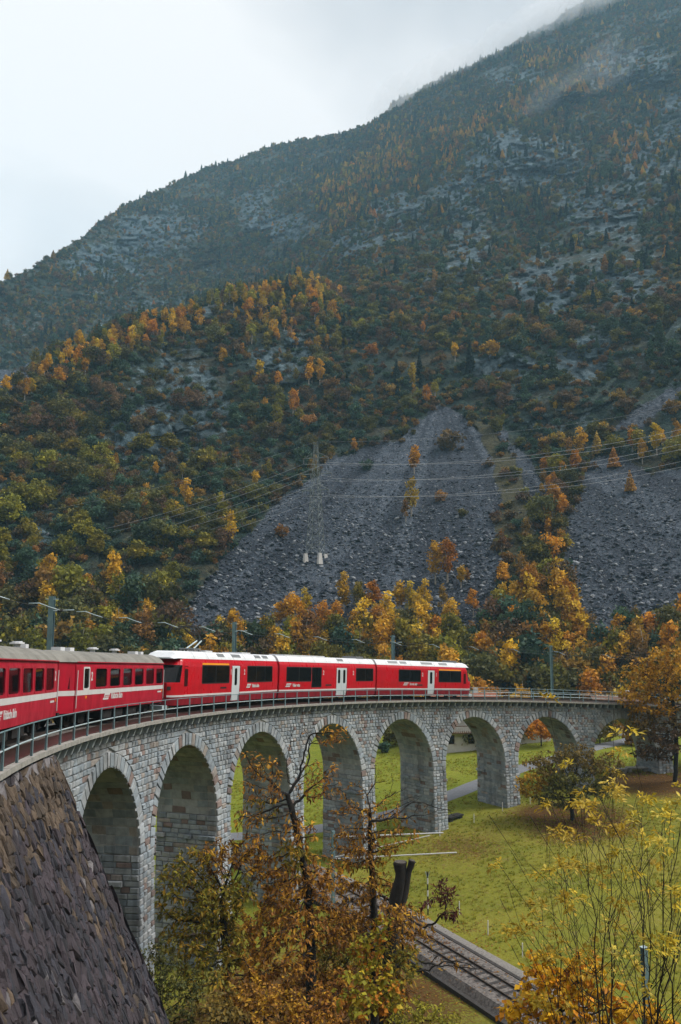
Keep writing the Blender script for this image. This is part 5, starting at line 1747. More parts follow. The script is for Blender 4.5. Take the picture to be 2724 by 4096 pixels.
def crown_mesh(kind, pal, seed, n_, H, W, size, z0=0.12, sparse=0.0):
    rg = np.random.default_rng(seed)
    if kind in ('spruce', 'larch'):
        nt = 13 if kind == 'spruce' else 11
        P = []
        for k in range(nt):
            f = k / (nt - 1)
            rr = W / 2 * (1 - f) ** 0.85 * (0.85 + 0.3 * rg.random()) + 0.12
            m_ = max(8, int(n_ * (rr / W) / nt * 3.4))
            nbr = rg.integers(6, 9); ang0 = rg.random() * 6.28
            ang = ang0 + rg.integers(0, nbr, m_) * 6.283 / nbr + rg.normal(size=m_) * 0.16
            rad = rr * rg.random(m_) ** 0.6
            z = H * (z0 + (1 - z0) * f) - rad * (0.34 if kind == 'spruce' else 0.05) + rg.normal(size=m_) * 0.12
            P.append(np.stack([rad * np.cos(ang), rad * np.sin(ang), z], -1))
        P = np.concatenate(P)
        lob = rg.integers(0, 8, len(P))
    else:
        nl = {'birch': 17, 'broad': 20, 'shrub': 12}[kind]
        cz = H * (z0 + (1 - z0) * 0.5); hz = H * (1 - z0) / 2
        L = []
        while len(L) < nl:
            q = rg.uniform(-1, 1, 3)
            rr = np.linalg.norm(q)
            if rr > 1 or rr < 0.35: continue
            zz = q[2]
            if kind == 'birch': wv = W / 2 * (1 - 0.5 * max(0, zz)) * (0.85 if zz > -0.3 else 0.7)
            else: wv = W / 2
            L.append((q[0] * wv * 0.85, q[1] * wv * 0.85, cz + zz * hz * 0.85))
        L = np.array(L)
        lr = W * (0.15 + 0.13 * rg.random(nl)) * (1.0 if kind != 'birch' else 1.15)
        lob = rg.integers(0, nl, n_)
        d = rg.normal(size=(n_, 3)); d /= np.linalg.norm(d, axis=1)[:, None]
        d[:, 2] = np.where(d[:, 2] < -0.3, d[:, 2] * 0.5, d[:, 2])
        P = L[lob] + d * (lr[lob] * (0.45 + 0.6 * rg.random(n_)))[:, None] * np.array([1, 1, 0.85 if kind != 'birch' else 1.2])
        P += rg.normal(size=P.shape) * 0.05 * W
    V, F = quads(P, size, rg)
    pl = np.array(PAL[pal])
    lc = pl[rg.integers(0, len(pl), 64)] * (0.7 + 0.6 * rg.random((64, 1)))
    c = lc[lob % 64] * (0.75 + 0.5 * rg.random((len(P), 1)))
    return np_mesh('crown', V, F, M['foliage'], np.repeat(c, 4, 0))

def trunk_mesh(kind, seed, H, W, mat):
    rg = np.random.default_rng(seed + 500)
    mb = MB()
    r = 0.018 * H if kind != 'shrub' else 0.04
    if kind == 'shrub':
        for k in range(6):
            a = rg.random() * 6.28
            mb.tube([(0, 0, -0.6), (0.2 * W * math.cos(a), 0.2 * W * math.sin(a), H * 0.45), (0.36 * W * math.cos(a), 0.36 * W * math.sin(a), H * 0.85)], [0.07, 0.045, 0.015], 4)
    else:
        tp = [(0, 0, -1.0), (0.03 * H * rg.normal(), 0.03 * H * rg.normal(), H * 0.35), (0.03 * H * rg.normal(), 0.03 * H * rg.normal(), H * 0.7), (0, 0, H * 0.97)]
        mb.tube(tp, [r * 1.3, r, r * 0.6, 0.02], 6)
        if kind in ('birch', 'broad'):
            for k in range(9):
                f = 0.25 + 0.55 * k / 9; a = rg.random() * 6.28; ln = W * 0.45 * (1.1 - 0.6 * f)
                p0 = np.array([0.02 * H * rg.normal() * 0.3, 0, H * f])
                mb.tube([p0, p0 + np.array([math.cos(a) * ln * 0.6, math.sin(a) * ln * 0.6, ln * 0.55]), p0 + np.array([math.cos(a) * ln, math.sin(a) * ln, ln * 0.95])], [r * 0.45, r * 0.28, 0.015], 4)
    return mb.mesh('trunk', mat)

SPEC = {   # name: kind, palette, n, H, W, leaf size, crown base, bark
    'birch_orange': ('birch', 'orange', 900, 9.5, 4.0, 0.42, 0.14, 'bark_birch'), 'birch_gold': ('birch', 'gold', 850, 9.5, 3.8, 0.42, 0.16, 'bark_birch'),
    'birch_rust': ('birch', 'rust', 620, 9.0, 3.6, 0.38, 0.16, 'bark_birch'), 'birch_lime': ('birch', 'lime', 850, 9.5, 4.2, 0.42, 0.14, 'bark_birch'),
    'broad_olive': ('broad', 'olive', 1400, 8.5, 7.5, 0.55, 0.10, 'bark_grey'), 'broad_lime': ('broad', 'lime', 1300, 8.5, 7.0, 0.52, 0.10, 'bark_grey'),
    'broad_brown': ('broad', 'brown', 1000, 8.0, 7.0, 0.48, 0.10, 'bark_grey'), 'broad_rust': ('broad', 'rust', 1100, 8.0, 6.6, 0.48, 0.10, 'bark_grey'), 'broad_green': ('broad', 'green', 1400, 9, 7.2, 0.55, 0.10, 'bark_grey'),
    'broad_orange': ('broad', 'orange', 1300, 8.0, 7.0, 0.48, 0.12, 'bark'),
    'spruce': ('spruce', 'dark', 1100, 12.5, 4.4, 0.62, 0.06, 'bark'), 'larch': ('larch', 'larchgold', 1000, 10.0, 5.6, 0.58, 0.10, 'bark_grey'), 'larch_orange': ('larch', 'larchrust', 1000, 9.5, 5.4, 0.58, 0.10, 'bark_grey'),
    'larch_green': ('larch', 'green', 950, 12.0, 4.8, 0.55, 0.08, 'bark_grey'),
    'shrub_brown': ('shrub', 'brown', 420, 3.2, 4.2, 0.42, 0.05, 'bark_grey'), 'shrub_olive': ('shrub', 'olive', 460, 3.4, 4.4, 0.45, 0.05, 'bark_grey'),
    'shrub_green': ('shrub', 'green', 460, 3.2, 4.4, 0.45, 0.05, 'bark_grey'), 'shrub_rust': ('shrub', 'rust', 400, 3.0, 3.8, 0.40, 0.05, 'bark_grey'),
}
PROTO = {}; INST = {}
pcol = bpy.data.collections.new('tree_sources')          # not linked to the scene
names_inst = []
for si, (nm, (kind, pal, n_, H, W, sz, z0, bark)) in enumerate(SPEC.items()):
    PROTO[nm] = []
    for v in range(2 if kind != 'birch' else 3):
        cm = crown_mesh(kind, pal, 100 * si + v, n_, H * (1 + 0.1 * (v - 1)), W * (1 + 0.12 * (v - 1)), sz, z0)
        tm = trunk_mesh(kind, 100 * si + v, H * (1 + 0.1 * (v - 1)), W, M[bark])
        PROTO[nm].append((cm, tm, H))
        # joined source for the massed woods
        me = bpy.data.meshes.new('tree_source')
        import bmesh
        bm = bmesh.new(); bm.from_mesh(cm)
        nf = len(bm.faces)
        bm.from_mesh(tm)
        bm.faces.ensure_lookup_table()
        for f in bm.faces[nf:]: f.material_index = 1
        bm.to_mesh(me); bm.free()
        me.materials.append(M['foliage']); me.materials.append(M[bark])
        io = bpy.data.objects.new('%03d_tree_source' % len(names_inst), me)
        pcol.objects.link(io)
        INST.setdefault(nm, []).append(len(names_inst)); names_inst.append(nm)

def instancer(name, pts_, rots, scls, idxs, coll, label, mats_dummy=None):
    me = bpy.data.meshes.new(name)
    me.vertices.add(len(pts_)); me.vertices.foreach_set('co', np.asarray(pts_, np.float32).ravel())
    a = me.attributes.new('rot', 'FLOAT_VECTOR', 'POINT'); a.data.foreach_set('vector', np.asarray(rots, np.float32).ravel())
    a = me.attributes.new('scl', 'FLOAT_VECTOR', 'POINT'); a.data.foreach_set('vector', np.asarray(scls, np.float32).ravel())
    a = me.attributes.new('idx', 'INT', 'POINT'); a.data.foreach_set('value', np.asarray(idxs, np.int32))
    o = obj(name, me)
    ng = bpy.data.node_groups.new(name + '_nodes', 'GeometryNodeTree')
    ng.interface.new_socket('Geometry', in_out='INPUT', socket_type='NodeSocketGeometry')
    ng.interface.new_socket('Geometry', in_out='OUTPUT', socket_type='NodeSocketGeometry')
    N = ng.nodes; Lk = ng.links
    gi = N.new('NodeGroupInput'); go = N.new('NodeGroupOutput')
    ci = N.new('GeometryNodeCollectionInfo'); ci.inputs['Collection'].default_value = coll
    ci.inputs['Separate Children'].default_value = True; ci.inputs['Reset Children'].default_value = True
    ip = N.new('GeometryNodeInstanceOnPoints'); ip.inputs['Pick Instance'].default_value = True
    def na(nm_, ty):
        q = N.new('GeometryNodeInputNamedAttribute'); q.data_type = ty; q.inputs['Name'].default_value = nm_
        return q.outputs['Attribute']
    Lk.new(gi.outputs[0], ip.inputs['Points']); Lk.new(ci.outputs[0], ip.inputs['Instance'])
    Lk.new(na('idx', 'INT'), ip.inputs['Instance Index'])
    e2r = N.new('FunctionNodeEulerToRotation')
    Lk.new(na('rot', 'FLOAT_VECTOR'), e2r.inputs[0]); Lk.new(e2r.outputs[0], ip.inputs['Rotation'])
    Lk.new(na('scl', 'FLOAT_VECTOR'), ip.inputs['Scale'])
    Lk.new(ip.outputs[0], go.inputs[0])
    md = o.modifiers.new('scatter', 'NODES'); md.node_group = ng
    return tag(o, label, None, None, 'stuff')

# ---- where the woods grow
e1 = PM[1:, :-1] - PM[:-1, :-1]; e2 = PM[:-1, 1:] - PM[:-1, :-1]
area = np.linalg.norm(np.cross(e1, e2), axis=-1)
cx_, cy_ = SX[:-1, :-1], SY[:-1, :-1]
ok = (cy_ > yr[None, :-1] - 4) & (cx_ > -420) & (cx_ < 3150) & (cy_ > -330)
msc, mgr, mrk = scree[:-1, :-1], grass[:-1, :-1], rockm[:-1, :-1]
PC = PM[:-1, :-1]
clump = fbm(PC * 0.030 + 3, 3); clump2 = fbm(PC * 0.015 + 77, 3); hue = fbm(PC * 0.022 + 150, 3)
yc = np.interp(cx_, CREST[:, 0], CREST[:, 1])
Dg = np.hypot(PC[..., 0] - CAM[0], PC[..., 1] - CAM[1])
veg = (1 - msc) * (1 - 0.9 * mgr) * (1 - 0.76 * sstep(0.30, 0.75, mrk))
# belts of golden larch high up
def along(poly, w):
    """closeness to a belt that follows the terrain line given in image pixels"""
    poly = np.array(poly, float); best = np.full(cx_.shape, 1e9)
    qx = cx_ + 18 * vnoise(np.stack([cx_ * .02, cy_ * .02, cx_ * 0], -1)); qy = cy_ + 22 * vnoise(np.stack([cx_ * .02, cy_ * .02, cx_ * 0 + 7], -1))
    for (x0, y0), (x1, y1) in zip(poly[:-1], poly[1:]):
        t_ = np.clip(((qx - x0) * (x1 - x0) + (qy - y0) * (y1 - y0)) / ((x1 - x0) ** 2 + (y1 - y0) ** 2), 0, 1)
        best = np.minimum(best, np.hypot(qx - x0 - t_ * (x1 - x0), qy - y0 - t_ * (y1 - y0)))
    return np.exp(-(best / w) ** 2)
belt = np.maximum(along([(1754, 690), (1845, 560), (1936, 500), (2117, 395), (2417, 345)], 34), along([(1300, 800), (1400, 740), (1482, 690), (1610, 650)], 55))
belt2 = np.maximum(np.maximum(along([(1509, 530), (1640, 535), (1736, 520)], 32), along([(2117, 240), (2390, 240)], 34)), np.maximum(along([(1340, 900), (1420, 860)], 45), along([(2550, 560), (2600, 480), (2500, 620), (2620, 640)], 50)))
up = (cy_ < np.where(cx_ < 1250, yc, 1150)).astype(float)
front_crest = np.exp(-((cy_ - yc - 55) / 55) ** 2) * (cx_ > -200) * (cx_ < 1360)
foot = sstep(2300, 2430, cy_)
mid = (1 - up) * (1 - foot)
lam = {}
hi = up * veg * sstep(-0.25, 0.35, clump + 0.9 * belt + 0.9 * belt2 + 0.0)
lam['spruce'] = hi * 0.011 * sstep(-0.1, 0.4, clump2) * sstep(400, 1300, cx_) + 0.002 * hi + 0.0008 * mid * veg + 0.0012 * foot * veg
lam['larch'] = hi * 0.009 * np.clip(belt + belt2, 0, 1) * 1.7 + 0.0006 * hi
lam['larch_orange'] = hi * 0.006 * np.clip(belt + belt2, 0, 1) * 1.7 + 0.0005 * hi
lam['larch_green'] = hi * 0.006 + 0.012 * mid * veg * sstep(2000, 2300, cx_) * np.exp(-((cy_ - 1400) / 120) ** 2)
for nm, f in (('shrub_brown', 0.030), ('shrub_olive', 0.030), ('shrub_green', 0.044), ('shrub_rust', 0.016)):
    lam[nm] = veg * (up * f * 0.75 + mid * f * 1.05 + foot * f * 0.35) * sstep(-0.75, 0.1, clump)
lam['broad_olive'] = veg * mid * 0.0075 * sstep(-0.35, 0.2, clump) + foot * veg * 0.013
lam['broad_green'] = veg * mid * 0.0075 * sstep(-0.3, 0.3, clump) + foot * veg * 0.010
lam['broad_brown'] = veg * mid * 0.0075 * sstep(-0.3, 0.2, -clump2) + foot * veg * 0.008
lam['broad_lime'] = veg * mid * 0.003 * sstep(0.0, 0.4, hue) + foot * veg * 0.008 + veg * mid * 0.012 * sstep(1000, 300, cx_) * sstep(1550, 2000, cy_)
lam['broad_rust'] = veg * mid * 0.0018 + foot * veg * 0.005
cl3 = sstep(0.12, 0.42, fbm(PC * 0.018 + 300, 3))
lam['birch_gold'] = veg * (mid * 0.010 * cl3 + front_crest * mid * 0.030) + foot * veg * 0.018 * (0.3 + 0.7 * sstep(500, 1100, cx_))
lam['birch_orange'] = veg * (mid * 0.007 * cl3 + front_crest * mid * 0.022) + foot * veg * 0.020 * (0.3 + 0.7 * sstep(500, 1100, cx_))
lam['birch_rust'] = veg * (mid * 0.004 * cl3 + 0.001 * up) + foot * veg * 0.007
lam['birch_lime'] = veg * (mid * 0.006 * cl3 + front_crest * mid * 0.010) + foot * veg * 0.007
bl_ = hi * np.clip(belt + belt2, 0, 1) * sstep(-0.1, 0.3, fbm(PC * 0.02 + 500, 3)) * 1.6
lam['birch_gold'] += bl_ * 0.006; lam['birch_orange'] += bl_ * 0.004; lam['birch_lime'] += bl_ * 0.012; lam['larch_green'] += bl_ * 0.012; lam['birch_rust'] += bl_ * 0.006; lam['birch_lime'] += bl_ * 0.0 + 0.002 * hi; lam['broad_green'] += 0.004 * hi; lam['broad_olive'] += 0.004 * hi; lam['broad_brown'] += 0.003 * hi
# sparse shrubs on the scree, trees in its gully
gul = np.exp(-((cx_ - (2212 + 0.05 * (cy_ - 1950))) / 42) ** 2) * (cy_ > 1900) * (cy_ < 2560)
lam['birch_orange'] += gul * 0.020; lam['broad_rust'] += gul * 0.014; lam['broad_brown'] += gul * 0.012; lam['birch_rust'] += gul * 0.012
lm_ = 1 - 0.65 * mid * sstep(1350, 900, cx_) * (1 - np.clip(front_crest, 0, 1))
for nm in ('birch_gold', 'birch_orange', 'birch_rust', 'broad_rust'): lam[nm] = lam[nm] * lm_
bl2 = msc.copy()
for _ in range(3):
    bl2 = (bl2 + np.roll(bl2, 2, 0) + np.roll(bl2, -2, 0) + np.roll(bl2, 2, 1) + np.roll(bl2, -2, 1)) / 5
edge = bl2 * (1 - bl2) * 4 * sstep(-0.3, 0.2, clump) * (1 - (cx_ > 1930) * (cx_ < 2230) * (cy_ > 1640) * (cy_ < 2130))
for nm, f in (('shrub_olive', 0.03), ('shrub_brown', 0.03), ('shrub_rust', 0.02), ('birch_rust', 0.003)): lam[nm] = lam[nm] + edge * f * (cy_ > 1550)
lam['shrub_brown'] += msc * 0.00035 + mgr * 0.012; lam['shrub_olive'] += msc * 0.0002 + mgr * 0.010; lam['shrub_rust'] += mgr * 0.006
rt_ = np.random.default_rng(21)
ALL = []
for nm, la in lam.items():
    ex = np.where(ok, la * area, 0)
    cnt = rt_.poisson(ex)
    ii, jj = np.nonzero(cnt)
    rep = cnt[ii, jj]
    ii = np.repeat(ii, rep); jj = np.repeat(jj, rep)
    u = rt_.random((len(ii), 1)); v = rt_.random((len(ii), 1))
    P = PM[ii, jj] + (PM[ii + 1, jj] - PM[ii, jj]) * u + (PM[ii, jj + 1] - PM[ii, jj]) * v
    for p, i_, j_ in zip(P, ii, jj):
        z_ = cy_[i_, j_]
        sc = min(1.22, max(0.45, 0.82 * math.exp(0.28 * rt_.normal())))
        if up[i_, j_]: sc *= 0.80
        elif foot[i_, j_] > 0.5: sc *= 1.05
        else: sc *= 0.78 if not nm.startswith('birch') else 0.85
        ALL.append((nm, p, sc, cx_[i_, j_], z_))
print('forest instances', len(ALL))

# explicit trees seen one by one (image pixel, height in image pixels, kind)
EXPL = [(1745, 2335, 150, 'birch_orange'), (1795, 2330, 155, 'birch_orange'), (1848, 2348, 100, 'birch_gold'), (1870, 2335, 70, 'birch_rust'), (2023, 2372, 125, 'birch_orange'), (1893, 2466, 112, 'birch_orange'),
        (1772, 2465, 115, 'birch_rust'), (1700, 2470, 140, 'birch_gold'), (1380, 2450, 150, 'birch_gold'), (1440, 2455, 130, 'birch_lime'), (1492, 2462, 140, 'birch_orange'), (1552, 2545, 165, 'birch_gold'),
        (1600, 2450, 130, 'birch_orange'), (1640, 2455, 120, 'birch_gold'), (1350, 2530, 110, 'birch_orange'), (1225, 2490, 130, 'birch_gold'), (1170, 2540, 150, 'birch_orange'), (1120, 2530, 120, 'birch_orange'),
        (1260, 2560, 110, 'birch_gold'), (1310, 2550, 100, 'birch_orange'), (1660, 1895, 120, 'birch_orange'), (1648, 2065, 135, 'birch_gold'), (1625, 2090, 90, 'birch_rust'), (1765, 2005, 42, 'shrub_rust'),
        (1130, 2145, 50, 'shrub_rust'), (1470, 1880, 45, 'shrub_green'), (1800, 1800, 80, 'shrub_brown'), (2395, 1818, 85, 'larch'), (2457, 1872, 85, 'larch_orange'), (2527, 1968, 82, 'larch'),
        (880, 2590, 110, 'birch_gold'), (920, 2580, 120, 'birch_orange'), (470, 2570, 100, 'birch_orange'), (840, 2595, 90, 'birch_orange'), (2300, 2600, 150, 'birch_rust'), (2050, 2640, 150, 'birch_gold'), (2480, 2590, 130, 'birch_orange'), (2560, 2600, 120, 'birch_rust'),
        (1490, 1430, 60, 'broad_orange'), (1420, 1430, 40, 'broad_rust'), (1885, 1480, 130, 'spruce'), (1590, 1530, 100, 'spruce'), (1960, 1440, 90, 'broad_orange'), (1820, 1440, 90, 'birch_gold'),
        (2110, 2150, 90, 'birch_rust'), (2180, 2120, 100, 'birch_orange'), (2235, 2060, 100, 'birch_rust'), (2200, 2250, 110, 'broad_orange'), (2150, 2420, 130, 'broad_rust'), (2240, 2400, 140, 'broad_brown'), (2260, 2470, 140, 'broad_orange')]
ZN = lambda x: ('above the crimson coaches' if x < 690 else 'above the first railcar' if x < 1120 else 'above the middle railcar' if x < 1510 else 'above the last railcar' if x < 1885 else 'above the empty track' if x < 2330 else 'near the right edge')
CN = {'orange': 'orange', 'gold': 'golden', 'rust': 'rust coloured', 'lime': 'yellow green', 'olive': 'olive', 'brown': 'brown', 'green': 'green'}
WHAT = {'birch': 'birch', 'broad': 'broadleaf tree', 'spruce': 'spruce', 'larch': 'larch', 'shrub': 'shrub'}
seen_labels = {}
def put_tree(nm, p, sc, px_, py_, where):
    fam = nm.split('_')[0]; colr = CN.get(nm.split('_')[1] if '_' in nm else '', 'dark green' if fam == 'spruce' else 'golden')
    size = 'tall' if sc > 1.0 else 'middling' if sc > 0.72 else 'small'
    lb = '%s %s %s %s' % (size, colr, WHAT[fam], where)
    cm, tm, H = PROTO[nm][rt_.integers(0, len(PROTO[nm]))]
    t = thing({'birch': 'birch_tree', 'broad': 'broadleaf_tree', 'spruce': 'spruce_tree', 'larch': 'larch_tree', 'shrub': 'shrub'}[fam], lb, 'tree' if fam != 'shrub' else 'shrub', p, group='autumn trees on the lower mountainside')
    t.scale = (sc * (0.9 + 0.2 * rt_.random()),) * 2 + (sc,)
    t.rotation_euler = (0, 0, rt_.random() * 6.28)
    obj('crown', cm, t); obj('trunk', tm, t)
    seen_labels.setdefault(lb, []).append((float(px_), t))
    return t
for (x, y, h, nm) in EXPL:
    p = mpt(x, y); D = np.hypot(*(p[:2] - CAM[:2]))
    H = SPEC[nm][3]
    sc = h * 1.08 / FPX * D / H
    on = 'on the scree' if y < 2400 else 'at the scree foot'
    put_tree(nm, p, sc, x, y, on + ' ' + ZN(x))
# rows at the foot of the mountain, close behind the train
rowt = ['birch_orange', 'broad_olive', 'broad_lime', 'broad_green', 'broad_brown', 'birch_gold', 'broad_rust', 'birch_rust', 'broad_olive', 'birch_lime', 'broad_orange', 'broad_olive']
foot_tr = []
for k in range(190):
    x = rt_.uniform(-60, 2800); y = rt_.uniform(2540, 2860)
    if 720 < x < 1120 and y < 2620: y += 110
    nm = rowt[rt_.integers(0, len(rowt))]
    if x < 1000 and rt_.random() < 0.7: nm = ['broad_olive', 'broad_green', 'broad_lime', 'broad_brown', 'broad_green', 'birch_lime'][rt_.integers(0, 6)]
    if 1150 < x < 1900 and y < 2640: nm = ['birch_orange', 'birch_gold', 'birch_lime', 'broad_olive'][rt_.integers(0, 4)]
    if 1150 < x < 2100 and y > 2640: nm = ['broad_olive', 'broad_lime', 'broad_green', 'broad_olive', 'birch_gold'][rt_.integers(0, 5)]
    foot_tr.append((x, y, nm))
for (x, y, nm) in foot_tr:
    p = mpt(x, y)
    sc = (0.68 + 0.45 * rt_.random()) * (0.9 if nm.startswith('broad') else 1.0)
    put_tree(nm, p, sc, x, y, ZN(x).replace('above', 'behind'))
# nearest of the massed trees in the gully and lower slope as single trees as well
for lb, lst in seen_labels.items():
    if len(lst) < 2: continue
    lst.sort(key=lambda q: q[0])
    n_ = len(lst)
    for k, (x, t) in enumerate(lst):
        if n_ == 2: w_ = ('left one of two', 'right one of two')[k]
        else:
            w_ = ('leftmost' if k == 0 else 'rightmost' if k == n_ - 1 else ORD[k] + ' from left')
        t['label'] = lb + ', ' + w_

pts_ = []; ro_ = []; sc_ = []; ix_ = []
for (nm, p, s_, x, y) in ALL:
    pts_.append(p); ro_.append((0, 0, rt_.random() * 6.28)); sc_.append((s_ * (0.9 + 0.25 * rt_.random()),) * 2 + (s_,))
    c = INST[nm]; ix_.append(c[rt_.integers(0, len(c))])
instancer('mountain_woods', pts_, ro_, sc_, ix_, pcol, 'mixed autumn woods and scrub covering the mountainside')

# ---- scree boulders
rcol = bpy.data.collections.new('rock_sources')
for k in range(6):
    rg = np.random.default_rng(900 + k)
    bm = bmesh.new(); bmesh.ops.create_icosphere(bm, subdivisions=1, radius=0.5)
    sc3 = np.array([1.0 + 0.5 * rg.random(), 0.8 + 0.3 * rg.random(), 0.45 + 0.25 * rg.random()])
    for v in bm.verts:
        f = 0.75 + 0.5 * rg.random()
        v.co = Vector(np.array(v.co) * sc3 * f)
    me = bpy.data.meshes.new('rock_source'); bm.to_mesh(me); bm.free()
    me.materials.append(M['boulder'])
    at = me.color_attributes.new('col', 'FLOAT_COLOR', 'POINT')
    cc = [(0.048, 0.060, 0.084), (0.028, 0.036, 0.053), (0.10, 0.115, 0.142), (0.036, 0.045, 0.064), (0.21, 0.225, 0.245), (0.021, 0.028, 0.043)][k]
    at.data.foreach_set('color', np.tile(np.array([*cc, 1], np.float32), len(me.vertices)))
    io = bpy.data.objects.new('%03d_rock_source' % k, me); rcol.objects.link(io)
dens = np.where(ok, (msc + 0.12 * mgr + 0.10 * (mrk > 0.4) * (1 - msc) * (cy_ > 1100)) * (0.75 + 0.35 * fbm(PC * 0.05, 2)), 0)
dens = dens * np.where(cy_ > 1300, 2.0, 0.12) * np.where(cy_ > 1950, 1.3, 0.8)
cnt = rt_.poisson(dens * area)
ii, jj = np.nonzero(cnt); rep = cnt[ii, jj]; ii = np.repeat(ii, rep); jj = np.repeat(jj, rep)
u = rt_.random((len(ii), 1)); v = rt_.random((len(ii), 1))
P = PM[ii, jj] + (PM[ii + 1, jj] - PM[ii, jj]) * u + (PM[ii, jj + 1] - PM[ii, jj]) * v
big = sstep(1700, 2400, cy_[ii, jj])
sz = (0.26 + 0.85 * rt_.random(len(P)) ** 3.5) * (0.65 + 0.75 * big) 
sz = np.where(rt_.random(len(P)) < 0.012, sz * 2.2, sz)
print('boulders', len(P))
instancer('scree_boulders', P, np.stack([rt_.normal(size=len(P)) * 0.4, rt_.normal(size=len(P)) * 0.4, rt_.random(len(P)) * 6.28], -1), np.repeat(sz[:, None], 3, 1), rt_.integers(0, 6, len(P)), rcol, 'grey blue boulders of the scree fans')

# ================================================================== TREES SEEN CLOSE UP: grown branch by branch
def grow(trunk, lobes, seed, step, infl, kill, trop=(0, 0, 0.05), maxit=160, wiggle=0.18):
    """space colonisation: trunk polyline, lobes [(centre, radii, n)] -> nodes, parents"""
    rg = np.random.default_rng(seed)
    pos = []; par = []
    tp = np.asarray(trunk, float)
    for i in range(len(tp) - 1):
        n_ = max(1, int(np.linalg.norm(tp[i + 1] - tp[i]) / step))
        for k in range(n_):
            pos.append(tp[i] + (tp[i + 1] - tp[i]) * k / n_ + rg.normal(size=3) * step * 0.06); par.append(len(pos) - 2)
    pos.append(tp[-1]); par.append(len(pos) - 2)
    A = []
    for (c, r, n_) in lobes:
        q = rg.normal(size=(n_, 3)); q /= np.linalg.norm(q, axis=1)[:, None]
        A.append(np.asarray(c) + q * (rg.random((n_, 1)) ** 0.45) * np.asarray(r))
    A = np.concatenate(A)
    NP = np.array(pos)
    near = np.full(len(A), -1); nd = np.full(len(A), 1e9)
    def upd(i0):
        for i in range(i0, len(pos)):
            d = np.linalg.norm(A - pos[i], axis=1)
            m_ = d < nd
            nd[m_] = d[m_]; near[m_] = i
    upd(0)
    alive = np.ones(len(A), bool)
    trop = np.asarray(trop)
    kids = {}
    for it in range(maxit):
        act = alive & (nd < infl)
        if not act.any():
            if not alive.any(): break
            act = alive & (nd <= nd[alive].min() + step)       # reach out towards a distant lobe
        i0 = len(pos)
        ids = near[act]; dv = A[act] - np.array(pos)[ids]
        dv /= np.linalg.norm(dv, axis=1)[:, None] + 1e-9
        grew = False
        for nid in np.unique(ids):
            d = dv[ids == nid].sum(0)
            d = d / (np.linalg.norm(d) + 1e-9) + trop + rg.normal(size=3) * wiggle
            d /= np.linalg.norm(d) + 1e-9
            q = pos[nid] + d * step
            if kids.get(nid, 0) > 4: 
                continue
            kids[nid] = kids.get(nid, 0) + 1
            pos.append(q); par.append(int(nid)); grew = True
        if not grew: 
            alive &= ~act
            continue
        upd(i0)
        alive &= nd > kill
    return np.array(pos), np.array(par)

def skeleton_mesh(pos, par, rt, rmax, mat, expo=2.05, name='branches'):
    n_ = len(pos)
    cnt = np.zeros(n_); ch = [[] for _ in range(n_)]
    for i in range(n_ - 1, 0, -1):
        ch[par[i]].append(i)
    acc = np.zeros(n_)
    for i in range(n_ - 1, -1, -1):
        if not ch[i]: acc[i] = rt ** expo
        if par[i] >= 0: acc[par[i]] += acc[i]
    rad = np.minimum(acc ** (1 / expo), rmax)
    V = []; F = []
    def ring(c, d, r, k):
        d = d / (np.linalg.norm(d) + 1e-9)
        ref = np.array([0, 0, 1.0]) if abs(d[2]) < 0.9 else np.array([1.0, 0, 0])
        x = np.cross(ref, d); x /= np.linalg.norm(x); y = np.cross(d, x)
        t = np.arange(k) * 2 * math.pi / k
        return c + (x * np.cos(t)[:, None] + y * np.sin(t)[:, None]) * r
    for i in range(1, n_):
        p = par[i]
        d = pos[i] - pos[p]
        k = 7 if rad[i] > 0.08 else 5 if rad[i] > 0.03 else 3
        r0 = min(rad[p], rad[i] * 1.25)
        dp = pos[p] - pos[par[p]] if par[p] >= 0 else d
        d0 = dp / (np.linalg.norm(dp) + 1e-9) + d / (np.linalg.norm(d) + 1e-9) if len(ch[p]) <= 2 else d
        a = ring(pos[p], d0, r0, k); b_ = ring(pos[i], d, rad[i], k)
        o_ = len(V)
        V.extend(a); V.extend(b_)
        for q in range(k):
            F.append((o_ + q, o_ + (q + 1) % k, o_ + k + (q + 1) % k, o_ + k + q))
    return np_mesh(name, np.array(V), np.array(F), mat, None, True), rad, ch

def leaves_mesh(anchor, dirs, cols, length, width, rg, droop=0.7, spread=0.9, jitter=0.15, mat=None, lobed=False):
    """one folded, pointed leaf for each anchor"""
    n_ = len(anchor)
    d = np.asarray(dirs) + rg.normal(size=(n_, 3)) * spread
    d /= np.linalg.norm(d, axis=1)[:, None]
    d[:, 2] -= droop * rg.random(n_)
    d /= np.linalg.norm(d, axis=1)[:, None]
    sd_ = np.cross(d, np.array([0, 0, 1.0])) + rg.normal(size=(n_, 3)) * 0.35
    sd_ -= d * (sd_ * d).sum(1)[:, None]
    sd_ /= np.linalg.norm(sd_, axis=1)[:, None] + 1e-9
    nn = np.cross(sd_, d)
    L = (length * (0.6 + 0.7 * rg.random(n_)))[:, None]; W = L * width
    p0 = np.asarray(anchor) + rg.normal(size=(n_, 3)) * jitter
    mid_ = p0 + d * L * 0.5 - nn * W * 0.25
    tip = p0 + d * L - np.array([0, 0, 1.0]) * L * 0.15
    V = np.stack([p0, mid_ + sd_ * W + nn * W * 0.3, tip, mid_ - sd_ * W + nn * W * 0.3, mid_], 1).reshape(-1, 3)
    b_ = np.arange(n_)[:, None] * 5
    F = np.concatenate([b_ + np.array([0, 4, 1]), b_ + np.array([4, 2, 1]), b_ + np.array([0, 3, 4]), b_ + np.array([4, 3, 2])])
    return np_mesh('leaves', V, F, mat or M['leaf'], np.repeat(cols, 5, 0))

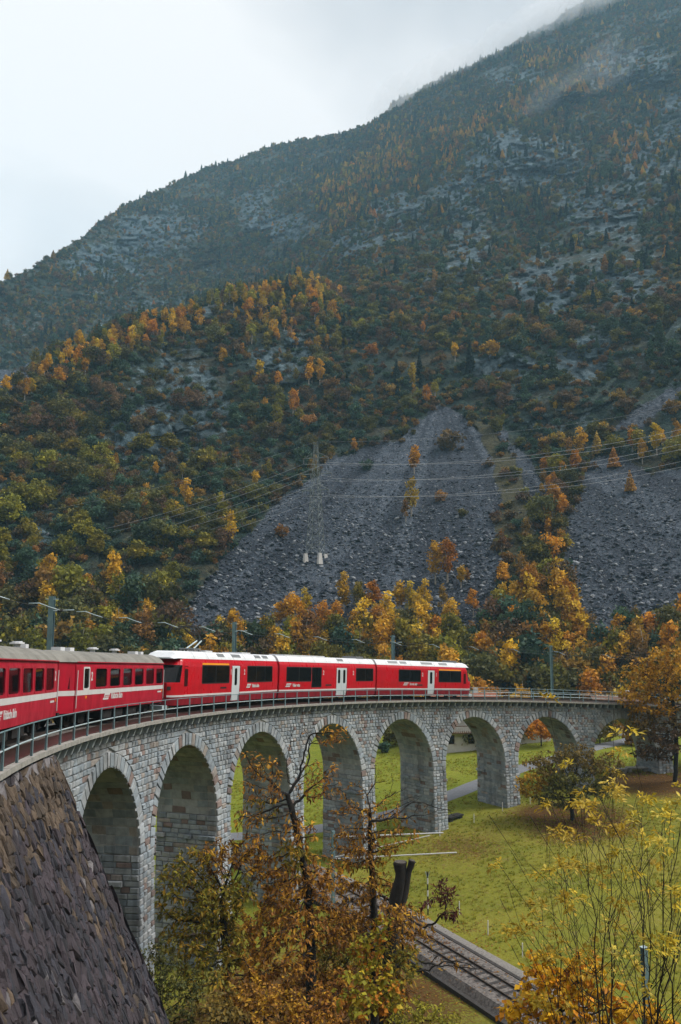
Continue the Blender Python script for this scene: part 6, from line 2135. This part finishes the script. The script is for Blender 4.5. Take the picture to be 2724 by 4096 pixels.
def near_tree(name, label, cat, trunk_px, lobes_px, seed, D0, step, rt, rmax, leaf, per, pals, bark='bark', base_z=None, infl=None, kill=None, trop=(0, 0, 0.06), bare=(), leaf_nodes=2.2, att=1.0, droop=0.7, spread=0.9, wiggle=0.18, lw=0.2, mat=None, sparse_top=False):
    """trunk_px: [(x, y, D)] ; lobes_px: [(x, y, D, rx, ry, n, palette)] with places and radii in image pixels"""
    m_ = D0 / FPX
    tk = [at_dist(x, y, D) for x, y, D in trunk_px]
    if base_z is None:
        b0 = tk[0].copy(); b0[2] = float(zg(b0[0], b0[1])) - 0.2
        tk = [b0] + tk
    lobes = []; cen = []; lp = []
    for (x, y, D, rx, ry, n_, pal) in lobes_px:
        c = at_dist(x, y, D); r = np.array([rx, rx, ry]) * D / FPX
        lobes.append((c, r * 1.12, max(4, int(n_ * att * (2.6 if pal else 1.3))))); cen.append(c); lp.append(pal)
    pos, par = grow(tk, lobes, seed, step, infl or step * 6, kill or step * 1.6, trop, wiggle=wiggle)
    t = thing(name, label, cat, tk[0])
    loc = np.array(t.location)
    sk, rad, ch = skeleton_mesh(pos - loc, par, rt, rmax, M[bark], name='trunk')
    obj('trunk', sk, t)
    rg = np.random.default_rng(seed + 1)
    cen = np.array(cen)
    thin = np.nonzero(rad < rt * leaf_nodes)[0]
    anchors = []; dirs = []; cols = []
    for i in thin:
        if i == 0: continue
        p = pos[i]; k = int(np.argmin(np.linalg.norm((cen - p), axis=1)))
        pal = lp[k]
        if pal is None: 
            if rg.random() > 0.03: continue
            pal = 'chestnut'
        n_ = rg.poisson(per * ((0.28 if lobes_px[k][1] < 3400 else 0.75) if sparse_top else 1.0))
        d = pos[i] - pos[par[i]]; d /= np.linalg.norm(d) + 1e-9
        pl = PAL[pal]; cc = np.array(pl[rg.integers(0, len(pl))]) * (0.7 + 0.6 * rg.random())
        for _ in range(n_):
            anchors.append(p - d * step * rg.random()); dirs.append(d)
            c2 = cc if rg.random() < 0.6 else np.array(pl[rg.integers(0, len(pl))])
            cols.append(c2 * (0.75 + 0.5 * rg.random()))
    lm_ = leaves_mesh(np.array(anchors) - loc, dirs, np.array(cols), leaf, lw, rg, droop=droop, spread=spread, jitter=step * 0.35, mat=mat)
    obj('crown', lm_, t)
    print(name, 'nodes', len(pos), 'leaves', len(anchors))
    return t

# ---- the group of chestnuts in front of the arches
near_tree('chestnut_tree', 'brown and orange chestnut in the middle, bare twigs reaching up across the fourth arch', 'tree',
          [(1246, 4090, 42), (1243, 3800, 42), (1232, 3560, 42), (1190, 3330, 42), (1150, 3180, 42.3)],
          [(1060, 3130, 42, 95, 90, 90, 'chestnut'), (1010, 3040, 41.5, 55, 55, 30, 'chestnut'), (1180, 3060, 43, 90, 70, 60, None), (1235, 2930, 43, 80, 70, 60, None), (1335, 2945, 42, 60, 45, 30, 'chestnut'),
           (1270, 3120, 43, 90, 80, 70, 'chestnut'), (1010, 3290, 41, 80, 70, 50, 'chestnut'), (1190, 3330, 41, 90, 80, 70, 'chestnut'), (1110, 3480, 41, 90, 80, 80, 'chestnut'), (1260, 3520, 42, 110, 90, 80, 'chestnut'),
           (1150, 3680, 40.5, 120, 90, 90, 'chestnut'), (1320, 3700, 42, 100, 80, 60, 'chestnut'), (1120, 3850, 40, 130, 90, 80, 'chestnut'), (1050, 3250, 42, 60, 60, 30, 'chestgreen'), (1170, 3420, 41, 60, 60, 25, 'chestgreen')],
          41, 42, 0.19, 0.0135, 0.34, 0.26, 8.0, None, 'bark', leaf_nodes=3.0, sparse_top=True)
near_tree('chestnut_tree', 'orange leaved chestnut beside the cut stump, bare branches stretching towards the meadow', 'tree',
          [(1500, 4090, 45), (1497, 3700, 45), (1488, 3480, 45), (1478, 3330, 45), (1482, 3250, 45)],
          [(1420, 3260, 45, 90, 70, 60, 'chestnut'), (1540, 3250, 45.5, 90, 60, 50, 'chestnut'), (1600, 3330, 45, 80, 60, 50, 'chestnut'), (1400, 3400, 44.5, 90, 70, 60, 'chestnut'), (1520, 3400, 45, 80, 60, 50, 'chestnut'),
           (1510, 3130, 46, 70, 80, 40, None), (1640, 3200, 46, 90, 50, 36, None), (1760, 3245, 46, 80, 30, 26, None), (1440, 3550, 44, 110, 80, 70, 'chestnut'), (1580, 3560, 44, 60, 60, 30, 'chestnut'),
           (1380, 3700, 43.5, 100, 80, 60, 'chestnut'), (1650, 3700, 43, 80, 60, 36, 'chestnut'), (1560, 3820, 43, 110, 80, 60, 'chestnut'), (1700, 3860, 43, 80, 60, 30, None), (1840, 3850, 42, 90, 50, 24, None),
           (1770, 3560, 42, 50, 45, 34, 'copper'), (1800, 3640, 42, 45, 40, 30, 'copper'), (1400, 3180, 45.5, 60, 50, 30, 'chestnut'), (1590, 3690, 38.5, 70, 70, 60, 'chestnut'), (1600, 3840, 38, 80, 80, 70, 'chestgreen'), (1560, 3980, 38, 90, 80, 60, 'chestnut')],
          55, 45, 0.20, 0.0135, 0.32, 0.26, 8.0, None, 'bark', leaf_nodes=3.0, sparse_top=True)
near_tree('chestnut_tree', 'yellow green chestnut growing against the second and third piers', 'tree',
          [(905, 4090, 40), (905, 3850, 40), (895, 3700, 40), (890, 3600, 40)],
          [(760, 3470, 40, 100, 70, 60, 'chestgreen'), (880, 3420, 40.5, 90, 60, 50, 'chestnut'), (690, 3560, 39.5, 70, 70, 46, 'chestgreen'), (820, 3600, 39.5, 110, 80, 80, 'chestgreen'), (950, 3560, 40, 90, 80, 60, 'chestgreen'),
           (1000, 3420, 40.5, 80, 70, 50, 'chestnut'), (760, 3740, 39, 110, 80, 80, 'chestgreen'), (900, 3780, 39.5, 100, 80, 60, 'chestgreen'), (820, 3890, 38.5, 110, 80, 70, 'chestgreen'), (960, 3930, 39, 100, 80, 60, 'chestnut'), (700, 3650, 39.5, 70, 60, 40, 'chestgreen')],
          63, 40, 0.19, 0.013, 0.32, 0.26, 8.0, None, 'bark', leaf_nodes=3.0, sparse_top=True)

# ---- pollarded stump
b0 = at_dist(1560, 4090, 41.0); b0[2] = float(zg(b0[0], b0[1])) - 0.2
t = thing('tree_stump', 'tall black pollarded trunk with two sawn-off limbs', 'tree stump', b0)
rl = lambda x, y, D=41.0: at_dist(x, y, D) - b0
def bark_tube(path, rad, seed, n_=18, m_=26):
    """rugged limb: ring by ring, with ridges and swellings"""
    path = smooth_line(np.array(path), m_); rad = np.interp(np.linspace(0, 1, m_), np.linspace(0, 1, len(rad)), rad)
    V = []; F = []
    for i in range(m_):
        d = path[min(i + 1, m_ - 1)] - path[max(i - 1, 0)]; d /= np.linalg.norm(d)
        x = np.cross(d, FWD); x /= np.linalg.norm(x); y = np.cross(d, x)
        for k in range(n_):
            a_ = 6.2832 * k / n_ + i * 0.05
            f = 1 + 0.16 * float(vnoise(np.array([math.cos(a_) * 2.2 + seed, math.sin(a_) * 2.2, i * 0.22]))) + 0.07 * (k % 2) + 0.06 * float(vnoise(np.array([math.cos(a_) * 6, math.sin(a_) * 6 + seed, i * 0.7])))
            V.append(path[i] + (x * math.cos(a_) + y * math.sin(a_)) * rad[i] * f)
    for i in range(m_ - 1):
        for k in range(n_):
            F.append((i * n_ + k, i * n_ + (k + 1) % n_, (i + 1) * n_ + (k + 1) % n_, (i + 1) * n_ + k))
    return MB().add(V, F + [tuple(range((m_ - 1) * n_, m_ * n_))])
bark_tube([(0, 0, 0), rl(1556, 3900), rl(1566, 3720), rl(1584, 3620), rl(1600, 3530), rl(1604, 3490), rl(1601, 3448)], [0.50, 0.42, 0.36, 0.33, 0.29, 0.27, 0.31], 3).build('trunk', M['bark'], t, True)
bark_tube([rl(1590, 3640), rl(1616, 3570), rl(1630, 3510), rl(1637, 3480), rl(1649, 3442)], [0.26, 0.20, 0.15, 0.13, 0.17], 8).build('limb', M['bark'], t, True)
MB().tube([rl(1601, 3449), rl(1601, 3446)], 0.29, 12).build('sawn_face', M['bark_grey'], t)
MB().tube([rl(1648, 3443), rl(1648.5, 3440)], 0.15, 10).build('sawn_face', M['bark_grey'], t)

# ---- undergrowth at the bottom edge
def bush(label, x, y, D, rx, ry, n_, pal, leaf, per, seed, lw=0.28, name='bush', extra=(), droop=0.4):
    lob = [(x, y, D, rx, ry, n_, pal)] + list(extra)
    yb_ = max(y + ry * 0.6, 4000)
    near_tree(name, label, 'bush', [(x, yb_ + 120, D), (x + 4, yb_ + 30, D)], lob, seed, D, 0.17, 0.008, 0.07, leaf, per * 2.2, None, 'bark', droop=droop, lw=lw, leaf_nodes=3.0)
bush('grey green bush growing at the foot of the first pier', 640, 3900, 37, 80, 130, 150, 'bush', 0.15, 3.6, 71, extra=[(720, 3980, 36.5, 90, 110, 110, 'bush'), (590, 4030, 36, 60, 90, 60, 'bush')])
bush('brown bramble thicket left of the middle tree trunks at the bottom edge', 1010, 4020, 37, 130, 80, 140, 'chestnut', 0.19, 3.6, 72, extra=[(880, 4060, 36, 110, 70, 90, 'bronze'), (1150, 4060, 36.5, 100, 70, 90, 'chestnut')])
bush('brown bramble thicket right of the middle tree trunks at the bottom edge', 1360, 3990, 38, 130, 90, 130, 'chestnut', 0.19, 3.4, 73, extra=[(1260, 4080, 36, 110, 60, 80, 'chestnut')])
bush('leafy yellow green vine climbing in front of the black stump', 1470, 3840, 32, 70, 110, 90, 'vine', 0.19, 2.6, 74, 0.42, 'climbing_vine', extra=[(1420, 3980, 31, 80, 80, 60, 'vine'), (1540, 3960, 31.5, 70, 80, 50, 'vine'), (1530, 3700, 32, 40, 60, 26, 'vine')], droop=1.0)
bush('bright yellow green bush at the bottom edge near the lower track', 1660, 4065, 33, 120, 55, 110, 'lime', 0.14, 3.8, 75, 0.3, extra=[(1760, 4085, 33, 90, 40, 60, 'lime')])

bush('brown thicket hiding the foot of the third pier', 1000, 3760, 47, 110, 90, 120, 'chestnut', 0.22, 3.6, 76, extra=[(860, 3640, 47, 90, 90, 70, 'chestgreen'), (1130, 3600, 48, 90, 100, 90, 'chestnut')])
bush('olive thicket between the middle tree trunks', 1330, 3850, 46, 110, 80, 110, 'chestgreen', 0.22, 3.4, 77, extra=[(1420, 3720, 46, 90, 80, 70, 'chestnut'), (1250, 3960, 44, 110, 80, 90, 'chestnut')])
# ---- bronze tree on the meadow and the big tree at the far end
near_tree('hawthorn_tree', 'round bronze tree standing on the meadow in front of the eighth pier', 'tree',
          [(2288, 3305, 88), (2288, 3230, 88), (2284, 3160, 88)],
          [(2200, 3070, 88, 95, 55, 120, 'bronze'), (2300, 3020, 88, 80, 45, 90, 'bronze'), (2400, 3060, 88, 85, 50, 100, 'bronze'), (2130, 3140, 88, 65, 50, 70, 'autumn'), (2290, 3120, 87, 110, 60, 130, 'olive'), (2400, 3150, 88, 70, 45, 60, 'olive'), (2200, 3190, 87, 70, 40, 60, 'olive')],
          81, 88, 0.30, 0.014, 0.26, 0.30, 8.0, None, 'bark', base_z=None, lw=0.34, mat=None)
near_tree('lime_tree', 'large golden tree with a dark trunk at the right end of the viaduct', 'tree',
          [(2700, 3130, 104), (2706, 3000, 104), (2700, 2880, 104), (2690, 2790, 104)],
          [(2600, 2700, 104, 100, 70, 130, 'autumn'), (2680, 2640, 104, 90, 55, 110, 'autumn'), (2560, 2790, 103, 80, 60, 90, 'autumn'), (2650, 2800, 103, 90, 60, 110, 'autumn'), (2780, 2700, 104, 100, 80, 110, 'autumn'), (2700, 2720, 103, 80, 60, 90, 'autumn'),
           (2590, 2900, 103, 80, 50, 70, 'bronze'), (2660, 2960, 102, 70, 45, 60, 'brown'), (2760, 2900, 103, 80, 60, 60, 'bronze'), (2590, 3010, 102, 60, 30, 36, 'brown')],
          82, 104, 0.40, 0.016, 0.55, 0.40, 7.0, None, 'bark', lw=0.36)

# ---- golden maple bush and ash saplings at the lower right
bush('bright golden orange maple bush at the bottom right edge', 2240, 3960, 27, 130, 90, 150, 'maple', 0.19, 2.7, 91, 0.42, 'maple_bush', extra=[(2150, 3860, 27, 60, 60, 50, 'maple'), (2330, 3880, 27, 80, 60, 60, 'maple'), (2420, 4010, 26.5, 100, 80, 80, 'maple'), (2080, 4040, 27, 80, 60, 60, 'maple'), (2300, 4080, 26, 120, 50, 70, 'maple'), (2600, 4070, 26, 90, 50, 50, 'maple')], droop=0.8)

def sapling(label, base, stems, D, seed, leaf=0.20):
    rg = np.random.default_rng(seed)
    b0 = at_dist(base[0], base[1], D); g = float(zg(b0[0], b0[1]))
    gp = np.array([b0[0], b0[1], g - 0.1])
    t = thing('ash_sapling', label, 'sapling', gp, group='leafy saplings at the lower right')
    wood = MB(); anchors = []; dirs = []; cols = []
    m_ = D / FPX
    for (tx, ty, r0) in stems:
        dd_ = D + rg.normal() * 0.7
        tip = at_dist(tx, ty + 70, dd_) - gp
        p0 = RGT * rg.normal() * 0.55 + FWD * rg.normal() * 0.4 + RGT * float(tip @ RGT) * 0.25
        ctrl = np.array([tip[0] * 0.30, tip[1] * 0.30, tip[2] * 0.50])
        pts_ = []
        for q in np.linspace(0, 1, 15):
            p = p0 * (1 - q) ** 2 + ctrl * 2 * q * (1 - q) + tip * q * q
            pts_.append(p + rg.normal(size=3) * 0.025 * (q > 0))
        rad = [max(0.006, r0 * (1 - 0.85 * q)) for q in np.linspace(0, 1, 15)]
        rad = [q * 0.48 for q in rad]
        wood.tube(pts_, rad, 5)
        for k in list(range(6, 14)) * 2:
            if rg.random() < 0.55:
                ln = (0.5 + 0.9 * rg.random()) * m_ * 260
                d = pts_[k + 1] - pts_[k]; d /= np.linalg.norm(d)
                out = RGT * rg.normal() * 1.3 + FWD * rg.normal() * 0.5 + d * 0.9 + np.array([0, 0, 0.5])
                out /= np.linalg.norm(out)
                e_ = pts_[k] + out * ln * 0.5 + np.array([0, 0, 0.04]); e2_ = pts_[k] + out * ln + np.array([0, 0, ln * 0.35])
                wood.tube([pts_[k], e_, e2_], [rad[k] * 0.6, rad[k] * 0.4, 0.005], 4)
                if rg.random() < 0.33: spray(rg, e2_, out, anchors, dirs, cols, leaf * (0.7 + 0.4 * rg.random()))
        spray(rg, pts_[-1], (pts_[-1] - pts_[-2]), anchors, dirs, cols, leaf, 2)
    wood.build('stems', M['bark'], t, True)
    lm_ = leaves_mesh(np.array(anchors), dirs, np.array(cols), leaf * 0.50, 0.19, rg, droop=0.5, spread=0.55, jitter=0.02)
    obj('leaves', lm_, t)
def spray(rg, p, d, anchors, dirs, cols, leaf, mul=1):
    """pinnate leaves spreading from a tip"""
    for _ in range(int(rg.integers(3, 6)) * mul):
        ax = np.asarray(d) / (np.linalg.norm(d) + 1e-9) * 0.5 + rg.normal(size=3) * 0.7; ax[2] = abs(ax[2]) * 0.5 + 0.1
        ax /= np.linalg.norm(ax)
        base = np.array(PAL['ash'][rg.integers(0, 4)]) * (0.7 + 0.5 * rg.random())
        for q in np.linspace(0.35, 1, 5):
            s_ = np.cross(ax, [0, 0, 1.0]) 
            for sg in ((-1, 1) if q < 0.99 else (0,)):
                anchors.append(p + ax * leaf * 1.1 * q - np.array([0, 0, 0.10 * q * q])); dirs.append(ax * 0.9 + s_ * sg * 1.1); cols.append(base * (0.8 + 0.4 * rg.random()))
sapling('many stemmed ash sapling with yellow leaf tufts, leaning over the meadow', (2440, 4700), [(2230, 3260, 0.035), (2330, 3160, 0.04), (2450, 3090, 0.045), (2180, 3420, 0.03), (2090, 3660, 0.03), (2270, 3540, 0.03), (2400, 3400, 0.035), (2330, 3760, 0.025), (2130, 3560, 0.022), (2300, 3300, 0.03), (2390, 3220, 0.03), (2200, 3750, 0.02), (2490, 3260, 0.03)], 14.0, 201)
sapling('ash sapling with pale yellow leaf tufts cut by the right edge', (2620, 4700), [(2560, 3130, 0.045), (2650, 3190, 0.04), (2730, 3130, 0.045), (2500, 3420, 0.03), (2700, 3500, 0.03), (2590, 3300, 0.04), (2780, 3350, 0.04), (2650, 3700, 0.03)], 13.0, 202)

# slim pale blue post behind the saplings
g = at_dist(2583, 3965, 40.0); gz = float(zg(g[0], g[1])); tz = at_dist(2583, 3790, 40.0)[2]
t = thing('marker_post', 'pale blue steel post half hidden by saplings at the right', 'post', (g[0], g[1], gz))
MB().box((-0.13, -0.10, 0), (0.13, -0.08, tz - gz)).box((-0.13, 0.08, 0), (0.13, 0.10, tz - gz)).box((-0.01, -0.08, 0), (0.01, 0.08, tz - gz)).build('mast', M['galv'], t)
MB().box((-0.15, -0.12, tz - gz), (0.15, 0.12, tz - gz + 0.02)).build('cap', M['galv_light'], t)

# ---- trees and shrubs on the meadow behind the arches
for (x, y, D, nm, sc, lb) in ((2165, 2985, None, 'broad_orange', 0.62, 'orange tree on the grass behind the seventh arch'), (2080, 2975, None, 'broad_rust', 0.5, 'rust coloured tree beside the low white building in the seventh arch'),
                              (1795, 2998, None, 'larch_green', 0.42, 'dark green shrub in front of the house in the sixth arch'), (1845, 3000, None, 'shrub_brown', 0.8, 'bare brown shrub by the house in the sixth arch'),
                              (1880, 2996, None, 'shrub_olive', 0.9, 'olive shrub below the balcony of the house in the sixth arch'), (1915, 3000, None, 'broad_brown', 0.4, 'thin brown tree at the right side of the house in the sixth arch'),
                              (1560, 2985, None, 'broad_olive', 0.55, 'olive tree at the meadow edge in the fifth arch'), (1600, 2975, None, 'broad_brown', 0.6, 'half bare brown tree at the meadow edge in the fifth arch'),
                              (1530, 3010, None, 'shrub_green', 0.5, 'small green shrub on the meadow in the fifth arch'), (2400, 2975, None, 'broad_olive', 0.6, 'olive tree in the left of the eighth arch'),
                              (2520, 2980, None, 'shrub_rust', 1.1, 'reddish hedge plant at the edge of the eighth arch'), (2440, 2965, None, 'broad_lime', 0.55, 'yellow green tree in the eighth arch')):
    p = gpt(x, y)
    t = put_tree(nm, p, sc, x, y, '')
    t['label'] = lb; t['group'] = 'trees on the meadow behind the arches'

# ---- grass tufts on the meadow
tcol = bpy.data.collections.new('tuft_sources')
for k in range(4):
    rg = np.random.default_rng(700 + k); V = []; F = []; C_ = []
    for q in range(16):
        a = rg.random() * 6.28; r = 0.16 * rg.random(); ln = 0.10 + 0.14 * rg.random(); p = np.array([r * math.cos(a), r * math.sin(a), -0.01])
        o_ = np.array([math.cos(a), math.sin(a), 0]) * ln * 0.6; s_ = np.array([-math.sin(a), math.cos(a), 0]) * 0.018
        b_ = len(V); V += [p - s_, p + s_, p + o_ + np.array([0, 0, ln])]; F.append((b_, b_ + 1, b_ + 2))
        c = np.array([(0.26, 0.27, 0.020), (0.32, 0.29, 0.022), (0.22, 0.24, 0.020), (0.34, 0.28, 0.06)][k]) * (0.8 + 0.4 * rg.random()); C_ += [c] * 3
    me = np_mesh('tuft_source', V, F, M['leaf'], np.array(C_))
    tcol.objects.link(bpy.data.objects.new('%03d_tuft_source' % k, me))
N_ = 26000
gx_ = rt_.uniform(-34, 24, N_); gy_ = rt_.uniform(20, 100, N_)
d_ = np.hypot(gx_ - CAM[0], gy_ - CAM[1])
ltd = np.min(np.hypot(gx_[:, None] - LT[None, ::4, 0], gy_[:, None] - LT[None, ::4, 1]), 1); rdd = np.min(np.hypot(gx_[:, None] - ROAD[None, ::2, 0], gy_[:, None] - ROAD[None, ::2, 1]), 1)
kp = (ltd > 4.3) & (rdd > 2.0) & (fbm(np.stack([gx_ * .25, gy_ * .25, gx_ * 0], -1), 3) > -0.2)
P = np.stack([gx_, gy_, zg(gx_, gy_)], -1)[kp]
sz = 0.5 + 0.7 * rt_.random(len(P))
instancer('grass', P, np.stack([sz * 0, sz * 0, rt_.random(len(P)) * 6.28], -1), np.repeat(sz[:, None], 3, 1), rt_.integers(0, 4, len(P)), tcol, 'grass tufts on the meadow inside the loop')

# ---- fallen leaves under the trees and along the lower track
lcol = bpy.data.collections.new('fallen_leaf_sources')
for k, c in enumerate(((0.30, 0.13, 0.02), (0.18, 0.07, 0.02), (0.42, 0.22, 0.02), (0.12, 0.05, 0.02))):
    me = np_mesh('leaf_source', [(0, -0.5, 0.02), (0.22, 0, 0.10), (0, 0.5, 0.04), (-0.2, 0, 0.08)], [(0, 1, 2, 3)], M['leaf'], np.array([c] * 4))
    lcol.objects.link(bpy.data.objects.new('%03d_leaf_source' % k, me))
Q = []
for (lx, ly, lr, n_) in ((-6.3, 59.8, 6.5, 900), (13, 62, 9, 900), (18, 54, 9, 600), (-42, 42, 7, 900), (-48, 37, 7, 700), (-33, 44, 4, 500), (-20, 60, 7, 250), (-28, 40, 9, 300)):
    a_ = rt_.random(n_) * 6.283; r_ = lr * np.sqrt(rt_.random(n_)) * (0.6 + 0.5 * rt_.random(n_)); Q.append(np.stack([lx + r_ * np.cos(a_), ly + r_ * np.sin(a_)], -1))
k_ = rt_.integers(10, 60, 1200); Q.append(LT[k_] + rt_.normal(size=(1200, 2)) * 1.5)
Q = np.concatenate(Q)
ltd = np.min(np.hypot(Q[:, None, 0] - LT[None, ::2, 0], Q[:, None, 1] - LT[None, ::2, 1]), 1)
zq = np.where(ltd < 1.5, -19.46, np.maximum(zg(Q[:, 0], Q[:, 1]) + 0.03, -19.46 - (ltd - 1.5) * 0.9))
P = np.stack([Q[:, 0], Q[:, 1], zq], -1)
sz = 0.13 + 0.10 * rt_.random(len(P))
instancer('fallen_leaves', P, np.stack([rt_.normal(size=len(P)) * .3, rt_.normal(size=len(P)) * .3, rt_.random(len(P)) * 6.28], -1), np.repeat(sz[:, None], 3, 1), rt_.integers(0, 4, len(P)), lcol, 'fallen brown leaves scattered under the trees and on the lower track')

# ================================================================== AIR
mt = bpy.data.materials.new('haze_air'); mt.use_nodes = True
n, l = mt.node_tree.nodes, mt.node_tree.links
n.remove(n['Principled BSDF'])
pv = n.new('ShaderNodeVolumePrincipled')
pv.inputs['Color'].default_value = (0.46, 0.78, 1.0, 1)
pv.inputs['Density'].default_value = HAZE
pv.inputs['Anisotropy'].default_value = 0.0
l.new(pv.outputs[0], n['Material Output'].inputs['Volume'])
hz_top = float(PM[..., 2].max()) + 12
lo_ = PM.reshape(-1, 3).min(0); hi_ = PM.reshape(-1, 3).max(0)
hb = MB().box((min(lo_[0], -640) - 15, -200, -28), (max(hi_[0], 920) + 15, max(hi_[1], 970) + 15, hz_top))
tag(hb.build('haze', mt), 'thin bluish haze in the valley air', None, None, 'stuff')
mt = bpy.data.materials.new('cloud_mist'); mt.use_nodes = True
n, l = mt.node_tree.nodes, mt.node_tree.links
n.remove(n['Principled BSDF'])
pv = n.new('ShaderNodeVolumePrincipled')
pv.inputs['Color'].default_value = (0.97, 0.98, 1.0, 1); pv.inputs['Density'].default_value = 0.010
l.new(pv.outputs[0], n['Material Output'].inputs['Volume'])
mt2 = mt.copy(); mt2.name = 'thin_mist'; mt2.node_tree.nodes['Principled Volume'].inputs['Density'].default_value = 0.005
MISTS = [(2330, 30, 150, 60), (2200, 110, 130, 50), (2080, 170, 120, 45), (1960, 230, 110, 40), (1820, 300, 110, 34), (1690, 370, 100, 34), (1570, 430, 90, 28), (2420, -60, 170, 70), (2560, -120, 200, 80),
         (2330, 330, 120, 22), (2420, 345, 90, 16), (2150, 440, 90, 18)]
for (x, y, rx, ry) in MISTS:
    p = mpt(x, max(y, np.interp(x, RIDGE[:, 0], RIDGE[:, 1]) + 10)).copy()
    D = float(np.hypot(*(p[:2] - CAM[:2])))
    c = at_dist(x, y, D - (0 if y < np.interp(x, RIDGE[:, 0], RIDGE[:, 1]) + 30 else 12))
    bm = bmesh.new(); bmesh.ops.create_icosphere(bm, subdivisions=3, radius=1.0)
    me = bpy.data.meshes.new('mist')
    for v in bm.verts:
        q = np.array(v.co); f = 1 + 0.25 * float(vnoise(q * 1.7 + x)) + 0.12 * float(vnoise(q * 4 + x))
        v.co = Vector(q * f)
    bm.to_mesh(me); bm.free(); me.materials.append(mt if ry > 25 else mt2)
    o = obj('mist', me)
    o.location = tuple(c); o.rotation_euler = (0, 0, -HEAD)
    o.scale = (rx * 1.25 * D / FPX, 60, ry * (1.35 if y < 500 and x > 0 and ry > 25 else 0.9) * D / FPX)
    # lie along the slope of the ridge
    o.rotation_euler = (0, -math.radians(28), -HEAD)
    tag(o, 'wisp of low cloud drifting along the ridge', None, None, 'stuff')
